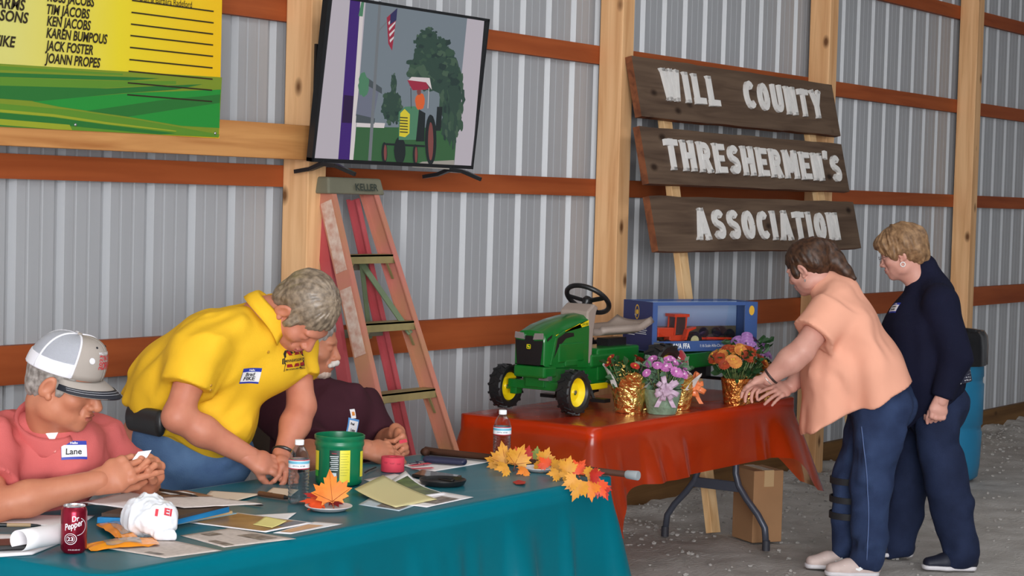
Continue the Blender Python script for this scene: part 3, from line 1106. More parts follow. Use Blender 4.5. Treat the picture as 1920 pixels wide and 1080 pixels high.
def wheel(parent, c, R, w, lugs=16, hubr=0.62):
    """lugged tyre with yellow rim, axle along y"""
    c = np.asarray(c, float)
    h = w/2
    prof = [(R*hubr, -h*0.55), (R*0.72, -h*0.95), (R*0.90, -h), (R*0.965, -h*0.8), (R*0.965, h*0.8), (R*0.90, h), (R*0.72, h*0.95), (R*hubr, h*0.55)]
    t = MB().lathe(prof, c, 36, A=YAX, caps=False)
    for k in range(lugs):
        for s in (-1, 1):
            a = 2*math.pi*(k+(0.5 if s > 0 else 0))/lugs
            ra = np.array([math.cos(a), 0, math.sin(a)])
            ta = np.array([-math.sin(a), 0, math.cos(a)])
            yv = np.array([0, 1.0, 0])
            d = nrm(yv*s*1.0+ta*0.55)
            t.box(c+ra*(R*0.965)+yv*s*h*0.47, (w*0.56, R*0.10, R*0.085), A=np.array([d, np.cross(ra, d), ra]))
    ty = t.build('tyre', rubber, parent, smooth=35)
    hub = MB().lathe([(0.0005, -h*0.2), (R*0.12, -h*0.2), (R*0.15, -h*0.05), (R*0.40, 0.0), (R*0.52, -h*0.35), (R*(hubr+0.015), -h*0.62), (R*(hubr+0.02), h*0.62), (R*0.52, h*0.35), (R*0.40, 0.002),
                      (R*0.15, h*0.05), (R*0.12, h*0.2), (0.0005, h*0.2)], c, 28, A=YAX, caps=False).build('rim', jd_yellow, parent, smooth=40)
    MB().lathe([(0.0005, h*0.42), (R*0.08, h*0.38), (R*0.09, -h*0.38), (0.0005, -h*0.42)], c, 14, A=YAX, caps=False).build('axle_nut', mat('axle_steel', (.4, .4, .4), .3, .9), hub, smooth=40)
    return ty


tr = thing('pedal_tractor', 'green and yellow ride-on pedal tractor with black steering wheel', 'tractor', (1.25, -0.71, TZ))
YC = -0.71
# hood: lofted sections along x (front to rear)
secs = []
for x, hw, zt, zb in ((0.826, 0.074, 1.100, 0.968), (0.832, 0.080, 1.116, 0.962), (0.90, 0.082, 1.140, 0.955), (1.00, 0.083, 1.160, 0.95), (1.10, 0.083, 1.174, 0.945), (1.175, 0.082, 1.180, 0.94)):
    ring = []
    for (a, b) in ((-1, 0.0), (-1, 0.72), (-0.93, 0.88), (-0.62, 0.97), (0, 1.0), (0.62, 0.97), (0.93, 0.88), (1, 0.72), (1, 0.0)):
        ring.append((x, YC+a*hw, zb+(zt-zb)*b))
    secs.append(ring)
secs = np.array(secs)
h = MB().grid(secs)
h.add(secs[0], [tuple(range(9))])
h.add(secs[-1], [tuple(range(9))])
hood = h.build('hood', jd_green, tr, smooth=45)
# black grille and lamps set on the nose
g = MB()
O = np.array([0.824, YC, 0.0])
g.prism([(-0.060, 0.966), (0.060, 0.966), (0.072, 1.074), (0.024, 1.070), (0.018, 1.092), (-0.018, 1.092), (-0.024, 1.070), (-0.072, 1.074)], O, (0, 1, 0), (0, 0, 1), 0.004, un=(-1, 0, 0))
gr = g.build('grille', black_pl, tr)
for s in (-1, 1):
    MB().prism([(s*0.022, 1.076), (s*0.074, 1.080), (s*0.072, 1.106), (s*0.030, 1.104)], O, (0, 1, 0), (0, 0, 1), 0.007, un=(-1, 0, 0)).build('headlamp', silver, tr)
MB().prism([(-0.0105, 1.035), (0.0105, 1.035), (0.0105, 1.055), (-0.0105, 1.055)], O, (0, 1, 0), (0, 0, 1), 0.0055, un=(-1, 0, 0)).build('nose_badge', jd_green, tr)
bd = MB()
for pl in ([(-0.0105, 1.035), (0.0105, 1.035), (0.0105, 1.037), (-0.0105, 1.037)], [(-0.0105, 1.053), (0.0105, 1.053), (0.0105, 1.055), (-0.0105, 1.055)],
           [(-0.0105, 1.035), (-0.0085, 1.035), (-0.0085, 1.055), (-0.0105, 1.055)], [(0.0085, 1.035), (0.0105, 1.035), (0.0105, 1.055), (0.0085, 1.055)],
           [(-0.006, 1.041), (0.005, 1.043), (0.006, 1.047), (-0.004, 1.046)], [(0.003, 1.046), (0.006, 1.046), (0.004, 1.0525), (0.001, 1.052)], [(-0.004, 1.039), (-0.001, 1.039), (-0.002, 1.043), (-0.005, 1.043)]):
    bd.prism(pl, O, (0, 1, 0), (0, 0, 1), 0.006, un=(-1, 0, 0))
bd.build('badge_stag', jd_yellow, tr)
# side decals
for s in (-1, 1):
    n_ = (0, s, 0)
    O2 = np.array([0, YC+s*0.0835, 0])
    st_ = MB()
    st_.prism([(0.905, 1.096), (1.165, 1.152), (1.165, 1.128), (1.110, 1.122), (1.095, 1.140), (0.905, 1.090)], O2, (1, 0, 0), (0, 0, 1), 0.0015, un=n_)
    sp = st_.build('hood_stripe', jd_yellow, tr)
    if s < 0:
        q = MB()
        put_text(q, 'JOHN DEERE', np.array([1.108, YC-0.0853, 1.129]), SX, nrm((0.2, 0, 1)), 0.017, fit=0.052, offset=0.0003, lift=0.0003)
        q.build('stripe_lettering', jd_green, sp, fix=False)
    sh = MB()
    sh.prism([(0.870, 0.985), (0.905, 1.075), (0.965, 1.105), (1.045, 1.100), (1.050, 1.085), (0.985, 1.078), (0.925, 1.040), (0.885, 0.985)], O2, (1, 0, 0), (0, 0, 1), 0.0012, un=n_)
    sh.prism([(0.838, 1.082), (0.875, 1.098), (0.872, 1.086), (0.838, 1.070)], O2, (1, 0, 0), (0, 0, 1), 0.0012, un=n_)
    sh.build('hood_vent', black_pl, tr)
    f = MB().bar((0.868, YC+s*0.084, 0.965), (0.905, YC+s*0.084, 1.085), 0.016, 0.012, up=(0, 1, 0)).bar((0.905, YC+s*0.084, 1.085), (0.97, YC+s*0.084, 1.11), 0.014, 0.012, up=(0, 1, 0))
    f.build('hood_rib', jd_green, tr, bevel=0.003)
    pa = MB().box((1.03, YC+s*0.082, 1.015), (0.20, 0.012, 0.085)).box((1.03, YC+s*0.084, 0.968), (0.10, 0.012, 0.03))
    pa.build('engine_panel', jd_green, tr, bevel=0.006)
# chassis
ch = MB()
ch.box((0.875, YC, 0.935), (0.10, 0.165, 0.052))
ch.box((1.16, YC, 0.905), (0.55, 0.15, 0.10))
ch.box((1.44, YC, 0.945), (0.36, 0.16, 0.15))
ch.box((1.30, YC, 0.965), (0.20, 0.17, 0.06))
ch.build('chassis', jd_green, tr, bevel=0.010)
MB().box((1.28, YC, 0.848), (0.16, 0.15, 0.03)).build('footplate', jd_yellow, tr, bevel=0.005)
MB().box((1.52, YC, 0.86), (0.10, 0.15, 0.05)).build('rear_guard', jd_yellow, tr, bevel=0.005)
ax = MB().box((0.912, YC, 0.872), (0.055, 0.30, 0.038)).box((0.905, YC, 0.895), (0.07, 0.10, 0.06))
for s in (-1, 1):
    ax.box((0.912, YC+s*0.125, 0.850), (0.045, 0.035, 0.05))
    ax.tube([(0.912, YC+s*0.12, ZT+0.098), (0.912, YC+s*0.19, ZT+0.098)], 0.008, 8)
ax.build('front_axle', jd_green, tr, bevel=0.003)
MB().box((0.866, YC-0.06, 0.908), (0.03, 0.05, 0.018)).build('tow_plate', mat('steel_grey', (.35, .35, .36), .4, .8), tr)
for s in (-1, 1):
    wheel(tr, (0.912, YC+s*0.179, ZT+0.103), 0.098, 0.062)
    wheel(tr, (1.600, YC+s*0.215, ZT+0.146), 0.140, 0.085, lugs=18, hubr=0.6)
    pd = MB().bar((1.18, YC+s*0.085, 0.86), (1.20, YC+s*0.10, 0.80), 0.012, 0.012).box((1.20, YC+s*0.135, 0.795), (0.05, 0.075, 0.016))
    pd.build('pedal', black_pl, tr)
MB().tube([(1.60, YC-0.2, ZT+0.146), (1.60, YC+0.2, ZT+0.146)], 0.009, 8).build('rear_axle', mat('steel_grey', (.35, .35, .36), .4, .8), tr, smooth=True)
# dash column
d = MB()
prof = [(1.172, 0.955), (1.215, 0.955), (1.225, 1.10), (1.245, 1.185), (1.262, 1.205), (1.225, 1.222), (1.172, 1.19)]
d.prism(prof, (0, YC+0.075, 0), (1, 0, 0), (0, 0, 1), -0.15, un=(0, 1, 0))
d.build('dashboard', beige_pl, tr, bevel=0.008)
# steering wheel: tilted ring, spokes, hub
sn = nrm((0.62, 0, 0.78))
sx1 = np.array([0, 1.0, 0])
sy1 = np.cross(sn, sx1)
sc_ = np.array([1.285, YC, 1.238])
ring = [sc_+(sx1*math.cos(a)+sy1*math.sin(a))*0.102 for a in np.linspace(0, 2*math.pi, 40, endpoint=False)]
MB().tube(ring, 0.0115, 10, closed=True).build('steering_rim', black_pl, tr, smooth=True)
w_ = MB()
for a in (math.radians(10), math.radians(170), math.radians(270)):
    w_.bar(sc_-sn*0.012, sc_+(sx1*math.cos(a)+sy1*math.sin(a))*0.098, 0.022, 0.008, up=sn)
w_.build('steering_spokes', black_pl, tr)
MB().lathe([(0.0005, 0.008), (0.018, 0.006), (0.026, -0.012), (0.018, -0.02), (0.014, -0.05)], sc_, 20, A=np.array([sx1, sy1, sn])).build('steering_hub', black_pl, tr, smooth=40)
# seat
P = []
for i, t in enumerate(np.linspace(0, 1, 15)):
    x = 1.345+0.36*t
    row = []
    for u in np.linspace(-1, 1, 11):
        hw = 0.10*min(1, 0.55+1.1*t) if t < 0.6 else 0.10+0.012*(t-0.6)
        z = 1.068+0.010*u*u+(0.0 if t < 0.72 else 0.16*(t-0.72)**1.2)+0.012*abs(u)**3
        row.append((x, YC+u*hw, z))
    P.append(row)
s_ = MB().grid(np.array(P)).build('seat', beige_pl, tr, smooth=True)
md = s_.modifiers.new('thick', 'SOLIDIFY')
md.thickness = 0.030
md.offset = -1
MB().box((1.50, YC, 1.035), (0.16, 0.06, 0.04)).build('seat_post', black_pl, tr)

# ------------------------------------------------------------------ green wagon behind the tractor, carrying the boxed toy
wg = thing('toy_wagon', 'green pedal-tractor wagon behind the flowers, carrying the blue toy box', 'wagon', (2.05, -0.72, TZ))
MB().box((2.10, -0.70, 0.905), (0.60, 0.36, 0.014)).build('wagon_floor', jd_green, wg)
for c, s in (((2.08, -0.878, 0.934), (0.60, 0.012, 0.068)), ((2.08, -0.532, 0.934), (0.60, 0.012, 0.068)), ((1.786, -0.705, 0.934), (0.012, 0.33, 0.068)), ((2.374, -0.705, 0.934), (0.012, 0.33, 0.068))):
    MB().box(c, s).build('wagon_side', jd_green, wg, bevel=0.004)
MB().tube([(2.26, -0.95, ZT+0.078), (2.26, -0.46, ZT+0.078)], 0.008, 8).box((2.26, -0.705, 0.865), (0.05, 0.2, 0.07)).build('undercarriage', black_pl, wg)
MB().bar((1.79, -0.70, 0.885), (1.72, -0.71, 0.87), 0.02, 0.02).build('drawbar', black_pl, wg)
for y in (-0.945, -0.465):
    wheel(wg, (2.26, y, ZT+0.0785), 0.075, 0.05, lugs=14)

# boxed scale-model set
bx0 = np.array([1.842, -0.722, 0.9695])
bl = nrm((0.905, -0.425, 0))
bd_ = np.array([-bl[1], bl[0], 0])          # towards the wall
BLn, BDp, BHt = 0.625, 0.25, 0.238
toy = thing('toy_box', 'blue windowed toy box with red tractor model, on the wagon', 'box', bx0+bl*BLn/2+bd_*BDp/2)
card = mat('blue_card', srgb(66, 92, 146), 0.35, var=0.05, scale=4)
card2 = mat('navy_card', srgb(50, 58, 104), 0.4)
A3 = np.array([bl, bd_, [0, 0, 1]])


def bq(x, y, z):
    return bx0+bl*x+bd_*y+np.array([0, 0, z])


def bbox(name, x0, x1, y0, y1, z0, z1, m):
    return MB().box(bq((x0+x1)/2, (y0+y1)/2, (z0+z1)/2), (x1-x0, y1-y0, z1-z0), A=A3).build(name, m, toy)


bbox('base_panel', 0, BLn, 0, BDp, 0, 0.004, card)
bbox('back_panel', 0, BLn, BDp-0.003, BDp, 0.004, BHt, card)
sk = bpy.data.materials.new('printed_landscape')
sk.use_nodes = True
nt = sk.node_tree
tc = nt.nodes.new('ShaderNodeTexCoord')
sp_ = nt.nodes.new('ShaderNodeSeparateXYZ')
rp = nt.nodes.new('ShaderNodeValToRGB')
cr = rp.color_ramp
cr.elements[0].position, cr.elements[0].color = 0.0, (*srgb(96, 92, 70), 1)
cr.elements[1].position, cr.elements[1].color = 1.0, (*srgb(150, 176, 214), 1)
e = cr.elements.new(0.60)
e.color = (*srgb(92, 84, 66), 1)
e = cr.elements.new(0.62)
e.color = (*srgb(112, 134, 176), 1)
mr = nt.nodes.new('ShaderNodeMapRange')
mr.inputs[1].default_value, mr.inputs[2].default_value = 0.0, 0.17
nt.links.new(tc.outputs['Object'], sp_.inputs[0])
nt.links.new(sp_.outputs[2], mr.inputs[0])
nt.links.new(mr.outputs[0], rp.inputs[0])
nt.links.new(rp.outputs[0], nt.nodes['Principled BSDF'].inputs['Base Color'])
bbox('landscape_insert', 0.006, BLn-0.006, 0.165, 0.1675, 0.006, 0.232, sk)
bbox('end_panel', 0, 0.003, 0, BDp-0.003, 0.004, BHt, card2)
bbox('end_panel', BLn-0.003, BLn, 0, BDp-0.003, 0.004, BHt, card)
bbox('front_border', 0.003, BLn-0.003, 0, 0.003, 0.004, 0.050, card)
bbox('front_border', 0.003, 0.030, 0, 0.003, 0.050, BHt, card)
bbox('front_border', BLn-0.075, BLn-0.003, 0, 0.003, 0.050, BHt, card)
bbox('front_border', 0.030, BLn-0.075, 0, 0.003, 0.222, BHt, card)
cl_ = mat('window_film', (1, 1, 1), 0.04, trans=1.0, ior=1.05, spec=0.9)
pv = bpy.data.materials.new('clear_window')
pv.use_nodes = True
nt = pv.node_tree
nt.nodes.remove(nt.nodes['Principled BSDF'])
gl = nt.nodes.new('ShaderNodeBsdfGlossy')
gl.inputs['Roughness'].default_value = 0.06
tp = nt.nodes.new('ShaderNodeBsdfTransparent')
mx = nt.nodes.new('ShaderNodeMixShader')
mx.inputs[0].default_value = 0.12
nt.links.new(tp.outputs[0], mx.inputs[1])
nt.links.new(gl.outputs[0], mx.inputs[2])
nt.links.new(mx.outputs[0], nt.nodes['Material Output'].inputs[0])
bbox('window_pane', 0.028, BLn-0.073, 0.0032, 0.0040, 0.048, 0.224, pv)
bbox('window_pane', 0.003, BLn-0.003, 0.0042, BDp-0.0065, BHt-0.001, BHt, pv)
wt = mat('white_print', (0.85, 0.85, 0.85), 0.5)
q = MB()
put_text(q, 'IOWA FFA', bq(0.105, -0.0006, 0.015), bl, (0, 0, 1), 0.034, fit=0.12, offset=0.001, lift=0.0003)
q.build('front_lettering', wt, toy, fix=False)
q = MB()
put_text(q, '1:16 Scale Allis-Chalmers 8070', bq(0.285, -0.0006, 0.020), bl, (0, 0, 1), 0.020, fit=0.20, lift=0.0003)
q.build('front_lettering', wt, toy, fix=False)
gold = mat('gold_print', srgb(226, 176, 60), 0.5)


def disc(name, c, ux, uy, rx, ry, m, par, th=0.0006, n=20, inner=0.0):
    un = np.cross(ux, uy)
    mb = MB()
    if inner:
        ring_ = [(math.cos(2*math.pi*k/n), math.sin(2*math.pi*k/n)) for k in range(n)]
        for k in range(n):
            a, b = ring_[k], ring_[(k+1) % n]
            mb.prism([(a[0]*rx, a[1]*ry), (b[0]*rx, b[1]*ry), (b[0]*rx*inner, b[1]*ry*inner), (a[0]*rx*inner, a[1]*ry*inner)], c, ux, uy, th, un=un)
    else:
        mb.prism([(rx*math.cos(2*math.pi*k/n), ry*math.sin(2*math.pi*k/n)) for k in range(n)], c, ux, uy, th, un=un)
    return mb.build(name, m, par)


em = disc('emblem', bq(BLn-0.036, -0.0002, 0.196), bl, np.array([0, 0, 1.0]), 0.016, 0.024, gold, toy, 0.0006)
em2 = disc('emblem', bq(-0.0003, BDp*0.52, 0.185), -bd_, np.array([0, 0, 1.0]), 0.018, 0.036, gold, toy, 0.0006, inner=0.82)
disc('emblem_core', bq(-0.0003, BDp*0.52, 0.185), -bd_, np.array([0, 0, 1.0]), 0.010, 0.012, gold, em2, 0.0006)
q = MB()
put_text(q, 'FFA', bq(-0.0007, BDp*0.60, 0.166), -bd_, np.array([0, 0, 1.0]), 0.012, fit=0.018)
for k, wd in enumerate((0.85, 0.12, 0.0, 0.85, 0.88, 0.84, 0.86, 0.4)):
    if wd:
        q.box(bq(-0.0004, BDp*(0.93-wd*0.43), 0.136-k*0.009), (0.0008, BDp*0.86*wd, 0.0032), A=A3)
q.build('end_lettering', wt, toy, fix=False)

# toy tractor and plough behind the window
allis = mat('toy_red_orange', srgb(222, 66, 34), 0.35)
tt = thing('toy_tractor', 'small red-orange model tractor with cab inside the blue toy box', 'toy tractor', bq(0.16, 0.085, 0.0042))
q = MB()
q.box(bq(0.125, 0.085, 0.088), (0.10, 0.05, 0.045), A=A3).box(bq(0.195, 0.085, 0.060), (0.10, 0.05, 0.03), A=A3)
q.build('bonnet', allis, tt, bevel=0.004)
q = MB()
for x in (0.170, 0.232):
    for y in (0.055, 0.115):
        q.bar(bq(x, y, 0.075), bq(x+0.006, y, 0.165), 0.006, 0.006)
q.box(bq(0.205, 0.085, 0.170), (0.088, 0.08, 0.014), A=A3)
q.build('cab_frame', allis, tt)
MB().box(bq(0.205, 0.085, 0.12), (0.056, 0.056, 0.085), A=A3).build('cab_window', mat('toy_glass', (0.02, 0.025, 0.03), 0.1), tt)
q = MB().prism([(0.20, 0.055), (0.215, 0.105), (0.265, 0.118), (0.265, 0.110), (0.225, 0.095), (0.212, 0.055)], bq(0, 0.04, 0), bl, (0, 0, 1), 0.03)
q.build('fender', allis, tt)


def toywheel(par, c, R, w):
    c = np.asarray(c)
    A_ = np.array([bl, np.array([0, 0, 1.0]), -bd_])
    MB().lathe([(R*0.55, -w/2), (R*0.95, -w/2), (R, -w*0.3), (R, w*0.3), (R*0.95, w/2), (R*0.55, w/2)], c, 26, A=A_, caps=False).build('tyre', rubber, par, smooth=40)
    MB().lathe([(0.0005, -w*0.3), (R*0.56, -w*0.42), (R*0.57, w*0.42), (0.0005, w*0.3)], c, 22, A=A_, caps=False).build('rim', mat('cream_rim', srgb(222, 214, 160), 0.4), par, smooth=40)


for y in (0.040, 0.130):
    toywheel(tt, bq(0.272, y, 0.049), 0.045, 0.026)
    toywheel(tt, bq(0.118, y, 0.030), 0.026, 0.018)
pl = thing('toy_plough', 'small red model plough with dark discs inside the blue toy box', 'toy plough', bq(0.42, 0.085, 0.0042))
q = MB().bar(bq(0.335, 0.085, 0.055), bq(0.545, 0.085, 0.05), 0.016, 0.010).bar(bq(0.36, 0.05, 0.06), bq(0.54, 0.05, 0.055), 0.010, 0.008)
for k in range(5):
    q.bar(bq(0.36+0.042*k, 0.05, 0.056), bq(0.36+0.042*k, 0.12, 0.050), 0.006, 0.006)
q.build('plough_frame', allis, pl)
for k, (x, z) in enumerate(((0.365, 0.085), (0.44, 0.085), (0.475, 0.09), (0.525, 0.075))):
    toy_d = MB().lathe([(0.0005, -0.004), (0.024, -0.001), (0.026, 0.002), (0.0005, 0.001)], bq(x, 0.085, z), 18,
                       A=frame(bl*0.8+bd_*0.5+np.array([0, 0, .2]), (0, 0, 1))[[0, 2, 1]]).build('plough_disc', mat('dark_disc', (0.03, 0.035, 0.05), 0.3, 0.5), pl, smooth=40)
MB().box(bq(0.44, 0.085, 0.0245), (0.16, 0.05, 0.041), A=A3).build('card_stand', card2, pl)

# ------------------------------------------------------------------ potted chrysanthemums
leafm = [mat('leaf_dark', srgb(40, 78, 40), 0.5, var=0.2, scale=30), mat('leaf_grey', srgb(96, 124, 98), 0.55, var=0.15, scale=30)]
stem_m = mat('flower_stem', srgb(120, 142, 86), 0.6)
goldfoil = mat('gold_foil', srgb(248, 208, 120), 0.26, 0.9, bump=1.0, bscale=34, detail=3)
copfoil = mat('copper_foil', srgb(224, 146, 76), 0.26, 0.9, bump=1.0, bscale=36, detail=3)
whitefoil = mat('foil_underside', srgb(226, 222, 218), 0.5)
greenwrap = mat('green_tissue', srgb(122, 146, 122), 0.45, var=0.15, scale=18, bump=0.6, bscale=22)


def flower_mesh(name, petal, centre, n=16, layers=3, R=0.022):
    mb = MB()
    for L in range(layers):
        r = R*(1-0.24*L)
        for k in range(n):
            a = 2*math.pi*(k+0.5*L)/n
            ra = np.array([math.cos(a), math.sin(a), 0])
            ta = np.array([-math.sin(a), math.cos(a), 0])
            up = np.array([0, 0, 1])*(0.10+0.32*L)
            w = r*0.21
            b = ra*0.003+np.array([0, 0, .001*L])
            m = ra*r*0.62+up*r*0.7
            t = ra*r+up*r*0.75
            mb.add([b-ta*w*.4, b+ta*w*.4, m+ta*w, t+ta*w*.5, t-ta*w*.5, m-ta*w], [(0, 1, 2, 5), (5, 2, 3, 4)], 0)
    mb.lathe([(R*0.24, R*0.10), (R*0.22, R*0.30), (R*0.1, R*0.4), (0.0003, R*0.42)], (0, 0, 0), 8, caps=False, mi=1)
    return mb.mesh(name, [petal, centre], smooth=False)


yc_m = mat('flower_centre', srgb(214, 170, 60), 0.7)
FL = {'red': flower_mesh('flower', mat('petal_red', srgb(190, 50, 40), 0.6, var=0.15), yc_m),
      'pink': flower_mesh('flower', mat('petal_pink', srgb(214, 132, 196), 0.6, col2=srgb(176, 84, 160), scale=60), mat('petal_heart', srgb(236, 200, 224), 0.6)),
      'rust': flower_mesh('flower', mat('petal_rust', srgb(176, 66, 26), 0.6, col2=srgb(130, 44, 22), scale=50), mat('rust_heart', srgb(150, 70, 24), 0.7), n=18, layers=4),
      'amber': flower_mesh('flower', mat('petal_amber', srgb(216, 150, 66), 0.6, col2=srgb(196, 106, 50), scale=50), yc_m, n=18, layers=3),
      'purple': flower_mesh('flower', mat('petal_purple', srgb(176, 128, 190), 0.6, col2=srgb(142, 92, 160), scale=50), mat('petal_purple_heart', srgb(190, 150, 200), 0.6), n=18, layers=4),
      'white': flower_mesh('flower', mat('petal_white', srgb(226, 206, 214), 0.6), yc_m)}


def leaf_set(mb, c, h, rad, n, seed, size=0.05):
    r = np.random.default_rng(seed)
    for k in range(n):
        a = r.uniform(0, 2*math.pi)
        d = rad*math.sqrt(r.uniform(0.05, 1))
        z = h*r.uniform(0.15, 0.95)
        p = c+np.array([math.cos(a)*d*(0.4+0.6*z/h), math.sin(a)*d*(0.4+0.6*z/h), z])
        f = nrm(np.array([math.cos(a), math.sin(a), r.uniform(-0.2, 0.9)])+r.normal(0, .3, 3))
        s = nrm(np.cross(f, r.normal(0, 1, 3)))
        u = np.cross(s, f)
        L = size*r.uniform(0.7, 1.2)
        w = L*0.28
        mb.add([p, p+f*L*.3+s*w*.7+u*.004, p+f*L*.65+s*w+u*.003, p+f*L-u*.006, p+f*L*.65-s*w+u*.003, p+f*L*.3-s*w*.7+u*.004, p+f*L*.5-u*.002],
               [(0, 1, 6), (1, 2, 6), (2, 3, 6), (3, 4, 6), (4, 5, 6), (5, 0, 6)])


def potted(label, base, foil, potr, poth, kinds, nfl, head_h, spread, seed, flare=True, grey=False, tall=False, nleaf=90, fsc=1.0, white_in=True):
    base = np.array([base[0], base[1], ZT])
    r = np.random.default_rng(seed)
    t = thing('potted_chrysanthemum', label, 'potted flower', base, 'wrapped chrysanthemum pots on the orange table')
    seg = 40
    prof = [(potr*0.72, 0.0), (potr*0.76, 0.012), (potr*0.86, poth*0.45), (potr*0.95, poth*0.8), (potr*1.02, poth)]
    P = []
    for (rr, z) in prof:
        P.append([(base[0]+rr*(1+0.05*vnoise(np.array([math.cos(a)*7+seed, math.sin(a)*7, z*60])))*math.cos(a),
                   base[1]+rr*(1+0.05*vnoise(np.array([math.cos(a)*7+seed, math.sin(a)*7, z*60])))*math.sin(a), base[2]+z) for a in np.linspace(0, 2*math.pi, seg, endpoint=False)])
    P = np.array(P)
    w = MB().grid(P, wrap=True)
    w.add(P[0], [tuple(range(seg-1, -1, -1))])
    wo = w.build('foil_wrap', foil, t, smooth=True)
    if flare:
        # four pointed flaps of the foil square standing out of the pot
        npt = 5
        for k in range(npt):
            a0 = 2*math.pi*k/npt+r.uniform(-.3, .3)
            fl = MB()
            rows_ = []
            out = r.uniform(0.8, 1.4)
            lean = r.uniform(0.65, 1.25)
            for i in range(6):
                tt_ = i/5
                wid = (1-tt_**1.5)*0.75
                row = []
                for j in range(5):
                    b_ = a0+(j/4-0.5)*2*wid
                    rr = potr*(1.0+0.55*out*tt_+0.05*math.sin(j*2.2+i))
                    z = poth*0.97+poth*0.80*lean*tt_-0.35*poth*max(0, tt_-0.7)
                    row.append((base[0]+rr*math.cos(b_), base[1]+rr*math.sin(b_), base[2]+z+0.004*math.sin(j*3+k)))
                rows_.append(row)
            fo_ = fl.grid(np.array(rows_)).build('foil_flap', foil, t, smooth=40, fix=False)
            if white_in and k % 2 == 0:
                fo_.data.materials.clear()
                fo_.data.materials.append(whitefoil)
    top = base+np.array([0, 0, poth*0.85])
    lf = MB()
    leaf_set(lf, top, head_h, spread, nleaf, seed, 0.045)
    fo2 = lf.build('foliage', leafm[1 if grey else 0], t, fix=False)
    tag(fo2, kind='stuff')
    stm = MB()
    for k in range(nfl):
        a = r.uniform(0, 2*math.pi)
        dd = spread*math.sqrt(r.uniform(0.02, 1.0))
        zz = head_h*(r.uniform(0.8, 1.08) if tall else 1.05-0.45*(dd/spread)**2+r.uniform(-.06, .06))
        p = top+np.array([math.cos(a)*dd, math.sin(a)*dd, zz])
        q0 = top+np.array([math.cos(a)*dd*.25, math.sin(a)*dd*.25, -0.01])
        stm.tube([q0, (q0+p)/2+np.array([math.cos(a)*.01, math.sin(a)*.01, 0.01]), p], 0.0019, 5)
        kk = kinds[int(r.integers(len(kinds)))]
        f = bpy.data.objects.new('flower', FL[kk])
        COL.objects.link(f)
        f.parent = t
        f.location = p-base
        up = nrm(np.array([math.cos(a)*dd/spread*1.1, math.sin(a)*dd/spread*1.1, 0.8])+np.array([-0.25, -0.25, 0]))
        f.rotation_euler = Vector(up).to_track_quat('Z', 'Y').to_euler()
        s = fsc*r.uniform(0.85, 1.2)
        f.scale = (s, s, s)
    stm.build('stems', stem_m, t, fix=False, smooth=True)
    return t


def bow(parent, c, facing, m, R=0.05, loops=7, seed=0, name='ribbon_bow'):
    """pompom bow of many ribbon loops springing from one knot"""
    r = np.random.default_rng(seed)
    f = nrm(facing)
    A_ = frame(f, (0, 0, 1))
    o0 = None
    for k in range(loops*2):
        a = 2*math.pi*k/loops+r.uniform(-.25, .25)
        el = 0.15 if k < loops else 0.85
        d = nrm((A_[0]*math.cos(a)+A_[2]*math.sin(a))*(1-el*0.5)+f*el)
        s = nrm(np.cross(f, d)+r.normal(0, .15, 3))
        n_ = np.cross(d, s)
        L = R*r.uniform(0.8, 1.15)*(1.0 if k < loops else 0.75)
        rows_ = []
        for i in range(11):
            u = i/10*2*math.pi
            p = c+d*L*0.5*(1-math.cos(u))+n_*L*0.26*math.sin(u)+f*0.006
            ww = 0.005+0.006*math.sin(u/2)
            rows_.append([p-s*ww, p+n_*0.002, p+s*ww])
        o = MB().grid(np.array(rows_)).build(name if o0 is None else 'ribbon_loop', m, parent if o0 is None else o0, smooth=True, fix=False)
        o0 = o0 or o
    for k in (-1, 1):
        d = nrm(A_[0]*k*0.5-np.array([0, 0, 1.0]))
        MB().grid(np.array([[c+d*R*1.5*i/5+f*(0.006+0.008*math.sin(i*1.4))+A_[0]*j*0.010 for j in (-1, 1)] for i in range(6)])).build('ribbon_tail', m, o0, smooth=True, fix=False)
    return o0


pA = potted('gold foil pot of tall sparse red chrysanthemums beside the pedal tractor wheel', (1.235, -0.975), goldfoil, 0.082, 0.115, ['red', 'red', 'rust'], 11, 0.135, 0.125, 11, tall=True, nleaf=80, fsc=0.95)
pB = potted('pink chrysanthemums in green tissue with a lavender ribbon bow', (1.300, -1.105), greenwrap, 0.085, 0.11, ['pink'], 28, 0.150, 0.110, 12, flare=False, grey=True, nleaf=130, fsc=1.05)
bow(pB, np.array([1.225, -1.165, ZT+0.115]), (-0.82, -0.57, 0.1), mat('lavender_ribbon', srgb(190, 160, 182), 0.4, sheen=.3), 0.058, 9, 3)
pC = potted('small gold foil pot with a satin orange ribbon bow, behind the pink flowers', (1.515, -1.065), goldfoil, 0.070, 0.095, ['amber'], 5, 0.12, 0.05, 13, nleaf=40, fsc=0.8)
bow(pC, np.array([1.555, -1.115, ZT+0.105]), (-0.7, -0.7, 0.15), mat('orange_ribbon', srgb(226, 124, 74), 0.3), 0.060, 7, 5)
pD = potted('copper foil pot of rust and amber chrysanthemums held by the woman in peach', (1.900, -1.150), copfoil, 0.070, 0.125, ['amber', 'rust', 'rust', 'amber'], 52, 0.150, 0.140, 14, flare=False, nleaf=120, fsc=1.3)
pE = potted('purple chrysanthemum pot at the back of the orange table', (2.180, -1.056), goldfoil, 0.07, 0.12, ['purple'], 40, 0.190, 0.105, 15, flare=False, nleaf=90, fsc=1.25)
pF = potted('gold foil pot with pale white-pink flowers behind the lavender bow', (1.395, -0.965), goldfoil, 0.065, 0.10, ['white', 'white', 'pink'], 7, 0.10, 0.07, 16, flare=True, nleaf=60, fsc=0.8)
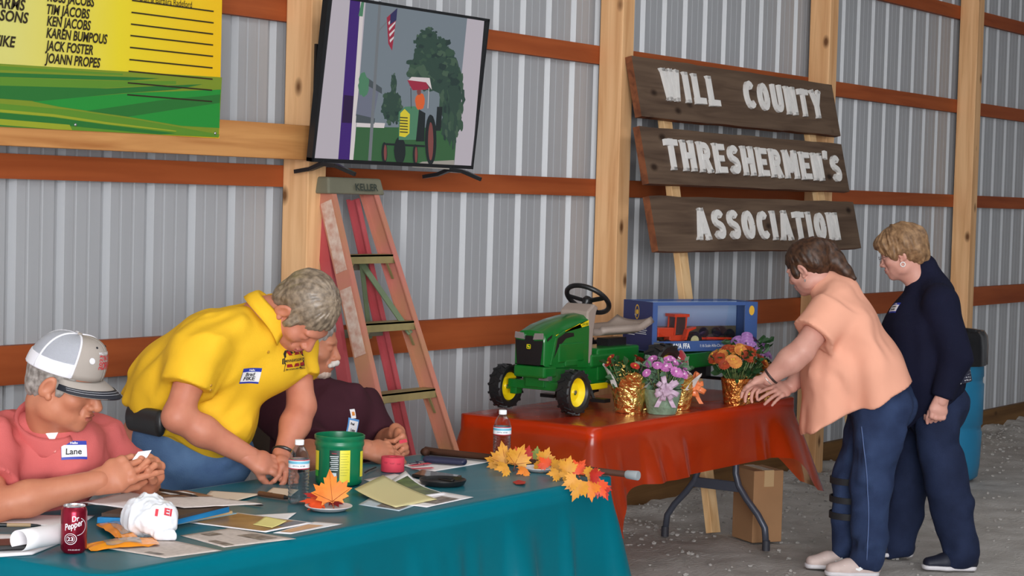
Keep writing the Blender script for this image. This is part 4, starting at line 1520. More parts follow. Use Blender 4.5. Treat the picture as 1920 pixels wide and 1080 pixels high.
pG = potted('gold foil pot half hidden by the hands of the woman in peach', (2.330, -1.100), goldfoil, 0.058, 0.10, ['amber'], 6, 0.09, 0.05, 17, flare=True, nleaf=40, fsc=0.8)
# red ribbon bow standing among the pots
rb = thing('red_bow', 'dark red velvet bow with white lace edge among the flower pots', 'bow', (1.70, -0.965, TZ))
MB().tube([(1.70, -0.965, ZT), (1.70, -0.965, ZT+0.20)], 0.003, 6).build('pick_stem', stem_m, rb)
MB().lathe([(0.035, 0.0), (0.032, 0.03), (0.018, 0.06), (0.008, 0.075), (0.0005, 0.078)], (1.70, -0.965, ZT+0.175), 20, wob=lambda r, z, a: r*(1+0.12*math.sin(5*a))).build(
    'velvet_cone', mat('red_velvet', srgb(150, 18, 34), 0.7, sheen=0.5), rb, smooth=True)
MB().tube([np.array([1.70+0.020*math.cos(a)-0.004, -0.965+0.020*math.sin(a), ZT+0.22+0.012*math.sin(a)]) for a in np.linspace(0, 2*math.pi, 18, endpoint=False)], 0.0035, 6, closed=True).build(
    'lace_edge', mat('white_lace', (.8, .78, .76), .8), rb, smooth=True)

# ------------------------------------------------------------------ sculpting: smooth blends of simple volumes turned into one skin
def nets(D, lo, vox):
    """surface nets of the zero level of D"""
    S = D < 0
    c = np.zeros(tuple(n-1 for n in D.shape), np.int8)
    for a in (0, 1):
        for b in (0, 1):
            for e in (0, 1):
                c += S[a:D.shape[0]-1+a, b:D.shape[1]-1+b, e:D.shape[2]-1+e]
    act = (c > 0) & (c < 8)
    ii = np.argwhere(act)
    idx = np.full(act.shape, -1, np.int64)
    idx[act] = np.arange(len(ii))
    acc = np.zeros((len(ii), 3))
    cnt = np.zeros(len(ii))
    cor = [np.array(p) for p in ((0, 0, 0), (1, 0, 0), (0, 1, 0), (1, 1, 0), (0, 0, 1), (1, 0, 1), (0, 1, 1), (1, 1, 1))]
    val = [D[ii[:, 0]+p[0], ii[:, 1]+p[1], ii[:, 2]+p[2]] for p in cor]
    for a, b in ((0, 1), (2, 3), (4, 5), (6, 7), (0, 2), (1, 3), (4, 6), (5, 7), (0, 4), (1, 5), (2, 6), (3, 7)):
        va, vb = val[a], val[b]
        m = (va < 0) != (vb < 0)
        t = np.where(m, va/np.where(m, va-vb, 1), 0)
        acc[m] += (cor[a]+t[:, None]*(cor[b]-cor[a]))[m]
        cnt += m
    V = np.asarray(lo)+(ii+acc/cnt[:, None])*vox
    F = []
    for ax in range(3):
        o1, o2 = (ax+1) % 3, (ax+2) % 3
        sl = [slice(None)]*3
        s2 = [slice(None)]*3
        sl[ax], s2[ax] = slice(0, -1), slice(1, None)
        ch = S[tuple(sl)] != S[tuple(s2)]
        e = np.argwhere(ch)
        e = e[(e[:, o1] > 0) & (e[:, o2] > 0) & (e[:, o1] < D.shape[o1]-1) & (e[:, o2] < D.shape[o2]-1)]
        if not len(e):
            continue
        ins = S[e[:, 0], e[:, 1], e[:, 2]]

        def cell(d1, d2):
            q = e.copy()
            q[:, o1] += d1
            q[:, o2] += d2
            return idx[q[:, 0], q[:, 1], q[:, 2]]
        q = np.stack([cell(-1, -1), cell(0, -1), cell(0, 0), cell(-1, 0)], 1)
        q[~ins] = q[~ins][:, ::-1]
        F.append(q[(q >= 0).all(1)])
    return V, np.concatenate(F)


class Sculpt:
    def __init__(s):
        s.ops = []
        s.lo, s.hi = np.full(3, 1e9), np.full(3, -1e9)

    def _op(s, fn, pts, r, k, sub):
        pts = np.atleast_2d(np.asarray(pts, float))
        lo, hi = pts.min(0)-r, pts.max(0)+r
        if not sub:
            s.lo, s.hi = np.minimum(s.lo, lo), np.maximum(s.hi, hi)
        s.ops.append((fn, lo, hi, k, sub))
        return s

    def cone(s, a, b, ra, rb, k=0.01, sub=False):
        a, b = np.asarray(a, float), np.asarray(b, float)
        ba = b-a
        l2 = max(ba@ba, 1e-12)

        def fn(P):
            t = np.clip(((P-a)@ba)/l2, 0, 1)
            return np.linalg.norm(P-a-t[..., None]*ba, axis=-1)-(ra+(rb-ra)*t)
        return s._op(fn, [a, b], max(ra, rb), k, sub)

    def chain(s, pts, rad, k=0.01, kin=None):
        for i in range(len(pts)-1):
            s.cone(pts[i], pts[i+1], rad[i], rad[i+1], k if i == 0 else (kin or k))
        return s

    def ell(s, c, r, A=None, k=0.01, sub=False):
        c, r = np.asarray(c, float), np.asarray(r, float)
        A = np.eye(3) if A is None else np.asarray(A, float)

        def fn(P):
            q = (P-c)@A.T
            k0 = np.linalg.norm(q/r, axis=-1)
            k1 = np.linalg.norm(q/(r*r), axis=-1)
            return k0*(k0-1)/np.maximum(k1, 1e-6)
        return s._op(fn, [c], r.max(), k, sub)

    def tube(s, pts, rx, ry, side, k=0.02, kin=None, sub=False, flat=False):
        """elliptical limb: rx along side, ry across; flat ends optional"""
        pts = [np.asarray(p, float) for p in pts]
        for i in range(len(pts)-1):
            a, b = pts[i], pts[i+1]
            t = nrm(b-a)
            L = np.linalg.norm(b-a)
            sd = np.asarray(side if np.ndim(side) == 1 else side[i], float)
            sv = nrm(sd-t*(sd@t))
            nv = np.cross(t, sv)

            def fn(P, a=a, t=t, L=L, sv=sv, nv=nv, r0=(rx[i], ry[i]), r1=(rx[i+1], ry[i+1])):
                q = P-a
                h = q@t
                u = np.clip(h/L, 0, 1)
                X = r0[0]+(r1[0]-r0[0])*u
                Y = r0[1]+(r1[1]-r0[1])*u
                x, y = q@sv, q@nv
                m = np.minimum(X, Y)
                if flat:
                    g = np.maximum(np.abs(h-L/2)-L/2, 0)
                    d = (np.sqrt((x/X)**2+(y/Y)**2)-1)*m
                    return np.maximum(d, np.abs(h-L/2)-L/2)
                ov = h-u*L
                return (np.sqrt((x/X)**2+(y/Y)**2+(ov/m)**2)-1)*m
            s._op(fn, [a, b], max(rx[i], rx[i+1], ry[i], ry[i+1]), k if (i == 0 or kin is None) else kin, sub)
        return s

    def cut(s, p, n, k=0.004):
        """keep the side of the plane that n points away from"""
        p, n = np.asarray(p, float), nrm(n)
        s.ops.append((lambda P: -((P-p)@n), None, None, k, True))
        return s

    def warp(s, fn):
        s.ops.append((fn, None, None, 0, 'warp'))
        return s

    def mesh(s, vox):
        lo = s.lo-3*vox
        n = np.ceil((s.hi+3*vox-lo)/vox).astype(int)+1
        ax = [lo[i]+vox*np.arange(n[i]) for i in range(3)]
        D = np.full(tuple(n), 1.0, np.float32)
        for fn, a, b, k, sub in s.ops:
            if a is None:
                sl = (slice(None),)*3
            else:
                m = k*1.2+4*vox
                i0 = np.clip(np.floor((a-m-lo)/vox).astype(int), 0, n)
                i1 = np.clip(np.ceil((b+m-lo)/vox).astype(int)+1, 0, n)
                if (i1 <= i0).any():
                    continue
                sl = tuple(slice(p, q) for p, q in zip(i0, i1))
            G = np.stack(np.meshgrid(*[x[c] for x, c in zip(ax, sl)], indexing='ij'), -1)
            d = fn(G).astype(np.float32)
            E = D[sl]
            if sub == 'warp':
                D[sl] = E+d
            elif sub:
                h = np.maximum(k-np.abs(E+d), 0)/max(k, 1e-6)
                D[sl] = np.maximum(E, -d)+h*h*k*0.25
            else:
                h = np.maximum(k-np.abs(E-d), 0)/max(k, 1e-6)
                D[sl] = np.minimum(E, d)-h*h*k*0.25
        return nets(D, lo, vox)


def skin_object(name, parts, mats, parent, slots=None):
    """parts: list of (V, F); slots(V) gives a material index for each vertex position"""
    mb = MB()
    for V, F in parts:
        mb.V.append(V)
        mb.F += (F+mb.n).tolist()
        mb.n += len(V)
    allv = np.concatenate(mb.V)
    loc = np.array([allv[:, 0].mean(), allv[:, 1].mean(), allv[:, 2].min()])
    me = bpy.data.meshes.new(name)
    me.from_pydata((allv-loc).tolist(), [], mb.F)
    for m in (mats if isinstance(mats, (list, tuple)) else [mats]):
        me.materials.append(m)
    me.polygons.foreach_set('use_smooth', [True]*len(me.polygons))
    if slots is not None:
        Fa = np.array(mb.F)
        me.polygons.foreach_set('material_index', slots(allv[Fa].mean(1)).astype(np.int32))
    me.update()
    base = WLOC.get(parent.name, np.zeros(3)) if parent is not None else np.zeros(3)
    return link(name, me, parent, loc-base)


def head_sculpt(O, A, neck_to, sc=1.0, nose=1.0, jaw=1.0, neck_r=0.058, mouth_open=0.0, fat=1.0, brow=1.0, throat=True):
    """head in its own frame: x right, y forward, z up; origin between the ears at eye height"""
    S = Sculpt()
    O = np.asarray(O, float)

    def L(x, y, z):
        return O+sc*(x*A[0]+y*A[1]+z*A[2])

    def el(c, r, k=0.012, sub=False, R=None):
        B = A if R is None else R@A
        S.ell(L(*c), np.array(r)*sc, B, k, sub)
    el((0, -0.014, 0.034), (0.076, 0.097, 0.087), 0)
    el((0, 0.022, -0.030), (0.063*fat, 0.070, 0.085), 0.03)
    el((0, 0.034, -0.078), (0.052*fat*jaw, 0.050, 0.040), 0.03)
    el((0, 0.074, -0.098), (0.022, 0.018, 0.018), 0.022)
    for s in (-1, 1):
        el((s*0.046*fat, 0.052, -0.026), (0.024, 0.028, 0.022), 0.022)      # cheek
        el((s*0.055*fat, 0.005, -0.068), (0.018, 0.030, 0.030), 0.025)      # jaw angle
    el((0, 0.078, 0.020), (0.050, 0.016, 0.012*brow), 0.018)                # brow
    for s in (-1, 1):
        el((s*0.033, 0.097, 0.000), (0.019, 0.016, 0.012), 0.012, True)      # eye socket
        el((s*0.032, 0.075, -0.001), (0.016, 0.0145, 0.0125), 0.006)        # lidded eye
    S.cone(L(0, 0.084, 0.010), L(0, 0.108*(0.92+0.08*nose), -0.030), 0.009*sc, 0.0125*sc*nose, 0.010)
    for s in (-1, 1):
        el((s*0.0125*nose, 0.097, -0.035), (0.0095*nose, 0.012, 0.009), 0.006)
        el((s*0.030, 0.083, -0.050), (0.004, 0.010, 0.016), 0.008, True)      # fold beside the mouth
    el((0, 0.083, -0.066), (0.028, 0.016, 0.020), 0.015)                    # muzzle
    el((0, 0.0985, -0.0585), (0.021, 0.0075, 0.0045), 0.004)
    el((0, 0.0970, -0.0705), (0.018, 0.008, 0.0060), 0.004)
    el((0, 0.106, -0.0645), (0.023, 0.010, 0.0018+mouth_open), 0.003, True)
    ca, sa = math.cos(0.35), math.sin(0.35)
    for s in (-1, 1):
        R = np.array([[1, 0, 0], [0, ca, -sa], [0, sa, ca]])
        R2 = np.array([[math.cos(.4), -s*math.sin(.4)*-1, 0], [s*math.sin(.4)*-1, math.cos(.4), 0], [0, 0, 1]])
        el((s*0.079*(0.5+0.5*fat), -0.012, -0.010), (0.010, 0.020, 0.034), 0.006, False, R2@R)
        el((s*0.089*(0.5+0.5*fat), -0.008, -0.006), (0.007, 0.011, 0.020), 0.004, True, R2@R)
        el((s*0.077*(0.5+0.5*fat), -0.002, -0.036), (0.007, 0.009, 0.010), 0.005)
    n0 = L(0, -0.028, -0.075)
    S.cone(n0, neck_to, neck_r*sc, neck_r*1.12*sc, 0.030)
    if throat:
        S.cone(L(0, 0.02, -0.085), np.asarray(neck_to)+(n0-np.asarray(neck_to))*0.2+0.02*A[1], 0.030*sc, 0.036*sc, 0.03)
    return S, L


def hand_sculpt(W, d, back, ts, curls, arm_from, thumb=(0.65, 0.55, -0.45), sc=1.0, wr=0.029, spread=0.05, thumb_curl=0.35):
    """hand from the wrist W: d along the fingers, back = outward normal, ts = side of the thumb (+1/-1 along d x back)"""
    S = Sculpt()
    d = nrm(d)
    z = nrm(np.asarray(back, float)-d*np.dot(back, d))
    x = np.cross(d, z)*ts                       # x points to the thumb side

    def L(a, b, c):
        return np.asarray(W)+sc*(a*x+b*d+c*z)
    S.tube([L(0, -0.004, 0), L(0.002, 0.045, 0), L(0.0, 0.082, 0.0)], [0.030*sc, 0.040*sc, 0.042*sc], [0.021*sc, 0.019*sc, 0.013*sc], x, 0.015)
    S.ell(L(0.026, 0.035, -0.010), np.array([0.016, 0.030, 0.014])*sc, np.array([x, d, z]), 0.014)
    arm = np.asarray(arm_from, float)
    S.tube([np.asarray(W)+(arm-W)*0.22, W], [wr*1.06, wr], [wr*0.95, wr*0.78], x, 0.02)
    bx = (0.031, 0.0105, -0.0105, -0.030)
    ln = ((0.042, 0.026, 0.021), (0.046, 0.030, 0.022), (0.043, 0.028, 0.021), (0.034, 0.021, 0.018))
    for i in range(4):
        c1, c2 = curls[i]
        sp = (1.5-i)*spread
        p = L(bx[i], 0.083-0.004*abs(i-1), 0.001)
        S.ell(p+z*0.003*sc, np.array([0.0105, 0.012, 0.010])*sc, np.array([x, d, z]), 0.006)
        a = 0.0
        rad = (0.0096, 0.0087, 0.0080, 0.0068)
        if i == 3:
            rad = tuple(r*0.88 for r in rad)
        for j in range(3):
            a += (c1, c2, c2*0.65)[j]
            v = nrm((d*math.cos(a)-z*math.sin(a))+x*sp*math.cos(a))
            q = p+v*ln[i][j]*sc
            S.cone(p, q, rad[j]*sc, rad[j+1]*sc, 0.0035)
            p = q
    p = L(0.022, 0.022, -0.006)
    v = nrm(x*thumb[0]+d*thumb[1]+z*thumb[2])
    for j, (l, r0, r1) in enumerate(((0.044, 0.0155, 0.0118), (0.032, 0.0115, 0.0105), (0.026, 0.0105, 0.0075))):
        q = p+v*l*sc
        S.cone(p, q, r0*sc, r1*sc, 0.008 if j == 0 else 0.004)
        p = q
        v = nrm(v*math.cos(thumb_curl)-x*math.sin(thumb_curl)*0.8+d*math.sin(thumb_curl)*0.6)
    return S


def arm_sculpt(sh, el, wr, r=(0.058, 0.047, 0.030), side=(0, 0, 1)):
    S = Sculpt()
    sh, el, wr = [np.asarray(a, float) for a in (sh, el, wr)]
    S.cone(sh, el, r[0], r[1]*0.95, 0)
    S.cone(el, el*0.65+wr*0.35, r[1]*0.95, r[1]*1.02, 0.03)
    S.cone(el*0.65+wr*0.35, wr, r[1]*1.02, r[2], 0.03)
    return S


def skin_mat(name, col, col2, rough=0.5):
    return mat(name, col, rough, col2=tuple(0.6*a+0.4*b for a, b in zip(col, col2)), scale=22, detail=2, bump=0.03, bscale=260, sss=0.06, spec=0.4)


def fold_warp(amp, freq, axis_dir, seed=0.0, stretch=0.3):
    """cloth folds: noise drawn out along one direction"""
    ad = nrm(axis_dir)

    def fn(P):
        h = P@ad
        Q = (P-h[..., None]*ad)*freq+(h*freq*stretch)[..., None]*ad+seed
        n = vnoise(Q)
        return amp*(n*n*np.sign(n)*1.6+0.3*n)
    return fn


from mathutils.bvhtree import BVHTree


class Surf:
    """lay flat print on a sculpted surface: every point is dropped onto the skin along the local normal"""

    def __init__(s, parts):
        V = np.concatenate([p[0] for p in parts])
        F, n = [], 0
        for v, f in parts:
            F += (f+n).tolist()
            n += len(v)
        s.t = BVHTree.FromPolygons(V.tolist(), F)

    def px(s, u, v, spread=10):
        """surface point seen at a pixel, with the normal averaged around it"""
        w = ray(u, v)
        p, n, _, _ = s.t.ray_cast(Vector(CAM), Vector(w))
        if p is None:
            p, n, _, _ = s.t.find_nearest(Vector(atd(u, v, 6)))
        ns = np.array(n[:])
        for du, dv in ((spread, 0), (-spread, 0), (0, spread), (0, -spread)):
            q, m, _, _ = s.t.ray_cast(Vector(CAM), Vector(ray(u+du, v+dv)))
            if q is not None:
                ns = ns+np.array(m[:])
        return np.array(p[:]), nrm(ns)

    def drop(s, P, un, lift):
        out = []
        for p in np.asarray(P, float).reshape(-1, 3):
            q, n, _, _ = s.t.ray_cast(Vector(p+un*0.06), Vector(-un), 0.14)
            out.append(np.array(q[:])+un*lift if q is not None else p+un*lift)
        return np.array(out)

    def sheet(s, name, c, ux, uy, un, w, h, m, parent, lift=0.0015, n=8, poly=None):
        G = np.array([[c+ux*w*(j/n-0.5)+uy*h*(i/n-0.5) for j in range(n+1)] for i in range(n+1)])
        return MB().grid(s.drop(G, un, lift).reshape(n+1, n+1, 3)).build(name, m, parent, smooth=True, fix=False)

    def text(s, name, t, c, ux, uy, un, size, fit, m, parent, lift=0.003, **k):
        V, F = text2d(t, size, **k)
        V[:, 0] = (V[:, 0]-V[:, 0].min())*fit/(V[:, 0].max()-V[:, 0].min())
        W = c+V[:, :1]*ux+V[:, 1:2]*uy
        return MB().add(s.drop(W, un, lift), F).build(name, m, parent, fix=False)

    def tag(s, parent, u, v, up, w, h, lines, border=(44, 62, 168), light=False, roll=0.0):
        c, un = s.px(u, v)
        uy = nrm(np.asarray(up, float)-un*np.dot(up, un))
        ux = np.cross(uy, un)
        if roll:
            ux, uy = ux*math.cos(roll)+uy*math.sin(roll), uy*math.cos(roll)-ux*math.sin(roll)
        white = mat('tag_white', srgb(240, 238, 240), 0.6)
        inkm = mat('marker_ink', (0.015, 0.015, 0.02), 0.6)
        o = s.sheet('name_tag', c, ux, uy, un, w, h, mat('tag_blue_%d_%d_%d' % border, srgb(*border), 0.5), parent, 0.002)
        s.sheet('tag_panel', c-uy*h*(0.05 if not light else 0), ux, uy, un, w*(0.98 if not light else 0.80), h*(0.64 if not light else 0.76), white, o, 0.0032)
        for t, fx, fy, sz, fit in lines:
            s.text('tag_writing', t, c+ux*w*fx+uy*h*fy, ux, uy, un, sz*h, fit*w, inkm, o, 0.0044, offset=0.0005, shear=0.08)
        if not light:
            s.text('tag_greeting', 'Hello', c-ux*w*0.15+uy*h*0.33, ux, uy, un, 0.16*h, 0.30*w, white, o, 0.0036, offset=0.0003)
        return o

# ------------------------------------------------------------------ people
jeans_m = mat('blue_denim', srgb(92, 122, 160), 0.85, col2=srgb(72, 98, 136), scale=9, bump=0.25, bscale=240, spec=0.2)
denim2 = mat('mid_denim', srgb(50, 66, 100), 0.85, col2=srgb(36, 48, 78), scale=7, bump=0.25, bscale=240, spec=0.2)
denim3 = mat('dark_denim', srgb(36, 46, 74), 0.85, col2=srgb(26, 34, 58), scale=7, bump=0.25, bscale=240, spec=0.2)
leather = mat('black_leather', (0.012, 0.012, 0.013), 0.4)
shoe_m = mat('dark_shoe', (0.03, 0.025, 0.02), 0.5)


def hair_warp(O, A, amp=0.0035, f=16.0, seed=0.0):
    O = np.asarray(O, float)

    def fn(P):
        q = (P-O)@A.T
        az = np.arctan2(q[..., 0], -q[..., 1]+0.02)
        el = np.arctan2(q[..., 2], np.hypot(q[..., 0], q[..., 1]))
        Q = np.stack([az*f*0.55+seed, el*2.2+az, q[..., 1]*22], -1)
        Q2 = np.stack([az*f*1.5+seed+7, el*3.5, q[..., 1]*14], -1)
        return amp*vnoise(Q)+amp*0.5*vnoise(Q2)
    return fn


def leg_sculpt(S, hip, knee, ankle, r, k=0.04):
    S.cone(hip, knee, r[0], r[1], k)
    S.cone(knee, ankle, r[1], r[2], 0.03)


def shoe(parent, heel, d, m, sole_m, L=0.27, name='shoe'):
    """simple shaped shoe: heel point on the floor, d the way it points"""
    d = nrm(d)
    h = np.asarray(heel, float)
    side = np.cross(d, (0, 0, 1))
    S = Sculpt()
    S.tube([h+d*0.03+np.array([0, 0, .045]), h+d*L*0.55+np.array([0, 0, .038]), h+d*(L-0.045)+np.array([0, 0, .030])], [0.036, 0.044, 0.040], [0.046, 0.038, 0.026], side, 0.02)
    S.cone(h+d*0.035+np.array([0, 0, .05]), h+d*0.045+np.array([0, 0, .10]), 0.036, 0.038, 0.02)
    S.cut(h+np.array([0, 0, 0.014]), (0, 0, -1))
    o = skin_object(name, [S.mesh(0.006)], m, parent)
    S = Sculpt()
    S.tube([h+d*0.03+np.array([0, 0, .013]), h+d*L*0.55+np.array([0, 0, .013]), h+d*(L-0.042)+np.array([0, 0, .016])], [0.040, 0.047, 0.043], [0.03, 0.03, 0.03], side, 0.02)
    S.cut(h+np.array([0, 0, 0.022]), (0, 0, 1)).cut(h+np.array([0, 0, 0.001]), (0, 0, -1))
    skin_object('sole', [S.mesh(0.006)], sole_m, o)
    return o


def collar_ring(parent, c, axis, r, h, m, open_dir=None, name='collar', tilt=0.35):
    """turned-down shirt collar around the neck, open towards open_dir"""
    A = frame(open_dir, axis)
    f, up, sd = A[1], A[2], A[0]
    rows_ = []
    n = 30
    for i, (dr, dz) in enumerate(((0.0, 0.0), (0.004, h*0.55), (0.010, h*0.75), (0.018, h*0.60), (0.030, h*0.15), (0.036, -h*0.25))):
        row = []
        for k in range(n+1):
            a = math.radians(22)+(2*math.pi-math.radians(44))*k/n
            e = abs(k/n-0.5)*2
            pt = (e**6)*0.035 if i >= 4 else 0
            row.append(c+(f*math.cos(a)+sd*math.sin(a))*(r+dr)+up*(dz-pt)-up*tilt*0.03*(1+math.cos(a)))
        rows_.append(row)
    o = MB().grid(np.array(rows_)).build(name, m, parent, smooth=True, fix=False)
    md = o.modifiers.new('thick', 'SOLIDIFY')
    md.thickness = 0.003
    return o


# ---------- man in yellow, standing and bending over the table
ym = thing('person', 'grey-haired man in a yellow short-sleeved shirt bending over the teal table', 'person', (-1.46, -0.78, 0.0))
skin1 = skin_mat('ruddy_skin', srgb(200, 130, 104), srgb(182, 106, 84))
lip1 = mat('ruddy_lip', srgb(176, 96, 90), 0.45)
yel = mat('yellow_twill', srgb(238, 186, 40), 0.75, var=0.04, scale=6, bump=0.12, bscale=300, spec=0.25)
hA = frame((0.03, -0.42, -0.90), (0.02, -0.90, 0.42))
hO = np.array([-1.334, -1.290, 1.300])
nk = np.array([-1.380, -1.150, 1.275])
H, HL = head_sculpt(hO, hA, nk, sc=1.06, fat=1.06, neck_r=0.060, throat=False)
head = H.mesh(0.0034)
shR, elR, wrR = np.array([-1.600, -1.095, 1.180]), atd(332, 782, 6.06), atd(468, 856, 6.16)
shL, elL, wrL = np.array([-1.180, -1.115, 1.175]), atd(566, 762, 6.40), atd(530, 856, 6.27)
aR = arm_sculpt(shR, elR, wrR, (0.056, 0.046, 0.032)).mesh(0.006)
aL = arm_sculpt(shL, elL, wrL, (0.056, 0.046, 0.032)).mesh(0.006)
hdR = hand_sculpt(wrR, atd(530, 880, 6.20)-wrR, (-0.35, -0.45, 0.85), 1, ((0.35, 0.55), (0.5, 0.7), (0.65, 0.8), (0.75, 0.8)), elR, thumb=(0.35, 0.75, -0.5), sc=1.06, wr=0.032).mesh(0.0028)
hdL = hand_sculpt(wrL, atd(548, 905, 6.16)-wrL, (0.5, -0.2, 0.8), -1, ((0.3, 0.5), (0.4, 0.6), (0.5, 0.7), (0.6, 0.7)), elL, thumb=(0.4, 0.7, -0.5), sc=1.06, wr=0.033).mesh(0.0028)
core = Sculpt().tube([(-1.46, -0.82, 0.88), (-1.45, -0.95, 1.05), (-1.42, -1.08, 1.22)], [0.16, 0.17, 0.14], [0.12, 0.13, 0.08], SX).cone(nk, nk-np.array([0, -0.02, 0.1]), 0.06, 0.1, 0.03)
for s in (-1, 1):
    leg_sculpt(core, (-1.46+s*0.09, -0.80, 0.85), (-1.46+s*0.10, -0.80, 0.47), (-1.46+s*0.11, -0.76, 0.09), (0.08, 0.06, 0.045))


def lips_slot(L, A, O, sc, centre=(0, 0.098, -0.0645), r=(0.022, 0.013, 0.0115)):
    c = L(*centre)

    def f(P):
        q = (P-c)@A.T/(np.array(r)*sc)
        return ((q**2).sum(1) < 1).astype(int)
    return f


skin_object('body', [head, aR, aL, hdR, hdL, core.mesh(0.012)], [skin1, lip1], ym, lips_slot(HL, hA, hO, 1.06))
# hair
S = Sculpt()
S.ell(HL(0, -0.018, 0.040), np.array([0.087, 0.106, 0.094])*1.04, hA, 0)
S.ell(HL(0, -0.060, -0.030), np.array([0.066, 0.052, 0.052])*1.04, hA, 0.03)
for s in (-1, 1):
    S.ell(HL(s*0.072, 0.022, -0.006), np.array([0.012, 0.020, 0.030])*1.04, hA, 0.015)
S.ell(HL(0, 0.125, -0.035), np.array([0.090, 0.080, 0.105])*1.04, hA, 0.008, True)
for s in (-1, 1):
    S.ell(HL(s*0.090, -0.004, -0.024), np.array([0.024, 0.024, 0.030])*1.04, hA, 0.006, True)
S.warp(hair_warp(hO, hA, 0.0038, 16, 1.0))
skin_object('hair', [S.mesh(0.0036)], mat('grey_brown_hair', srgb(150, 132, 112), 0.42, col2=srgb(98, 84, 70), scale=60, stretch=(1, 1, 1), detail=6, spec=0.6), ym)
# shirt
S = Sculpt()
S.tube([(-1.46, -0.815, 0.935), (-1.455, -0.915, 1.03), (-1.43, -1.020, 1.13), (-1.395, -1.11, 1.205)], [0.185, 0.200, 0.205, 0.165], [0.160, 0.178, 0.162, 0.105], SX, 0.05)
S.ell((-1.445, -0.985, 0.935), (0.185, 0.165, 0.155), None, 0.06)
S.ell((-1.395, -1.105, 1.230), (0.17, 0.090, 0.065), None, 0.05)
S.ell((-1.330, -1.130, 1.130), (0.13, 0.115, 0.12), None, 0.06)
n0 = HL(0, -0.028, -0.075)
cN = nk*0.55+n0*0.45
S.cone((-1.395, -1.105, 1.215), cN, 0.100, 0.072, 0.04)
sR = shR*0.42+elR*0.58
sL = shL*0.40+elL*0.60
S.tube([shR, sR], [0.088, 0.092], [0.088, 0.088], SX, 0.05, flat=True)
S.tube([shL, sL], [0.084, 0.088], [0.084, 0.084], SX, 0.05, flat=True)
S.ell(shR, (0.088,)*3, None, 0.04)
S.ell(shL, (0.084,)*3, None, 0.04)
dR, dL = nrm(elR-shR), nrm(elL-shL)
S.cut(atd(336, 822, 6.3), -RT*0.565+DN*0.826)
S.warp(fold_warp(0.017, 9.0, (0.15, -0.45, 0.9), 2.0, 0.35))
S.warp(fold_warp(0.010, 17.0, (0.5, -0.5, 0.7), 6.0, 0.4))
S.cone(sR+dR*0.030, sR+dR*0.12, 0.060, 0.062, 0.004, True)
S.cone(sL+dL*0.030, sL+dL*0.12, 0.058, 0.060, 0.004, True)
shirt = S.mesh(0.0075)
so = skin_object('shirt', [shirt], yel, ym)
SF = Surf([shirt])
collar_ring(so, nk*0.45+n0*0.55, nrm(n0-nk+np.array([0, -0.02, 0.05])), 0.078, 0.046, yel, open_dir=(0.05, -0.85, -0.5))
c, un = SF.px(556, 676)
uy = nrm(np.array([0, -0.1, 1.0])-un*np.dot((0, -0.1, 1.0), un))
ux = np.cross(uy, un)
lg_red, lg_blk, lg_gold = mat('logo_red', srgb(160, 28, 30), 0.6), mat('logo_black', (0.02, 0.018, 0.015), 0.6), mat('logo_gold', srgb(220, 170, 40), 0.6)
W = 0.088


def logo_poly(name, pts, m, par, lift):
    P = np.array([c+ux*p[0]*W*1.5+uy*p[1]*W for p in pts])
    return MB().add(SF.drop(P, un, lift), [tuple(range(len(pts)))]).build(name, m, par, fix=False)


lo0 = logo_poly('logo_patch', [(-0.46, 0.30), (-0.40, 0.42), (-0.25, 0.42), (-0.12, 0.30), (0, 0.42), (0.15, 0.42), (0.28, 0.30), (0.38, 0.42), (0.48, 0.40), (0.46, 0.14), (0.5, 0.14), (0.5, -0.06), (0.46, -0.06), (0.44, -0.36), (-0.42, -0.36), (-0.42, -0.08), (-0.5, -0.08), (-0.5, 0.12), (-0.44, 0.14)], lg_blk, so, 0.0015)
for pts in ([(-0.38, 0.38), (-0.27, 0.38), (-0.18, 0.22), (-0.30, 0.22)], [(-0.02, 0.38), (0.08, 0.38), (0.18, 0.22), (-0.10, 0.22)], [(0.36, 0.38), (0.45, 0.36), (0.42, 0.20), (0.24, 0.20)],
            [(-0.38, -0.10), (-0.22, -0.10), (-0.16, -0.22), (-0.36, -0.22)], [(-0.08, -0.10), (0.08, -0.10), (0.14, -0.22), (-0.12, -0.22)], [(0.18, -0.10), (0.42, -0.10), (0.40, -0.22), (0.20, -0.22)]):
    logo_poly('logo_m', pts, lg_red, lo0, 0.0026)
logo_poly('logo_band', [(-0.48, -0.06), (0.48, -0.04), (0.48, 0.12), (-0.48, 0.10)], lg_gold, lo0, 0.0030)
logo_poly('logo_band', [(-0.40, -0.34), (0.42, -0.34), (0.42, -0.25), (-0.40, -0.25)], lg_gold, lo0, 0.0030)
SF.text('logo_lettering', 'MINNEAPOLIS-MOLINE', c-ux*W*0.69-uy*W*0.02, ux, uy, un, W*0.14, W*1.38, lg_blk, lo0, 0.0040, offset=0.0002)
SF.text('logo_lettering', 'MODERN MACHINERY', c-ux*W*0.57-uy*W*0.325, ux, uy, un, W*0.08, W*1.17, lg_blk, lo0, 0.0040, offset=0.0001)
SF.tag(so, 469, 704, (0, -0.1, 1), 0.070, 0.056, [('Brad', -0.30, 0.02, 0.30, 0.50), ('FIKE', -0.36, -0.27, 0.34, 0.62)])
for (u, v) in ((494, 757), (488, 813), (503, 660)):
    p, n = SF.px(u, v)
    MB().lathe([(0.0005, 0.0032), (0.004, 0.003), (0.0052, 0.0015), (0.0052, -0.002)], p, 12, A=frame(np.cross(n, (1, 0, 0.1)), n)).build('button', mat('tan_button', srgb(190, 140, 40), 0.4), so, smooth=40)
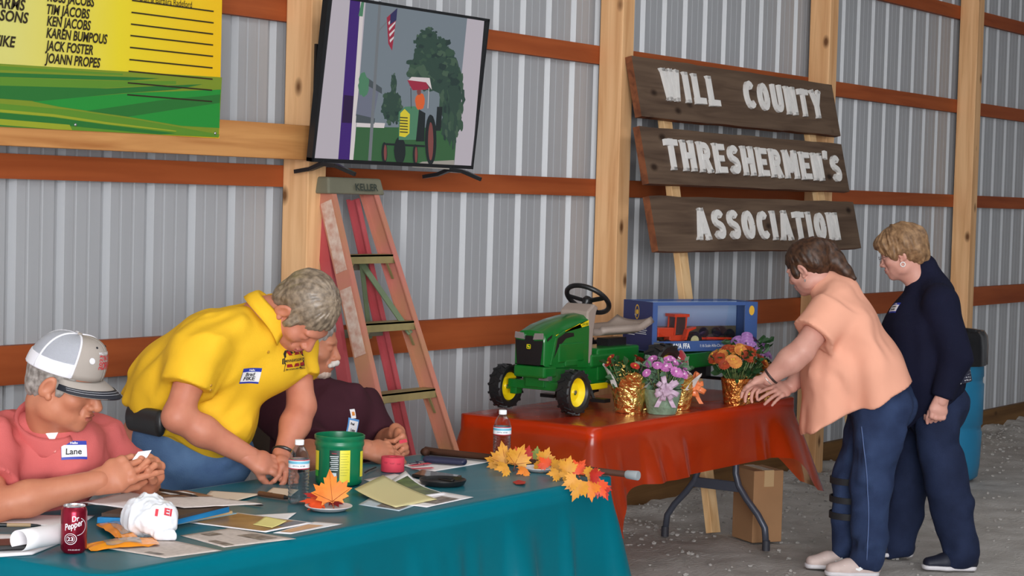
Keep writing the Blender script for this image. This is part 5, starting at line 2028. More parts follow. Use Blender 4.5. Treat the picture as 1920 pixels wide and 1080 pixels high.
# jeans, holster, shoes
S = Sculpt()
S.ell((-1.445, -0.855, 0.875), (0.190, 0.175, 0.14), None, 0)
S.ell((-1.42, -0.96, 0.80), (0.18, 0.13, 0.13), None, 0.05)
for s in (-1, 1):
    leg_sculpt(S, (-1.445+s*0.085, -0.88, 0.82), (-1.45+s*0.105, -0.84, 0.46), (-1.46+s*0.115, -0.76, 0.10), (0.105, 0.085, 0.075))
S.cut((-1.46, -0.8, 0.965), (0, 0, 1))
S.warp(fold_warp(0.010, 14.0, (0.9, 0.2, 0.5), 3.0, 0.5))
skin_object('jeans', [S.mesh(0.009)], jeans_m, ym)
S = Sculpt()
p0, p1 = atd(246, 782, 6.28), atd(300, 794, 6.13)
S.tube([p0, p1], [0.044, 0.044], [0.020, 0.020], (0, 0, 1), 0.0)
skin_object('phone_holster', [S.mesh(0.005)], leather, ym)
for s in (-1, 1):
    shoe(ym, (-1.46+s*0.115, -0.70, 0.004), (s*0.1, -1, 0), shoe_m, shoe_m)
# wristwatch on the left wrist
wd = nrm(wrL-elL)
wA = frame(np.cross(wd, (0, 0, 1)), wd)
cw = wrL-wd*0.012
MB().tube([cw+(wA[0]*math.cos(a)+wA[1]*math.sin(a))*0.036 for a in np.linspace(0, 2*math.pi, 22, endpoint=False)], 0.006, 6, closed=True).build('wristwatch', mat('dark_metal_band', (0.08, 0.08, 0.08), 0.3, 0.8), ym, smooth=True)

# ---------- man in pink with the cap, seated at the near end
pm = thing('person', 'seated man in a salmon pink shirt and grey mesh cap reading a slip of paper', 'person', (-2.27, -0.98, 0.0))
skin2 = skin_mat('tanned_skin', srgb(196, 128, 98), srgb(176, 102, 76))
lip2 = mat('tanned_lip', srgb(164, 88, 74), 0.5)
pink = mat('salmon_cotton', srgb(202, 100, 98), 0.8, var=0.05, scale=7, bump=0.15, bscale=320, spec=0.2)
hA = frame((0.36, -0.84, -0.34), (0.10, -0.30, 0.95))
hO = atd(124, 716, 5.52)
nk = atd(98, 812, 5.60)
H, HL = head_sculpt(hO, hA, nk, sc=1.05, fat=1.08, nose=1.15, neck_r=0.062, jaw=1.08)
head = H.mesh(0.0034)
shR, elR, wrR = atd(-25, 842, 5.50), atd(-20, 952, 5.34), atd(186, 903, 5.44)
shL, elL, wrL = atd(186, 826, 5.80), atd(262, 918, 5.78), atd(276, 905, 5.60)
aR = arm_sculpt(shR, elR, wrR, (0.058, 0.046, 0.034)).mesh(0.006)
aL = arm_sculpt(shL, elL, wrL, (0.058, 0.046, 0.032)).mesh(0.006)
hdR = hand_sculpt(wrR, atd(258, 872, 5.48)-wrR, (-0.50, -0.72, 0.45), 1, ((0.15, 0.25), (0.3, 0.45), (0.42, 0.6), (0.5, 0.7)), elR, thumb=(0.40, 0.8, -0.35), sc=1.08, wr=0.032).mesh(0.0028)
hdL = hand_sculpt(wrL, atd(284, 866, 5.555)-wrL, (0.66, -0.1, 0.5), -1, ((0.9, 0.9), (1.0, 0.9), (1.05, 0.9), (1.1, 0.9)), elL, thumb=(0.35, 0.75, -0.6), sc=1.08, wr=0.033).mesh(0.0028)
tc_ = (shR+shL)/2
core = Sculpt().tube([(-2.27, -0.95, 0.50), (-2.26, -0.98, 0.75), tc_-np.array([0, -0.02, 0.02])], [0.15, 0.15, 0.13], [0.10, 0.11, 0.08], SX).cone(nk, tc_, 0.06, 0.09, 0.03)
for s in (-1, 1):
    leg_sculpt(core, (-2.27+s*0.10, -0.97, 0.52), (-2.27+s*0.13, -1.40, 0.50), (-2.27+s*0.13, -1.36, 0.09), (0.08, 0.06, 0.045))
skin_object('body', [head, aR, aL, hdR, hdL, core.mesh(0.012)], [skin2, lip2], pm, lips_slot(HL, hA, hO, 1.05))
S = Sculpt()
S.ell(HL(0, -0.020, 0.030), np.array([0.083, 0.100, 0.088])*1.05, hA, 0)
S.ell(HL(0, -0.055, -0.030), np.array([0.064, 0.050, 0.050])*1.05, hA, 0.03)
for s in (-1, 1):
    S.ell(HL(s*0.074, 0.020, -0.004), np.array([0.010, 0.016, 0.026])*1.05, hA, 0.012)
    S.ell(HL(s*0.092, -0.006, -0.030), np.array([0.024, 0.022, 0.036])*1.05, hA, 0.006, True)
S.ell(HL(0, 0.120, -0.030), np.array([0.085, 0.080, 0.110])*1.05, hA, 0.008, True)
S.cut(HL(0, 0, 0.062), hA[2])
S.warp(hair_warp(hO, hA, 0.0028, 18, 2.0))
skin_object('hair', [S.mesh(0.0036)], mat('silver_hair', srgb(172, 164, 158), 0.45, col2=srgb(112, 104, 98), scale=60, detail=6), pm)
# shirt
S = Sculpt()
S.tube([(-2.275, -0.945, 0.56), (-2.255, -0.985, 0.72), (-2.225, -1.040, 0.87), tc_-np.array([-0.01, 0.015, 0.035])], [0.185, 0.195, 0.200, 0.160], [0.145, 0.160, 0.155, 0.112], shL-shR, 0.05)
S.ell(tc_+np.array([0, 0.005, 0.005]), (0.17, 0.085, 0.062), frame(np.cross((0, 0, 1), shL-shR), (0, 0, 1)), 0.05)
sR = shR*0.32+elR*0.68
sL = shL*0.42+elL*0.58
S.tube([shR, sR], [0.088, 0.088], [0.088, 0.084], SX, 0.05, flat=True)
S.tube([shL, sL], [0.080, 0.080], [0.080, 0.076], SX, 0.05, flat=True)
S.ell(shR, (0.088,)*3, None, 0.04)
S.ell(shL, (0.082,)*3, None, 0.04)
S.ell(atd(132, 850, 5.62), (0.12, 0.10, 0.11), None, 0.06)
n0 = HL(0, -0.028, -0.075)
S.cone(tc_, nk+(n0-nk)*0.15, 0.098, 0.078, 0.04)
S.warp(fold_warp(0.013, 10.0, (0.1, -0.2, 0.9), 11.0, 0.35))
S.warp(fold_warp(0.009, 18.0, (0.5, -0.3, 0.7), 16.0, 0.4))
dR, dL = nrm(elR-shR), nrm(elL-shL)
S.cone(sR+dR*0.035, sR+dR*0.12, 0.068, 0.070, 0.004, True)
S.cone(sL+dL*0.035, sL+dL*0.12, 0.060, 0.062, 0.004, True)
shirt = S.mesh(0.0075)
so = skin_object('shirt', [shirt], pink, pm)
SF = Surf([shirt])
collar_ring(so, nk+(n0-nk)*0.30, nrm(n0-nk), 0.084, 0.058, pink, open_dir=(0.30, -0.92, -0.2), tilt=0.5)
c, un = SF.px(97, 815)
vp = [(78, 800), (86, 799), (96, 798), (106, 799), (114, 801), (108, 814), (99, 832), (90, 820)]
MB().add([SF.px(*q)[0]+un*0.003 for q in vp], [tuple(range(len(vp)))]).build('undershirt', mat('white_cotton', srgb(232, 228, 228), 0.8), pm, fix=False)
SF.tag(so, 139, 844, (-0.05, -0.2, 1), 0.074, 0.054, [('Lane', -0.34, -0.24, 0.46, 0.62)], roll=0.06)
for (u, v) in ((103, 846), (113, 908)):
    p, n = SF.px(u, v)
    MB().lathe([(0.0005, 0.0032), (0.004, 0.003), (0.0052, 0.0015), (0.0052, -0.002)], p, 12, A=frame(np.cross(n, (1, 0, 0.1)), n)).build('button', mat('pink_button', srgb(206, 116, 108), 0.35), so, smooth=40)
S = Sculpt()
S.ell((-2.27, -0.95, 0.55), (0.18, 0.15, 0.10), None, 0)
for s in (-1, 1):
    leg_sculpt(S, (-2.27+s*0.095, -0.98, 0.54), (-2.27+s*0.13, -1.42, 0.52), (-2.27+s*0.13, -1.38, 0.10), (0.098, 0.082, 0.07))
S.warp(fold_warp(0.008, 14.0, (0.9, 0.2, 0.5), 3.0, 0.5))
skin_object('trousers', [S.mesh(0.012)], mat('dark_trousers', srgb(48, 42, 40), 0.85), pm)
for s in (-1, 1):
    shoe(pm, (-2.27+s*0.13, -1.32, 0.004), (s*0.1, -1, 0), shoe_m, shoe_m)

# cap: crown shell in panels, brim, button, band
cap = thing('baseball_cap', 'grey baseball cap with white mesh back and black-edged brim on the seated man', 'cap', HL(0, 0, 0.06))
capg, capw, capb = mat('cap_grey_twill', srgb(164, 154, 146), 0.8, bump=0.1, bscale=500), mat('cap_white', srgb(232, 230, 236), 0.8), mat('cap_black', srgb(26, 28, 38), 0.7)
mesh_m = mat('cap_white_mesh', srgb(196, 198, 208), 0.8, bump=0.6, bscale=700, detail=1)


def capP(az, t, off=0.0):
    """crown: az 0 = front, t 0 rim .. 1 top"""
    rx, ry = 0.0865+off, 0.1065+off
    a = t*math.pi/2
    q = math.cos(a)**0.72
    z = 0.030+(0.105+off)*math.sin(a)**0.92
    fy = math.cos(az)
    z += (0.012 if fy > 0 else 0.0)*fy*math.sin(2*a)
    y = fy*ry*q-0.016+0.006*math.sin(a)
    x = math.sin(az)*rx*q
    zt = z+0.010*(-fy)*(1-t)*-1
    return HL(x, y, zt)


def cap_panel(name, a0, a1, m, off=0.0, t0=0.0, t1=0.995):
    n, k = 14, 14
    P = np.array([[capP(a0+(a1-a0)*j/n, t0+(t1-t0)*i/k, off) for j in range(n+1)] for i in range(k+1)])
    o = MB().grid(P).build(name, m, cap, smooth=True, fix=False)
    md = o.modifiers.new('thick', 'SOLIDIFY')
    md.thickness = 0.0025
    return o


d60 = math.radians(60)
for k, m in enumerate((capg, mesh_m, mesh_m, mesh_m, mesh_m, capg)):
    cap_panel('cap_panel', k*d60, (k+1)*d60, m)
for k in range(6):       # white piping over the seams
    az = k*d60
    pts = [capP(az, t, 0.0022) for t in np.linspace(0.01, 0.99, 14)]
    wpi = 0.0034 if k in (1, 2, 4, 5) else 0.0012
    MB().tube(pts, wpi, 6).build('seam_tape', capw if k not in (0,) else capg, cap, smooth=True)
cap_panel('white_band', d60, 5*d60, capw, 0.0022, 0.0, 0.20)
MB().lathe([(0.0005, 0.006), (0.006, 0.005), (0.009, 0.0), (0.009, -0.003)], capP(0, 0.999)+hA[2]*0.002, 14, A=hA).build('top_button', capg, cap, smooth=40)
for az in (-0.42, -1.45, 0.42):
    p = capP(az, 0.56, 0.003)
    q = nrm(p-HL(0, -0.016, 0.03))
    MB().lathe([(0.0005, 0.001), (0.0032, 0.001), (0.0034, -0.001)], p, 10, A=frame(np.cross(q, hA[2]), q)).build('eyelet', capb, cap)


def brimP(u, v, off=0.0):
    """u -1..1 across, v 0 at the crown .. 1 at the edge"""
    az = u*math.radians(72)
    rx, ry = 0.0875, 0.1075
    x0, y0 = math.sin(az)*rx, math.cos(az)*ry-0.016
    L_ = 0.070*math.cos(u*1.35)**0.75 if abs(u) < 1 else 0.0
    x = x0*(1+0.10*v)
    y = y0+L_*v
    z = 0.030+0.010*math.cos(az)*-0+0.010-0.010*v-0.55*(x*x)*(4.5+3.0*v)*0.7-0.010*v*v
    return HL(x, y, z+off)


def brim(name, v0, v1, m, off, th=0.003):
    P = np.array([[brimP(-1+2*j/28, v0+(v1-v0)*i/8, off) for j in range(29)] for i in range(9)])
    o = MB().grid(P).build(name, m, cap, smooth=True, fix=False)
    md = o.modifiers.new('thick', 'SOLIDIFY')
    md.thickness = th
    return o


brim('brim', 0.0, 1.0, capg, 0.0)
brim('brim_edge', 0.62, 1.02, capb, 0.0022, 0.0075)
for v in (0.74, 0.86):
    MB().tube([brimP(u, v, 0.0035) for u in np.linspace(-0.97, 0.97, 30)], 0.00035, 4).build('brim_stitch', capw, cap)
# printed front: badge and lettering
cred, cwht = mat('cap_red_print', srgb(196, 40, 48), 0.7), capw


def cap_text(s, az0, t0, w, hgt, m, name='cap_lettering', off=0.004, vert=False, bold=0.0012):
    V, F = text2d(s, 1.0, offset=0.02)
    V[:, 0] = (V[:, 0]-V[:, 0].min())/(V[:, 0].max()-V[:, 0].min())
    V[:, 1] = (V[:, 1]-V[:, 1].min())/max(1e-6, V[:, 1].max()-V[:, 1].min())
    a, b = (V[:, 0], V[:, 1]) if not vert else (1-V[:, 1], V[:, 0])
    W_ = [capP(az0-w*(1-x)+w, t0+hgt*y, off) if False else capP(az0+w*x, t0+hgt*y, off) for x, y in zip(a, b)]
    MB().add(np.array(W_), F).build(name, m, cap, fix=False)


# his right side of the front panel is what shows: azimuth runs from x+ (his right) to x-
S0 = 1
for s, az, t, w, hh, m, v in (('2023', 0.36, 0.17, -0.13, 0.235, cred, True), ('TRACTOR', 0.21, 0.31, -0.50, 0.085, cred, False), ('DRIVE', 0.21, 0.17, -0.50, 0.12, cred, False),
                              ('WILL COUNTY', 0.40, 0.415, -0.66, 0.045, cwht, False)):
    cap_text(s, az, t, w, hh, m, vert=v)
p = capP(0.62, 0.30, 0.003)
q = nrm(p-HL(0, -0.016, 0.05))
MB().lathe([(0.0005, 0.0028), (0.0085, 0.0024), (0.0095, 0.0)], p, 20, A=frame(np.cross(q, hA[2]), q)).build('pin_badge', cwht, cap, smooth=40)
# slip of paper in his fingers
pp = atd(262, 862, 5.512)
ua, va = atd(284, 846, 5.512)-atd(252, 850, 5.512), atd(262, 845, 5.512)-atd(248, 872, 5.50)
sl = MB().add([atd(243, 869, 5.49), atd(268, 870, 5.515), atd(284, 844, 5.535), atd(259, 847, 5.51)], [(0, 1, 2, 3)])
slo = sl.build('paper_slip', mat('white_paper', srgb(240, 236, 238), 0.8))
md = slo.modifiers.new('thick', 'SOLIDIFY')
md.thickness = 0.0006
tag(slo, 'small white folded slip held in the fingers of the man in pink', 'paper')

# ---------- man in maroon, seated behind the ladder side of the table
mm = thing('person', 'seated man with white moustache in a dark maroon shirt holding red tickets', 'person', (-0.70, -0.82, 0.0))
maroon = mat('maroon_jersey', srgb(62, 28, 38), 0.85, var=0.08, scale=6, spec=0.2)
hO = atd(580, 642, 7.0)
hA = frame((0.52, -0.82, -0.20), (0.08, -0.18, 0.98))
nk = atd(580, 724, 7.06)
H, HL = head_sculpt(hO, hA, nk, sc=1.04, fat=1.05, neck_r=0.060)
H = H.mesh(0.0038)
shR, elR, wrR = atd(528, 770, 6.90), atd(588, 862, 6.72), atd(686, 842, 6.70)
shL, elL, wrL = atd(668, 762, 7.20), atd(722, 838, 7.10), atd(744, 812, 6.90)
parts = [H, arm_sculpt(shR, elR, wrR, (0.056, 0.046, 0.032)).mesh(0.007), arm_sculpt(shL, elL, wrL, (0.056, 0.046, 0.032)).mesh(0.007),
         hand_sculpt(wrR, atd(750, 846, 6.74)-wrR, (-0.35, -0.45, 0.8), 1, ((0.35, 0.4), (0.45, 0.5), (0.55, 0.55), (0.6, 0.6)), elR, thumb=(0.4, 0.8, -0.3), sc=1.06, wr=0.032).mesh(0.003),
         hand_sculpt(wrL, atd(762, 842, 6.80)-wrL, (0.75, -0.45, 0.35), -1, ((1.0, 0.9), (1.0, 1.0), (1.05, 1.0), (1.1, 1.0)), elL, thumb=(0.3, 0.8, -0.6), sc=1.06, wr=0.032).mesh(0.003)]
tc_ = (shR+shL)/2
core = Sculpt().tube([(-0.68, -0.80, 0.50), (-0.68, -0.84, 0.75), tc_], [0.15, 0.15, 0.13], [0.10, 0.11, 0.08], SX).cone(nk, tc_, 0.06, 0.09, 0.03)
for s in (-1, 1):
    leg_sculpt(core, (-0.69+s*0.10, -0.82, 0.52), (-0.69+s*0.13, -1.24, 0.50), (-0.69+s*0.13, -1.20, 0.09), (0.08, 0.06, 0.045))
parts.append(core.mesh(0.012))
skin_object('body', parts, [skin2, lip2], mm, lips_slot(HL, hA, hO, 1.04))
S = Sculpt()
for s in (-1, 1):
    S.cone(HL(s*0.004, 0.106, -0.047), HL(s*0.030, 0.092, -0.060), 0.0125, 0.008, 0.008)
S.ell(HL(0, 0.092, -0.078), (0.012, 0.010, 0.010), hA, 0.003)
S.ops.pop()
S.warp(hair_warp(hO, hA, 0.002, 20, 3.0))
skin_object('moustache', [S.mesh(0.003)], mat('white_whisker', srgb(214, 206, 198), 0.6), mm)
S = Sculpt()
S.ell(HL(0, 0.060, -0.094), np.array([0.044, 0.040, 0.024]), hA, 0)
S.ell(HL(0, 0.098, -0.062), np.array([0.040, 0.03, 0.020]), hA, 0.004, True)
S.warp(hair_warp(hO, hA, 0.002, 22, 5.0))
skin_object('beard', [S.mesh(0.0034)], mat('grey_stubble', srgb(196, 172, 158), 0.7), mm)
S = Sculpt()
S.ell(HL(0, -0.018, 0.040), np.array([0.083, 0.103, 0.090])*1.04, hA, 0)
S.ell(HL(0, 0.125, -0.035), np.array([0.090, 0.080, 0.110])*1.04, hA, 0.008, True)
S.cut(HL(0, 0, -0.03), -hA[2])
S.warp(hair_warp(hO, hA, 0.003, 18, 4.0))
skin_object('hair', [S.mesh(0.004)], mat('silver_hair', srgb(172, 164, 158), 0.45), mm)
S = Sculpt()
S.tube([(-0.69, -0.80, 0.54), (-0.69, -0.83, 0.72), (-0.68, -0.85, 0.86), tc_-np.array([0, 0, 0.03])], [0.185, 0.195, 0.19, 0.16], [0.145, 0.15, 0.135, 0.10], shL-shR, 0.05)
S.ell(tc_, (0.16, 0.085, 0.06), frame(np.cross((0, 0, 1), shL-shR), (0, 0, 1)), 0.05)
S.cone(tc_, nk+(tc_-nk)*0.3, 0.10, 0.082, 0.04)
S.ell(shR, (0.085,)*3, None, 0.04)
S.ell(shL, (0.085,)*3, None, 0.04)
S.tube([shR, shR*0.25+elR*0.75], [0.086, 0.080], [0.086, 0.080], SX, 0.05, flat=True)
S.tube([shL, shL*0.15+elL*0.85], [0.086, 0.082], [0.086, 0.078], SX, 0.05, flat=True)
S.warp(fold_warp(0.016, 10.0, (0.1, -0.2, 0.9), 21.0, 0.35))
shirt = S.mesh(0.008)
so = skin_object('shirt', [shirt], maroon, mm)
SF = Surf([shirt])
SF.tag(so, 661, 801, (0.1, -0.2, 1), 0.058, 0.062, [('Fred', -0.30, 0.12, 0.20, 0.34), ('Cotton', -0.22, -0.24, 0.20, 0.44)], border=(96, 158, 220), light=True, roll=-0.12)
c, un = SF.px(661, 776)
uy = nrm(np.array([0, 0, 1.0])-un*un[2])
pk = SF.sheet('pocket_label', c, np.cross(uy, un), uy, un, 0.026, 0.034, mat('tag_white', srgb(240, 238, 240), 0.6), so, 0.003)
SF.sheet('pocket_label_mark', c, np.cross(uy, un), uy, un, 0.014, 0.014, mat('label_orange', srgb(220, 140, 60), 0.6), pk, 0.0045)
S = Sculpt()
S.ell((-0.69, -0.80, 0.55), (0.18, 0.15, 0.10), None, 0)
for s in (-1, 1):
    leg_sculpt(S, (-0.69+s*0.095, -0.82, 0.54), (-0.69+s*0.13, -1.26, 0.52), (-0.69+s*0.13, -1.22, 0.10), (0.098, 0.082, 0.07))
skin_object('trousers', [S.mesh(0.012)], mat('dark_trousers', srgb(48, 42, 40), 0.85), mm)
for s in (-1, 1):
    shoe(mm, (-0.69+s*0.13, -1.16, 0.004), (s*0.1, -1, 0), shoe_m, shoe_m)
# red ticket strip pinched in his left hand
tk = MB().add([atd(748, 826, 6.74), atd(762, 823, 6.76), atd(764, 829, 6.75), atd(750, 832, 6.73)], [(0, 1, 2, 3)]).build('raffle_ticket', mat('ticket_red', srgb(214, 62, 82), 0.7))
md = tk.modifiers.new('thick', 'SOLIDIFY')
md.thickness = 0.0006
tag(tk, 'red raffle ticket pinched in the left hand of the man in maroon', 'ticket')

# ---------- woman in peach, bending over the flower table
FL_ = -RT*np.array([1, 1, 0])
FL_ = nrm(FL_)                                   # the way both women face
LAT = nrm(np.array([FW[0], FW[1], 0]))           # away from the camera: their right
pw = thing('person', 'woman with brown ponytail in a peach T-shirt and jeans bending over the flower pots', 'person', atz(1625, 1062, 0.0)*np.array([1, 1, 0]))
skin3 = skin_mat('fair_skin', srgb(212, 158, 142), srgb(196, 134, 120))
lip3 = mat('fair_lip', srgb(186, 104, 102), 0.5)
peach = mat('peach_cotton', srgb(238, 172, 146), 0.85, var=0.03, scale=5, spec=0.2)
hO = atd(1513, 500, 8.94)
hA = frame(-RT*0.70+DN*0.42+FW*0.55, -RT*0.30-DN*0.95)
nk = atd(1545, 535, 8.94)
H, HL = head_sculpt(hO, hA, nk, sc=0.99, fat=1.06, nose=0.9, neck_r=0.054, brow=0.7)
H = H.mesh(0.0038)
shL, elL, wrL = atd(1556, 584, 8.77), atd(1504, 658, 8.68), atd(1441, 709, 8.72)
shR, elR, wrR = atd(1558, 584, 9.11), atd(1518, 690, 9.12), atd(1482, 724, 9.04)
parts = [H, arm_sculpt(shL, elL, wrL, (0.062, 0.056, 0.036)).mesh(0.007), arm_sculpt(shR, elR, wrR, (0.062, 0.052, 0.034)).mesh(0.007),
         hand_sculpt(wrL, atd(1402, 730, 8.80)-wrL, (0.1, -0.6, 0.75), -1, ((0.35, 0.5), (0.45, 0.6), (0.55, 0.7), (0.6, 0.7)), elL, thumb=(0.5, 0.7, -0.3), sc=0.98, wr=0.033).mesh(0.003),
         hand_sculpt(wrR, atd(1432, 745, 8.96)-wrR, (-0.15, -0.55, 0.8), 1, ((0.1, 0.2), (0.15, 0.25), (0.2, 0.3), (0.2, 0.3)), elR, thumb=(0.6, 0.7, 0.1), sc=1.0, wr=0.031, spread=0.12).mesh(0.003)]
hip = atd(1652, 752, 8.94)
kneeN, ankN = atd(1634, 908, 8.82), atd(1627, 1042, 8.80)
kneeF, ankF = atd(1597, 900, 9.01), atd(1588, 1030, 8.97)
hipN, hipF = atd(1650, 800, 8.84), atd(1632, 800, 9.04)
core = Sculpt().tube([hip, atd(1615, 650, 8.94), atd(1572, 570, 8.94)], [0.15, 0.15, 0.13], [0.11, 0.11, 0.07], LAT).cone(nk, atd(1575, 575, 8.94), 0.055, 0.08, 0.03)
leg_sculpt(core, hipN, kneeN, ankN, (0.08, 0.06, 0.045))
leg_sculpt(core, hipF, kneeF, ankF, (0.08, 0.06, 0.045))
parts.append(core.mesh(0.012))
skin_object('body', parts, [skin3, lip3], pw, lips_slot(HL, hA, hO, 0.99))
brown = mat('brown_hair', srgb(84, 56, 38), 0.45, col2=srgb(44, 28, 20), scale=50, detail=6, spec=0.35)
S = Sculpt()
S.ell(HL(0, -0.018, 0.036), np.array([0.084, 0.104, 0.092]), hA, 0)
S.ell(HL(0, -0.068, -0.012), np.array([0.062, 0.048, 0.060]), hA, 0.03)
for s in (-1, 1):
    S.ell(HL(s*0.070, 0.030, 0.000), np.array([0.014, 0.022, 0.036]), hA, 0.015)
S.ell(HL(0, 0.128, -0.030), np.array([0.088, 0.084, 0.105]), hA, 0.008, True)
for s in (-1, 1):
    S.ell(HL(s*0.092, -0.006, -0.036), np.array([0.026, 0.024, 0.038]), hA, 0.006, True)
tail = [HL(0, -0.095, 0.070), atd(1552, 466, 8.94), atd(1566, 488, 8.92), atd(1586, 510, 8.90), atd(1602, 522, 8.88)]
S.cone(tail[0], tail[1], 0.034, 0.042, 0.03)
S.cone(tail[1], tail[2], 0.042, 0.044, 0.02)
S.cone(tail[2], tail[3], 0.044, 0.030, 0.02)
S.cone(tail[3], tail[4], 0.030, 0.010, 0.02)
S.warp(hair_warp(hO, hA, 0.0030, 18, 7.0))
skin_object('hair', [S.mesh(0.0042)], brown, pw)
MB().tube([tail[0]+(hA[0]*math.cos(a)+hA[2]*math.sin(a))*0.031+0.006*hA[1]*math.sin(3*a) for a in np.linspace(0, 2*math.pi, 20, endpoint=False)], 0.006, 6, closed=True).build(
    'hair_tie', mat('pale_hair_tie', srgb(206, 200, 204), 0.6), pw, smooth=True)
# T-shirt
S = Sculpt()
S.tube([atd(1650, 742, 8.94), atd(1616, 672, 8.94), atd(1588, 610, 8.94), atd(1566, 560, 8.94)], [0.205, 0.205, 0.200, 0.165], [0.150, 0.145, 0.130, 0.090], LAT, 0.05)
S.tube([atd(1568, 610, 8.94), atd(1560, 700, 8.94), atd(1556, 800, 8.94)], [0.175, 0.195, 0.205], [0.105, 0.115, 0.125], LAT, 0.06)
S.tube([atd(1640, 700, 8.94), atd(1648, 790, 8.94)], [0.205, 0.21], [0.14, 0.155], LAT, 0.06)
S.ell(atd(1564, 550, 8.94), (0.165, 0.085, 0.060), frame(FL_, (0, 0, 1)), 0.04)
S.cone(atd(1568, 555, 8.94), nk, 0.090, 0.070, 0.04)
sL = shL*0.40+elL*0.60
sR = shR*0.40+elR*0.60
for a, b in ((shL, sL), (shR, sR)):
    S.ell(a, (0.086,)*3, None, 0.045)
    S.tube([a, b], [0.090, 0.104], [0.086, 0.092], FL_, 0.045, flat=True)
S.cut(atd(1607, 762, 8.94), RT*0.43+DN*0.90, 0.006)
S.cut(atd(1712, 712, 8.94), RT, 0.02)
S.warp(fold_warp(0.011, 7.0, (0.0, 0.1, 1.0), 31.0, 0.2))
S.warp(fold_warp(0.006, 15.0, (-0.4, 0.3, 0.8), 36.0, 0.4))
for a, b in ((elL-shL, sL), (elR-shR, sR)):
    d_ = nrm(a)
    S.cone(b+d_*0.040, b+d_*0.13, 0.076, 0.078, 0.004, True)
shirt = S.mesh(0.009)
skin_object('shirt', [shirt], peach, pw)
# jeans
S = Sculpt()
S.ell(hip+np.array([0, 0, -0.01]), (0.17, 0.19, 0.15), frame(FL_, (0, 0, 1))[[1, 0, 2]], 0)
leg_sculpt(S, hipN, kneeN, ankN, (0.118, 0.092, 0.078))
leg_sculpt(S, hipF, kneeF, ankF, (0.112, 0.088, 0.072))
S.cut(ankN+np.array([0, 0, -0.055]), (0, 0, -1))
S.warp(fold_warp(0.014, 13.0, (0.6, -0.6, 0.35), 3.0, 0.6))
jeans = S.mesh(0.009)
jo = skin_object('jeans', [jeans], denim2, pw)
JF = Surf([jeans])
sm_ = mat('seam_thread', srgb(84, 104, 148), 0.8)
seam = []
for i in range(40):
    t = i/39
    u = 1616+4*t+10*math.sin(t*2.6)
    v = 800+250*t
    p, n = JF.px(u, v, 3)
    seam.append(p+n*0.0035)
MB().tube(seam, 0.0028, 5).build('side_seam', sm_, jo, smooth=True)
# knee brace straps on the far leg
for zf, hh in ((900, 0.030), (935, 0.028), (965, 0.030)):
    cpt = kneeF if zf <= 900 else kneeF+(ankF-kneeF)*((zf-900)/130)
    rr = 0.088+0.008-(0.014*(zf-900)/130)
    MB().lathe([(rr, -hh/2), (rr+0.006, -hh/2), (rr+0.006, hh/2), (rr, hh/2), (rr, -hh/2)], cpt, 26, caps=False).build('knee_strap', mat('black_strap', (0.015, 0.015, 0.018), 0.6), pw, smooth=40)
sneak, sole_ = mat('pale_pink_sneaker', srgb(206, 186, 180), 0.7, var=0.05, scale=30), mat('pale_sole', srgb(214, 210, 214), 0.6)
gN, gF = atz(1655, 1078, 0.0), atz(1606, 1066, 0.0)
for g_, an in ((gN, ankN), (gF, ankF)):
    hl = np.array([an[0], an[1], 0.004])-FL_*0.055
    sh_ = shoe(pw, hl, FL_*1.0+LAT*-0.05, sneak, sole_, L=0.265)
    q = hl+FL_*0.12-LAT*0.047+np.array([0, 0, 0.042])
    MB().prism([(-0.045, 0.004), (-0.02, -0.012), (0.055, 0.014), (-0.015, 0.0), (-0.035, 0.018)], q, FL_, np.array([0, 0, 1.0]), 0.003, un=-LAT).build('shoe_swoosh', mat('white_trim', (.85, .85, .85), .5), sh_)
# watch and bracelets, earring
wd = nrm(wrL-elL)
wA = frame(np.cross(wd, (0, 0, 1)), wd)
cw = wrL-wd*0.015
MB().tube([cw+(wA[0]*math.cos(a)+wA[1]*math.sin(a))*0.037 for a in np.linspace(0, 2*math.pi, 22, endpoint=False)], 0.0065, 6, closed=True).build('wristwatch', mat('brown_strap', srgb(58, 40, 38), 0.5), pw, smooth=True)
cw = wrL+wd*0.006
MB().tube([cw+(wA[0]*math.cos(a)+wA[1]*math.sin(a))*0.035 for a in np.linspace(0, 2*math.pi, 22, endpoint=False)], 0.0022, 6, closed=True).build('bracelet', mat('silver_chain', (.8, .8, .8), .2, .9), pw, smooth=True)
e_ = HL(-0.086, -0.004, -0.052)
MB().tube([e_, e_-np.array([0, 0, 0.012])], 0.0035, 6).build('earring', mat('silver_chain', (.8, .8, .8), .2, .9), pw)

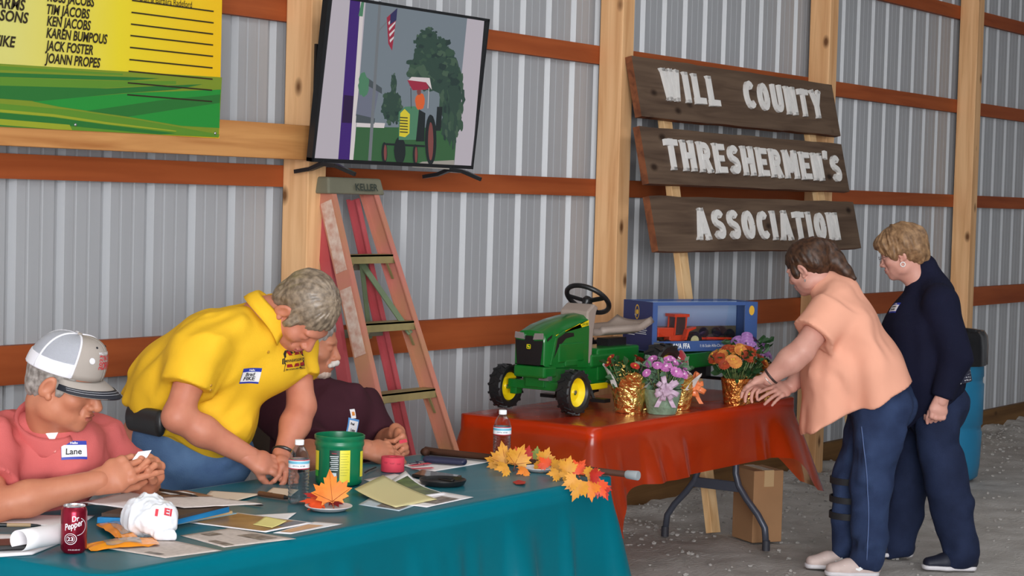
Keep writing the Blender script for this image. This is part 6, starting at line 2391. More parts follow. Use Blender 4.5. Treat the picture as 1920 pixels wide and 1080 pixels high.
# ---------- woman in navy behind her
nw = thing('person', 'older woman with short light hair in a navy cardigan and dark jeans', 'person', atz(1760, 1066, 0.0)*np.array([1, 1, 0]))
navy = mat('navy_knit', srgb(22, 24, 44), 0.9, var=0.12, scale=5, bump=0.2, bscale=300, spec=0.15)
hO = atd(1690, 474, 9.13)
hA = frame(-RT*0.86+DN*0.28+FW*0.34, -RT*0.18-DN*0.98)
nk = atd(1726, 535, 9.13)
H, HL = head_sculpt(hO, hA, nk, sc=0.97, fat=1.03, nose=1.0, neck_r=0.054, brow=0.8)
H = H.mesh(0.0038)
shL, elL, wrL = atd(1765, 570, 8.94), atd(1796, 668, 8.88), atd(1764, 752, 8.88)
shR, elR, wrR = atd(1752, 570, 9.32), atd(1760, 668, 9.38), atd(1730, 745, 9.34)
parts = [H, arm_sculpt(shL, elL, wrL, (0.055, 0.045, 0.032)).mesh(0.008), arm_sculpt(shR, elR, wrR, (0.055, 0.045, 0.032)).mesh(0.010),
         hand_sculpt(wrL, atd(1754, 800, 8.88)-wrL, -LAT*0.9+FL_*-0.2, 1, ((0.9, 0.9), (1.0, 1.0), (1.05, 1.0), (1.1, 1.0)), elL, thumb=(0.3, 0.9, -0.3), sc=0.96, wr=0.030).mesh(0.003),
         hand_sculpt(wrR, atd(1716, 790, 9.34)-wrR, LAT*0.9, -1, ((0.5, 0.6), (0.5, 0.6), (0.5, 0.6), (0.5, 0.6)), elR, sc=0.96, wr=0.030).mesh(0.004)]
hip = atd(1752, 752, 9.13)
hipN, kneeN, ankN = atd(1755, 800, 9.02), atd(1776, 908, 9.01), atd(1802, 1036, 9.01)
hipF, kneeF, ankF = atd(1738, 800, 9.24), atd(1706, 900, 9.28), atd(1684, 1020, 9.32)
core = Sculpt().tube([hip, atd(1740, 660, 9.13), atd(1745, 575, 9.13)], [0.15, 0.15, 0.13], [0.11, 0.12, 0.08], LAT).cone(nk, atd(1745, 585, 9.13), 0.055, 0.08, 0.03)
leg_sculpt(core, hipN, kneeN, ankN, (0.08, 0.06, 0.045))
leg_sculpt(core, hipF, kneeF, ankF, (0.08, 0.06, 0.045))
parts.append(core.mesh(0.012))
skin_object('body', parts, [skin3, lip3], nw, lips_slot(HL, hA, hO, 0.97))
S = Sculpt()
S.ell(HL(0, -0.022, 0.045), np.array([0.096, 0.118, 0.098]), hA, 0)
S.ell(HL(0, -0.080, -0.010), np.array([0.072, 0.056, 0.074]), hA, 0.03)
S.ell(HL(0, 0.070, 0.070), np.array([0.068, 0.040, 0.036]), hA, 0.03)
for s in (-1, 1):
    S.ell(HL(s*0.075, 0.020, 0.010), np.array([0.020, 0.034, 0.040]), hA, 0.02)
S.ell(HL(0, 0.128, -0.045), np.array([0.090, 0.078, 0.100]), hA, 0.008, True)
for s in (-1, 1):
    S.ell(HL(s*0.094, 0.000, -0.045), np.array([0.028, 0.026, 0.040]), hA, 0.006, True)
S.warp(hair_warp(hO, hA, 0.0075, 9, 9.0))
S.warp(hair_warp(hO, hA, 0.003, 24, 19.0))
skin_object('hair', [S.mesh(0.0044)], mat('light_brown_hair', srgb(158, 124, 90), 0.5, col2=srgb(108, 80, 56), scale=45, detail=6, spec=0.35), nw)
# cardigan
S = Sculpt()
S.tube([atd(1738, 770, 9.13), atd(1732, 690, 9.13), atd(1730, 620, 9.13), atd(1742, 556, 9.13)], [0.195, 0.205, 0.200, 0.165], [0.170, 0.190, 0.180, 0.110], LAT, 0.05)
S.ell(atd(1745, 548, 9.13), (0.165, 0.090, 0.062), frame(FL_, (0, 0, 1)), 0.04)
S.cone(atd(1745, 552, 9.13), atd(1730, 505, 9.13), 0.095, 0.068, 0.04)
for a, b, c_ in ((shL, elL, wrL), (shR, elR, wrR)):
    S.ell(a, (0.080,)*3, None, 0.04)
    S.cone(a, b, 0.080, 0.070, 0.04)
    e_ = b+(c_-b)*0.93
    S.tube([b, e_], [0.068, 0.052], [0.068, 0.050], FL_, 0.03, flat=True)
S.cut(atd(1745, 768, 9.13), RT*0.55+DN*0.84, 0.006)
S.warp(fold_warp(0.012, 9.0, (0.0, 0.1, 1.0), 41.0, 0.3))
shirt = S.mesh(0.009)
so = skin_object('cardigan', [shirt], navy, nw)
SF = Surf([shirt])
SF.tag(so, 1677, 577, (-0.25, 0.3, 1), 0.070, 0.056, [('Susan', -0.34, 0.00, 0.26, 0.62), ('Schultz', -0.36, -0.27, 0.26, 0.66)])
S = Sculpt()
S.tube([atd(1760, 745, 9.13), atd(1757, 690, 9.13)], [0.190, 0.185], [0.165, 0.150], LAT, 0.0)
S.cut(atd(1800, 716, 9.13), RT*0.1+DN*0.98, 0.004)
bl_ = bpy.data.materials.new('dotted_blouse')
bl_.use_nodes = True
nt = bl_.node_tree
tc = nt.nodes.new('ShaderNodeTexCoord')
vo = nt.nodes.new('ShaderNodeTexVoronoi')
vo.inputs['Scale'].default_value = 75
vo.inputs['Randomness'].default_value = 0.25
rp = nt.nodes.new('ShaderNodeValToRGB')
rp.color_ramp.elements[0].color = (0.75, 0.75, 0.78, 1)
rp.color_ramp.elements[1].color = (*srgb(26, 28, 52), 1)
rp.color_ramp.elements[0].position, rp.color_ramp.elements[1].position = 0.24, 0.30
nt.links.new(tc.outputs['Object'], vo.inputs[0])
nt.links.new(vo.outputs['Distance'], rp.inputs[0])
nt.links.new(rp.outputs[0], nt.nodes['Principled BSDF'].inputs['Base Color'])
nt.nodes['Principled BSDF'].inputs['Roughness'].default_value = 0.8
skin_object('blouse', [S.mesh(0.009)], bl_, nw)
S = Sculpt()
S.ell(hip+np.array([0, 0, -0.02]), (0.165, 0.175, 0.15), frame(FL_, (0, 0, 1))[[1, 0, 2]], 0)
leg_sculpt(S, hipN, kneeN, ankN, (0.115, 0.098, 0.082))
leg_sculpt(S, hipF, kneeF, ankF, (0.110, 0.094, 0.078))
S.cut(ankN+np.array([0, 0, -0.075]), (0, 0, -1))
S.warp(fold_warp(0.013, 12.0, (0.5, -0.5, 0.5), 5.0, 0.6))
skin_object('jeans', [S.mesh(0.009)], denim3, nw)
for an, ws in ((ankN, 0.0), (ankF, 0.0)):
    hl = np.array([an[0], an[1], 0.004])-FL_*0.075
    shoe(nw, hl, FL_, mat('navy_slip_on', srgb(22, 26, 44), 0.6), sole_, L=0.27)
# glasses, earring, ring
gm_ = mat('thin_metal_frame', (0.25, 0.22, 0.2), 0.3, 0.9)
gl_ = MB()
for s in (-1, 1):
    ring_ = [HL(s*0.033+0.022*math.cos(a), 0.106-0.10*abs(0.3*math.cos(a))*0.1, -0.004+0.017*math.sin(a)) for a in np.linspace(0, 2*math.pi, 18, endpoint=False)]
    gl_.tube(ring_, 0.0011, 5, closed=True)
    gl_.tube([HL(s*0.055, 0.104, 0.0), HL(s*0.074, 0.085, 0.002), HL(s*0.080, 0.0, 0.004)], 0.0012, 5)
gl_.tube([HL(-0.011, 0.107, 0.0), HL(0.011, 0.107, 0.0)], 0.0011, 5)
gl_.build('eyeglasses', gm_, nw, smooth=True)
e_ = HL(-0.084, -0.004, -0.056)
MB().tube([e_+(hA[1]*math.cos(a)+hA[2]*math.sin(a))*0.011 for a in np.linspace(0, 2*math.pi, 14, endpoint=False)], 0.0026, 6, closed=True).build('hoop_earring', mat('pearl_white', (.85, .82, .8), .3), nw, smooth=True)

# ------------------------------------------------------------------ things on the teal table
Z0 = TZ+0.0015
white_p = mat('white_paper', srgb(240, 236, 238), 0.8)


def print_mat(name, base, ink_c, lines=90.0):
    """newsprint: rows of small grey type in columns"""
    if name in MATS:
        return MATS[name]
    m = mat(name, base, 0.85)
    nt = m.node_tree
    tc = nt.nodes.new('ShaderNodeTexCoord')
    wv = nt.nodes.new('ShaderNodeTexWave')
    wv.inputs['Scale'].default_value = lines
    wv.inputs['Distortion'].default_value = 0.0
    n = nt.nodes.new('ShaderNodeTexNoise')
    n.inputs['Scale'].default_value = 60
    mp = nt.nodes.new('ShaderNodeMapping')
    mp.inputs['Rotation'].default_value = (0, 0, 1.2)
    nt.links.new(tc.outputs['Object'], mp.inputs[0])
    nt.links.new(mp.outputs[0], wv.inputs[0])
    nt.links.new(mp.outputs[0], n.inputs[0])
    mu = nt.nodes.new('ShaderNodeMath')
    mu.operation = 'MULTIPLY'
    nt.links.new(wv.outputs['Fac'], mu.inputs[0])
    nt.links.new(n.outputs[0], mu.inputs[1])
    rp = nt.nodes.new('ShaderNodeValToRGB')
    rp.color_ramp.elements[0].color = (*base, 1)
    rp.color_ramp.elements[1].color = (*ink_c, 1)
    rp.color_ramp.elements[0].position, rp.color_ramp.elements[1].position = 0.30, 0.62
    nt.links.new(mu.outputs[0], rp.inputs[0])
    nt.links.new(rp.outputs[0], nt.nodes['Principled BSDF'].inputs['Base Color'])
    return m


news = print_mat('newsprint', srgb(214, 200, 192), srgb(160, 148, 142))


def bilerp(c4, s, t):
    a, b, c, d = c4
    return (a*(1-s)+b*s)*(1-t)+(d*(1-s)+c*s)*t


def paper(name, label, cat, px4, z, m, group=None, curl=None, parent=None, n=10, th=0.0007, wave=0.0):
    """sheet lying on the table; px4 are its four corners as seen, z its height; curl(s,t) lifts it"""
    c4 = [atz(u, v, z) for u, v in px4]
    P = np.array([[bilerp(c4, j/n, i/n)+np.array([0, 0, (curl(j/n, i/n) if curl else 0)+wave*float(vnoise(np.array([j*.5+z*900, i*.5, 3.])))**2]) for j in range(n+1)] for i in range(n+1)])
    o = MB().grid(P).build(name, m, parent, smooth=True, fix=False)
    if o.data.polygons[0].normal[2] < 0:
        o.data.flip_normals()
    md = o.modifiers.new('thick', 'SOLIDIFY')
    md.thickness = th
    md.offset = -1 if parent is None else 1
    if label:
        tag(o, label, cat, group)
    return o, P, c4


def picture(parent, c4, s0, s1, t0, t1, m, lift=0.0010, name='printed_picture'):
    q = [bilerp(c4, s, t)+np.array([0, 0, lift]) for s, t in ((s0, t0), (s1, t0), (s1, t1), (s0, t1))]
    o = MB().add(q, [(0, 1, 2, 3)]).build(name, m, parent, fix=False)
    if o.data.polygons[0].normal[2] < 0:
        o.data.flip_normals()
    return o


pic_dark = mat('photo_dark_print', srgb(96, 84, 80), 0.6, col2=srgb(160, 150, 142), scale=40)
pic_tan = mat('photo_tan_print', srgb(176, 138, 92), 0.35, col2=srgb(128, 98, 64), scale=9)
pic_green = mat('photo_green_print', srgb(122, 140, 78), 0.3, col2=srgb(58, 70, 52), scale=22)
manila = mat('manila_paper', srgb(216, 204, 152), 0.8)
yellow_note = mat('sticky_note_yellow', srgb(226, 214, 136), 0.8)

# newspapers in front
o, P, c4 = paper('newspaper', 'newspaper page lying at the front edge under the orange packets', 'newspaper', [(200, 1028), (310, 1046), (416, 1032), (300, 1008)], Z0, news)
picture(o, c4, 0.55, 0.80, 0.10, 0.20, pic_dark)
o, P, c4 = paper('newspaper', 'newspaper page with two dark photos right of the white bag', 'newspaper', [(338, 1004), (420, 1026), (555, 1010), (430, 990)], Z0, news)
picture(o, c4, 0.10, 0.28, 0.30, 0.55, pic_dark)
picture(o, c4, 0.45, 0.85, 0.62, 0.88, pic_dark)
picture(o, c4, 0.55, 0.95, 0.06, 0.18, pic_dark)
o, P, c4 = paper('newspaper', 'newsprint sheet with a pale orange advert near the table edge', 'newspaper', [(512, 999), (545, 1001), (643, 982), (590, 978)], Z0, white_p)
picture(o, c4, 0.15, 0.75, 0.10, 0.75, mat('advert_orange', srgb(214, 168, 130), 0.7))
o, P, c4 = paper('photo_page', 'glossy brown farm photograph page lying in front of the bottle', 'photograph', [(356, 980), (498, 998), (588, 980), (445, 961)], Z0+0.002, white_p)
picture(o, c4, 0.06, 0.95, 0.05, 0.93, pic_tan, 0.0012)
picture(o, c4, 0.80, 0.95, 0.45, 0.93, mat('photo_blue_grey', srgb(120, 128, 140), 0.4), 0.0016)
o, P, c4 = paper('sticky_note', 'small yellow sticky note on the brown photograph page', 'sticky note', [(474, 983), (510, 989), (538, 980), (497, 972)], Z0+0.0055, yellow_note, curl=lambda s, t: 0.006*t*t)
o, P, c4 = paper('envelope', 'small white folded card behind the brown photograph page', 'card', [(468, 966), (478, 972), (540, 973), (556, 961)], Z0+0.001, white_p)

# binder, folders and loose sheets by the man in pink
bn = thing('folder_stack', 'stack of blue binder and worn folders under the loose sheets', 'folders', atz(300, 955, TZ))
z = Z0
for k, (px, m, h_) in enumerate((([(210, 973), (330, 982), (444, 962), (330, 940)], mat('pale_blue_folder', srgb(150, 190, 206), 0.7), 0.004),
                                 ([(205, 970), (330, 978), (436, 958), (330, 936)], mat('tan_folder', srgb(206, 172, 126), 0.8), 0.008),
                                 ([(182, 970), (326, 974), (430, 950), (320, 928)], mat('binder_blue', srgb(22, 128, 190), 0.4), 0.016),
                                 ([(190, 962), (330, 968), (428, 944), (330, 920)], mat('dark_brown_folder', srgb(74, 56, 46), 0.7), 0.010))):
    b = MB()
    q = [atz(u, v, z+h_) for u, v in px]
    q2 = [p-np.array([0, 0, h_]) for p in q]
    b.add(q+q2, [(0, 1, 2, 3), (7, 6, 5, 4), (0, 4, 5, 1), (1, 5, 6, 2), (2, 6, 7, 3), (3, 7, 4, 0)])
    b.build('folder' if k != 2 else 'binder', m, bn, bevel=0.001)
    z += h_+0.0004
zt = z+0.0016
o, P, c4 = paper('loose_sheet', 'large white sheet on top of the blue binder under the hands', 'paper', [(150, 942), (300, 962), (345, 925), (252, 921)], zt, white_p, wave=0.004)
o, P, c4 = paper('loose_sheet', 'grey-printed sheet sticking out right of the blue binder', 'paper', [(268, 941), (345, 952), (492, 945), (345, 924)], zt+0.0028, print_mat('printed_sheet', srgb(222, 210, 206), srgb(190, 178, 174), 70), wave=0.002)
o, P, c4 = paper('magazine', 'dark-covered magazine lying across the loose sheets', 'magazine', [(262, 921), (300, 931), (400, 930), (350, 919)], zt+0.0055, mat('magazine_cover', srgb(70, 50, 42), 0.4, col2=srgb(150, 110, 84), scale=18))
picture(o, c4, 0.25, 0.75, 0.3, 0.8, white_p)
o, P, c4 = paper('loose_sheet', 'small cream sheet at the far edge behind the magazine', 'paper', [(384, 930), (430, 942), (490, 926), (395, 920)], Z0+0.004, mat('cream_paper', srgb(226, 210, 190), 0.8))

# left corner: notepad, rolled page, pens, black pad
o, P, c4 = paper('loose_sheet', 'white page lying left of the soda can', 'paper', [(-40, 985), (-40, 965), (178, 966), (150, 985)], Z0, white_p)
o, P, c4 = paper('notepad', 'pad of white paper at the left end of the table', 'notepad', [(-60, 1044), (60, 1036), (140, 1004), (-60, 1000)], Z0+0.006, white_p, th=0.006)
# the top page rolled back into a tube
A_, B_ = atz(35, 1014, TZ+0.045), atz(135, 996, TZ+0.037)
ax_ = nrm(B_-A_)
sd_ = nrm(np.cross(ax_, (0, 0, 1)))
rows_ = []
for k in range(22):
    a = math.radians(-80+300*k/21)
    rr = 0.027
    rows_.append([A_+(B_-A_)*t+sd_*rr*math.cos(a)+np.array([0, 0, 1.0])*rr*math.sin(a) for t in (0, .25, .5, .75, 1)])
ro = MB().grid(np.array(rows_)).build('rolled_page', white_p, None, smooth=True, fix=False)
md = ro.modifiers.new('thick', 'SOLIDIFY')
md.thickness = 0.0008
tag(ro, 'white page curled over into a roll beside the soda can', 'paper')
bp_ = MB().box((atz(-10, 1022, TZ+0.016)), (0.16, 0.10, 0.014), A=frame((0.5, 0.8, 0), (0, 0, 1))).build('dark_case', black_pl, None, bevel=0.004)
tag(bp_, 'flat black case inside the rolled page at the left edge', 'case')


def pen(name, label, a, b, r, cols, group=None):
    a, b = np.asarray(a, float), np.asarray(b, float)
    t = thing(name, label, 'pen', (a+b)/2, group)
    d = b-a
    MB().tube([a, a+d*0.40], r, 10).build('cap', cols[0], t, smooth=40)
    MB().tube([a+d*0.401, a+d*0.82], r*0.92, 10).build('barrel', cols[1], t, smooth=40)
    MB().tube([a+d*0.821, a+d*0.93, b], [r*0.85, r*0.6, r*0.15], 10).build('tip', cols[2], t, smooth=40)
    return t


blk = mat('pen_black', (0.015, 0.015, 0.017), 0.35)
pen('marker_pen', 'black and tan marker lying on the notepad left of the can', atz(-30, 984, TZ+0.017), atz(77, 985, TZ+0.015), 0.0058, (blk, mat('pen_tan', srgb(176, 146, 110), 0.5), blk))
pen('ballpoint_pen', 'thin dark ballpoint lying on the magazine pile', atz(300, 918, zt+0.014), atz(372, 931, zt+0.012), 0.004, (mat('pen_brown', srgb(60, 44, 36), 0.5), mat('pen_brown', srgb(60, 44, 36), 0.5), blk))
pen('ballpoint_pen', 'dark pen half under the sheet at the right of the binder', atz(430, 938, TZ+0.008), atz(494, 948, TZ+0.006), 0.004, (blk, blk, blk))
pen('wood_pen', 'stubby brown wooden pen beside the left water bottle', atz(486, 925, TZ+0.010), atz(545, 934, TZ+0.010), 0.008, (mat('brown_wood_pen', srgb(92, 58, 36), 0.5), mat('brown_wood_pen', srgb(92, 58, 36), 0.5), blk))
o, P, c4 = paper('note_card', 'cream note card under the writing hands of the man in yellow', 'card', [(496, 926), (545, 930), (560, 918), (512, 914)], Z0, mat('cream_paper', srgb(226, 210, 190), 0.8))

# soda can
cc_ = np.append(atz(138, 1036, TZ)[:2], Z0)
can = thing('soda_can', 'dark red soda can with white lettering at the left front', 'can', cc_)
canred = mat('can_red', srgb(140, 20, 44), 0.22, 0.65)
MB().lathe([(0.0005, 0.004), (0.024, 0.001), (0.026, 0.0), (0.030, 0.005), (0.0331, 0.011), (0.0331, 0.103), (0.0318, 0.110), (0.0272, 0.118)], cc_, 48, caps=False).build('can_body', canred, can, smooth=50)
alum = mat('can_aluminium', (0.75, 0.75, 0.76), 0.25, 0.95)
MB().lathe([(0.0272, 0.118), (0.0282, 0.1195), (0.0282, 0.1215), (0.0270, 0.1215), (0.0262, 0.117), (0.0005, 0.1165)], cc_, 40, caps=False).build('can_lid', alum, can, smooth=40)
MB().box(cc_+np.array([0.004, 0.002, 0.1185]), (0.022, 0.014, 0.0015)).build('pull_tab', alum, can)
tow = nrm((CAM-cc_)*np.array([1, 1, 0]))
az0 = math.atan2(tow[1], tow[0])
canw = mat('can_white_print', srgb(226, 222, 228), 0.35)


def can_text(s, x, y, size, fit, name='can_lettering', m=canw, R=0.0334, base=cc_, z_off=0.0, slope=0.0, parent=None, bold=0.06, az=None, shear=0.0):
    V, F = text2d(s, 1.0, offset=bold*0.3, shear=shear)
    V[:, 0] = (V[:, 0]-V[:, 0].min())/(V[:, 0].max()-V[:, 0].min())*fit
    V[:, 1] *= size
    a0 = az0 if az is None else az
    W = []
    for p in V:
        a = a0+(x+p[0])/R
        W.append(base+np.array([R*math.cos(a), R*math.sin(a), y+p[1]+slope*p[0]]))
    return MB().add(np.array(W), F).build(name, m, can if parent is None else parent, fix=False)


def can_ring(x, y, rx, ry, w, a0=0, a1=360, m=canw, R=0.0335):
    n = 30
    V, F = [], []
    for k in range(n+1):
        a = math.radians(a0+(a1-a0)*k/n)
        for r_ in (1.0, 1.0-w):
            aa = az0+(x+rx*r_*math.cos(a))/R
            V.append(cc_+np.array([R*math.cos(aa), R*math.sin(aa), y+ry*r_*math.sin(a)]))
    F = [(2*k, 2*k+1, 2*k+3, 2*k+2) for k in range(n)]
    return MB().add(np.array(V), F).build('can_ring', m, can, fix=False)


can_text('Dr', -0.005, 0.083, 0.020, 0.018, slope=0.15)
can_text('Pepper', -0.024, 0.060, 0.024, 0.048, slope=0.30)
can_ring(0.003, 0.071, 0.031, 0.024, 0.05, -80, 60)
can_ring(-0.009, 0.039, 0.0165, 0.0145, 0.10)
can_ring(-0.009, 0.039, 0.0115, 0.010, 0.08)
can_text('23', -0.0165, 0.0345, 0.013, 0.015)
can_text('12 FL OZ (355 mL)', -0.014, 0.010, 0.0035, 0.030)


# water bottles
def water_bottle(label, c):
    t = thing('water_bottle', label, 'bottle', c, 'water bottles on the teal table')
    prof = [(0.0005, 0.004), (0.022, 0.002), (0.029, 0.004), (0.0315, 0.012)]
    for k in range(9):
        z_ = 0.018+k*0.0095
        prof += [(0.0315, z_), (0.0300, z_+0.0035), (0.0315, z_+0.0075)]
    prof += [(0.0312, 0.108), (0.0312, 0.134), (0.0300, 0.140), (0.0255, 0.157), (0.018, 0.170), (0.0125, 0.177), (0.0122, 0.183)]
    gl_m = bpy.data.materials.get('clear_bottle') or None
    if gl_m is None:
        gl_m = bpy.data.materials.new('clear_bottle')
        gl_m.use_nodes = True
        nt = gl_m.node_tree
        nt.nodes.remove(nt.nodes['Principled BSDF'])
        g_ = nt.nodes.new('ShaderNodeBsdfGlossy')
        g_.inputs['Roughness'].default_value = 0.05
        tp = nt.nodes.new('ShaderNodeBsdfTransparent')
        tp.inputs[0].default_value = (0.90, 0.93, 0.95, 1)
        fr = nt.nodes.new('ShaderNodeLayerWeight')
        fr.inputs[0].default_value = 0.22
        mx = nt.nodes.new('ShaderNodeMixShader')
        nt.links.new(fr.outputs['Facing'], mx.inputs[0])
        nt.links.new(tp.outputs[0], mx.inputs[1])
        nt.links.new(g_.outputs[0], mx.inputs[2])
        nt.links.new(mx.outputs[0], nt.nodes['Material Output'].inputs[0])
    MB().lathe(prof, c, 36, caps=False).build('bottle_shell', gl_m, t, smooth=True)
    wprof = [(0.0005, 0.0055)]+[(r-0.0012, z_) for r, z_ in prof[2:-6]]+[(0.0290, 0.1385), (0.0005, 0.1385)]
    MB().lathe(wprof, c, 32, caps=False).build('water', gl_m, t, smooth=True)
    lab = MB().lathe([(0.0318, 0.109), (0.0318, 0.137)], c, 36, caps=False).build('bottle_label', mat('label_white', srgb(236, 238, 242), 0.45), t, smooth=True)
    for z0, z1, m in ((0.109, 0.1115, mat('label_red', srgb(190, 40, 66), 0.5)), (0.1345, 0.137, mat('label_red', srgb(190, 40, 66), 0.5)), (0.1245, 0.1325, mat('label_teal', srgb(110, 180, 206), 0.5))):
        MB().lathe([(0.0320, z0), (0.0320, z1)], c, 36, caps=False).build('label_band', m, lab, smooth=True)
    tow_ = nrm((CAM-np.asarray(c))*np.array([1, 1, 0]))
    can_text('CRYSTAL GEYSER', -0.020, 0.1165, 0.006, 0.040, name='label_lettering', m=mat('label_ink', srgb(40, 70, 90), 0.5), R=0.0322, base=np.asarray(c), parent=lab, az=math.atan2(tow_[1], tow_[0]))
    capm_ = mat('white_cap', srgb(238, 238, 240), 0.45)
    MB().lathe([(0.0128, 0.179), (0.0140, 0.180), (0.0140, 0.193), (0.0128, 0.1945), (0.0005, 0.1945)], c, 30, caps=False, wob=lambda r, z_, a: r*(1+0.02*math.sin(24*a))).build('bottle_cap', capm_, t, smooth=40)
    return t


water_bottle('water bottle with white cap standing left of the green tub', np.append(atz(559, 946, TZ)[:2], Z0))
water_bottle('water bottle standing behind the leaf garland at the far corner', np.append(atz(940, 873, TZ)[:2], Z0))

# green coffee tub
tc0 = np.append(atz(635, 908, TZ)[:2], Z0)
tub = thing('coffee_tub', 'open green plastic coffee tub with label behind the maple leaf', 'tub', tc0)
tubg = mat('tub_green', srgb(12, 112, 74), 0.32)


def tubw(r, z_, a):
    if 0.01 < z_ < 0.122:
        k = math.cos(2*(a-az0)+math.pi)
        return r*(1+0.028*max(0, abs(math.sin(2*(a-az0)))-0.55))
    return r


MB().lathe([(0.0005, 0.001), (0.068, 0.001), (0.074, 0.006), (0.0755, 0.02), (0.0755, 0.118), (0.0775, 0.124), (0.0795, 0.128), (0.0795, 0.137), (0.0785, 0.139), (0.0785, 0.146), (0.0815, 0.149), (0.0815, 0.159), (0.0790, 0.161),
            (0.0765, 0.160), (0.0745, 0.13), (0.0735, 0.01), (0.0005, 0.008)], tc0, 64, caps=False, wob=tubw).build('tub_body', tubg, tub, smooth=50)
tow_ = nrm((CAM-tc0)*np.array([1, 1, 0]))
azt = math.atan2(tow_[1], tow_[0])


def tub_panel(name, x0, x1, z0, z1, m, R=0.0778, par=None, n=8):
    V, F = [], []
    for k in range(n+1):
        a = azt+(x0+(x1-x0)*k/n)/R
        for z_ in (z0, z1):
            V.append(tc0+np.array([R*math.cos(a), R*math.sin(a), z_]))
    return MB().add(np.array(V), [(2*k, 2*k+2, 2*k+3, 2*k+1) for k in range(n)]).build(name, m, par or tub, fix=False)


pdk = tub_panel('dark_label', -0.032, 0.001, 0.030, 0.118, mat('tub_label_dark', srgb(28, 54, 46), 0.4))
pyl = tub_panel('yellow_label', 0.002, 0.036, 0.016, 0.118, mat('tub_label_yellow', srgb(226, 214, 60), 0.4))
tub_panel('yellow_label', -0.100, -0.076, 0.05, 0.112, mat('tub_label_yellow', srgb(226, 214, 60), 0.4), R=0.0785)
tub_panel('yellow_label', 0.080, 0.100, 0.03, 0.112, mat('tub_label_yellow', srgb(226, 214, 60), 0.4), R=0.0785)
tub_panel('bright_label', -0.100, -0.078, 0.03, 0.049, mat('tub_label_green', srgb(40, 170, 60), 0.4), R=0.0785)
tub_panel('barcode', -0.031, -0.008, 0.022, 0.046, mat('barcode_white', srgb(206, 216, 222), 0.5), R=0.0782)
lw_ = mat('label_white', srgb(236, 238, 242), 0.45)
can_text("Folgers", -0.024, 0.106, 0.006, 0.016, name='label_lettering', m=mat('label_red', srgb(190, 40, 66), 0.5), R=0.0784, base=tc0, parent=pdk, az=azt)
for k in range(8):
    tub_panel('label_line', -0.030+0.002*(k % 3), -0.002-0.002*(k % 2), 0.097-k*0.0062, 0.0990-k*0.0062, lw_, R=0.0781, par=pdk, n=4)
for k in range(9):
    tub_panel('label_line', 0.005, 0.033-0.004*(k % 3), 0.106-k*0.0085, 0.1072-k*0.0085, mat('label_olive', srgb(150, 150, 40), 0.5), R=0.0781, par=pyl, n=4)

# ticket roll
rr0 = np.append(atz(736, 884, TZ)[:2], Z0)
rl = thing('ticket_roll', 'roll of red raffle tickets right of the green tub', 'ticket roll', rr0)
tred = mat('ticket_red', srgb(214, 62, 82), 0.7)
MB().lathe([(0.014, 0.0), (0.039, 0.0), (0.0395, 0.001), (0.0395, 0.048), (0.039, 0.049), (0.014, 0.049), (0.014, 0.0)], rr0, 48, caps=False).build('paper_roll', tred, rl, smooth=40)
tow_ = nrm((CAM-rr0)*np.array([1, 1, 0]))
for k in range(3):
    can_text('TICKET', -0.034+0.024*k, 0.030-0.002*k, 0.007, 0.016, name='ticket_print', m=mat('ticket_ink', srgb(150, 40, 56), 0.7), R=0.0397, base=rr0, parent=rl, az=math.atan2(tow_[1], tow_[0]))
for k, (a, b) in enumerate((((772, 879), (812, 877)), ((768, 873), (806, 868)))):
    p, q = atz(*a, TZ+0.006+0.002*k), atz(*b, TZ+0.006+0.002*k)
    s_ = nrm(np.cross(q-p, (0, 0, 1)))*0.010
    o = MB().add([p-s_, q-s_, q+s_, p+s_], [(0, 1, 2, 3)]).build('ticket_strip', tred)
    md = o.modifiers.new('thick', 'SOLIDIFY')
    md.thickness = 0.0006
    tag(o, ('loose red ticket strip nearest the phone', 'loose red ticket strip behind its twin, on the white sheet')[k], 'ticket', 'loose raffle tickets')

# phone, round lid, sheets at the right
o, P, c4 = paper('loose_sheet', 'white sheet under the glasses case near the far corner', 'paper', [(752, 872), (800, 886), (918, 866), (830, 858)], Z0, white_p)
o, P, c4 = paper('loose_sheet', 'white printed sheets under the round black lid', 'paper', [(682, 899), (760, 925), (810, 905), (740, 888)], Z0, white_p)
o, P, c4 = paper('photo_print', 'green outdoor photo print with a curled corner by the tub', 'photograph', [(722, 908), (792, 932), (838, 926), (760, 902)], Z0+0.003, white_p, curl=lambda s, t: 0.034*max(0, 1-1.6*s)**2*t)
pp_ = MB().grid(P[1:-1, 1:-1]+np.array([0, 0, 0.0012])).build('photo_image', pic_green, o, smooth=True, fix=False)
o, P, c4 = paper('printout', 'fan of white printed pages at the front right', 'paper', [(742, 944), (800, 951), (888, 932), (830, 922)], Z0+0.001, white_p)
picture(o, c4, 0.35, 0.9, 0.25, 0.75, pic_dark)
o, P, c4 = paper('printout', 'pale blue printed page under the manila sheet', 'paper', [(672, 946), (748, 958), (790, 944), (700, 930)], Z0, mat('pale_blue_paper', srgb(190, 204, 214), 0.7))
picture(o, c4, 0.4, 0.95, 0.1, 0.5, pic_dark)
o, P, c4 = paper('manila_sheet', 'curling manila yellow sheet in front of the green tub', 'paper', [(664, 925), (742, 951), (820, 936), (718, 902)], Z0+0.005, manila, curl=lambda s, t: 0.014*max(0, 1-1.3*s)**2+0.006*t*(1-s))
ph = thing('mobile_phone', 'black mobile phone lying face up behind the round lid', 'phone', atz(817, 888, TZ))
q = [atz(u, v, TZ+0.012) for u, v in ((772, 889), (848, 901), (866, 891), (790, 880))]
b = MB().add(q+[p-np.array([0, 0, 0.009]) for p in q], [(0, 1, 2, 3), (7, 6, 5, 4), (0, 4, 5, 1), (1, 5, 6, 2), (2, 6, 7, 3), (3, 7, 4, 0)])
b.build('phone_case', black_pl, ph, bevel=0.003)
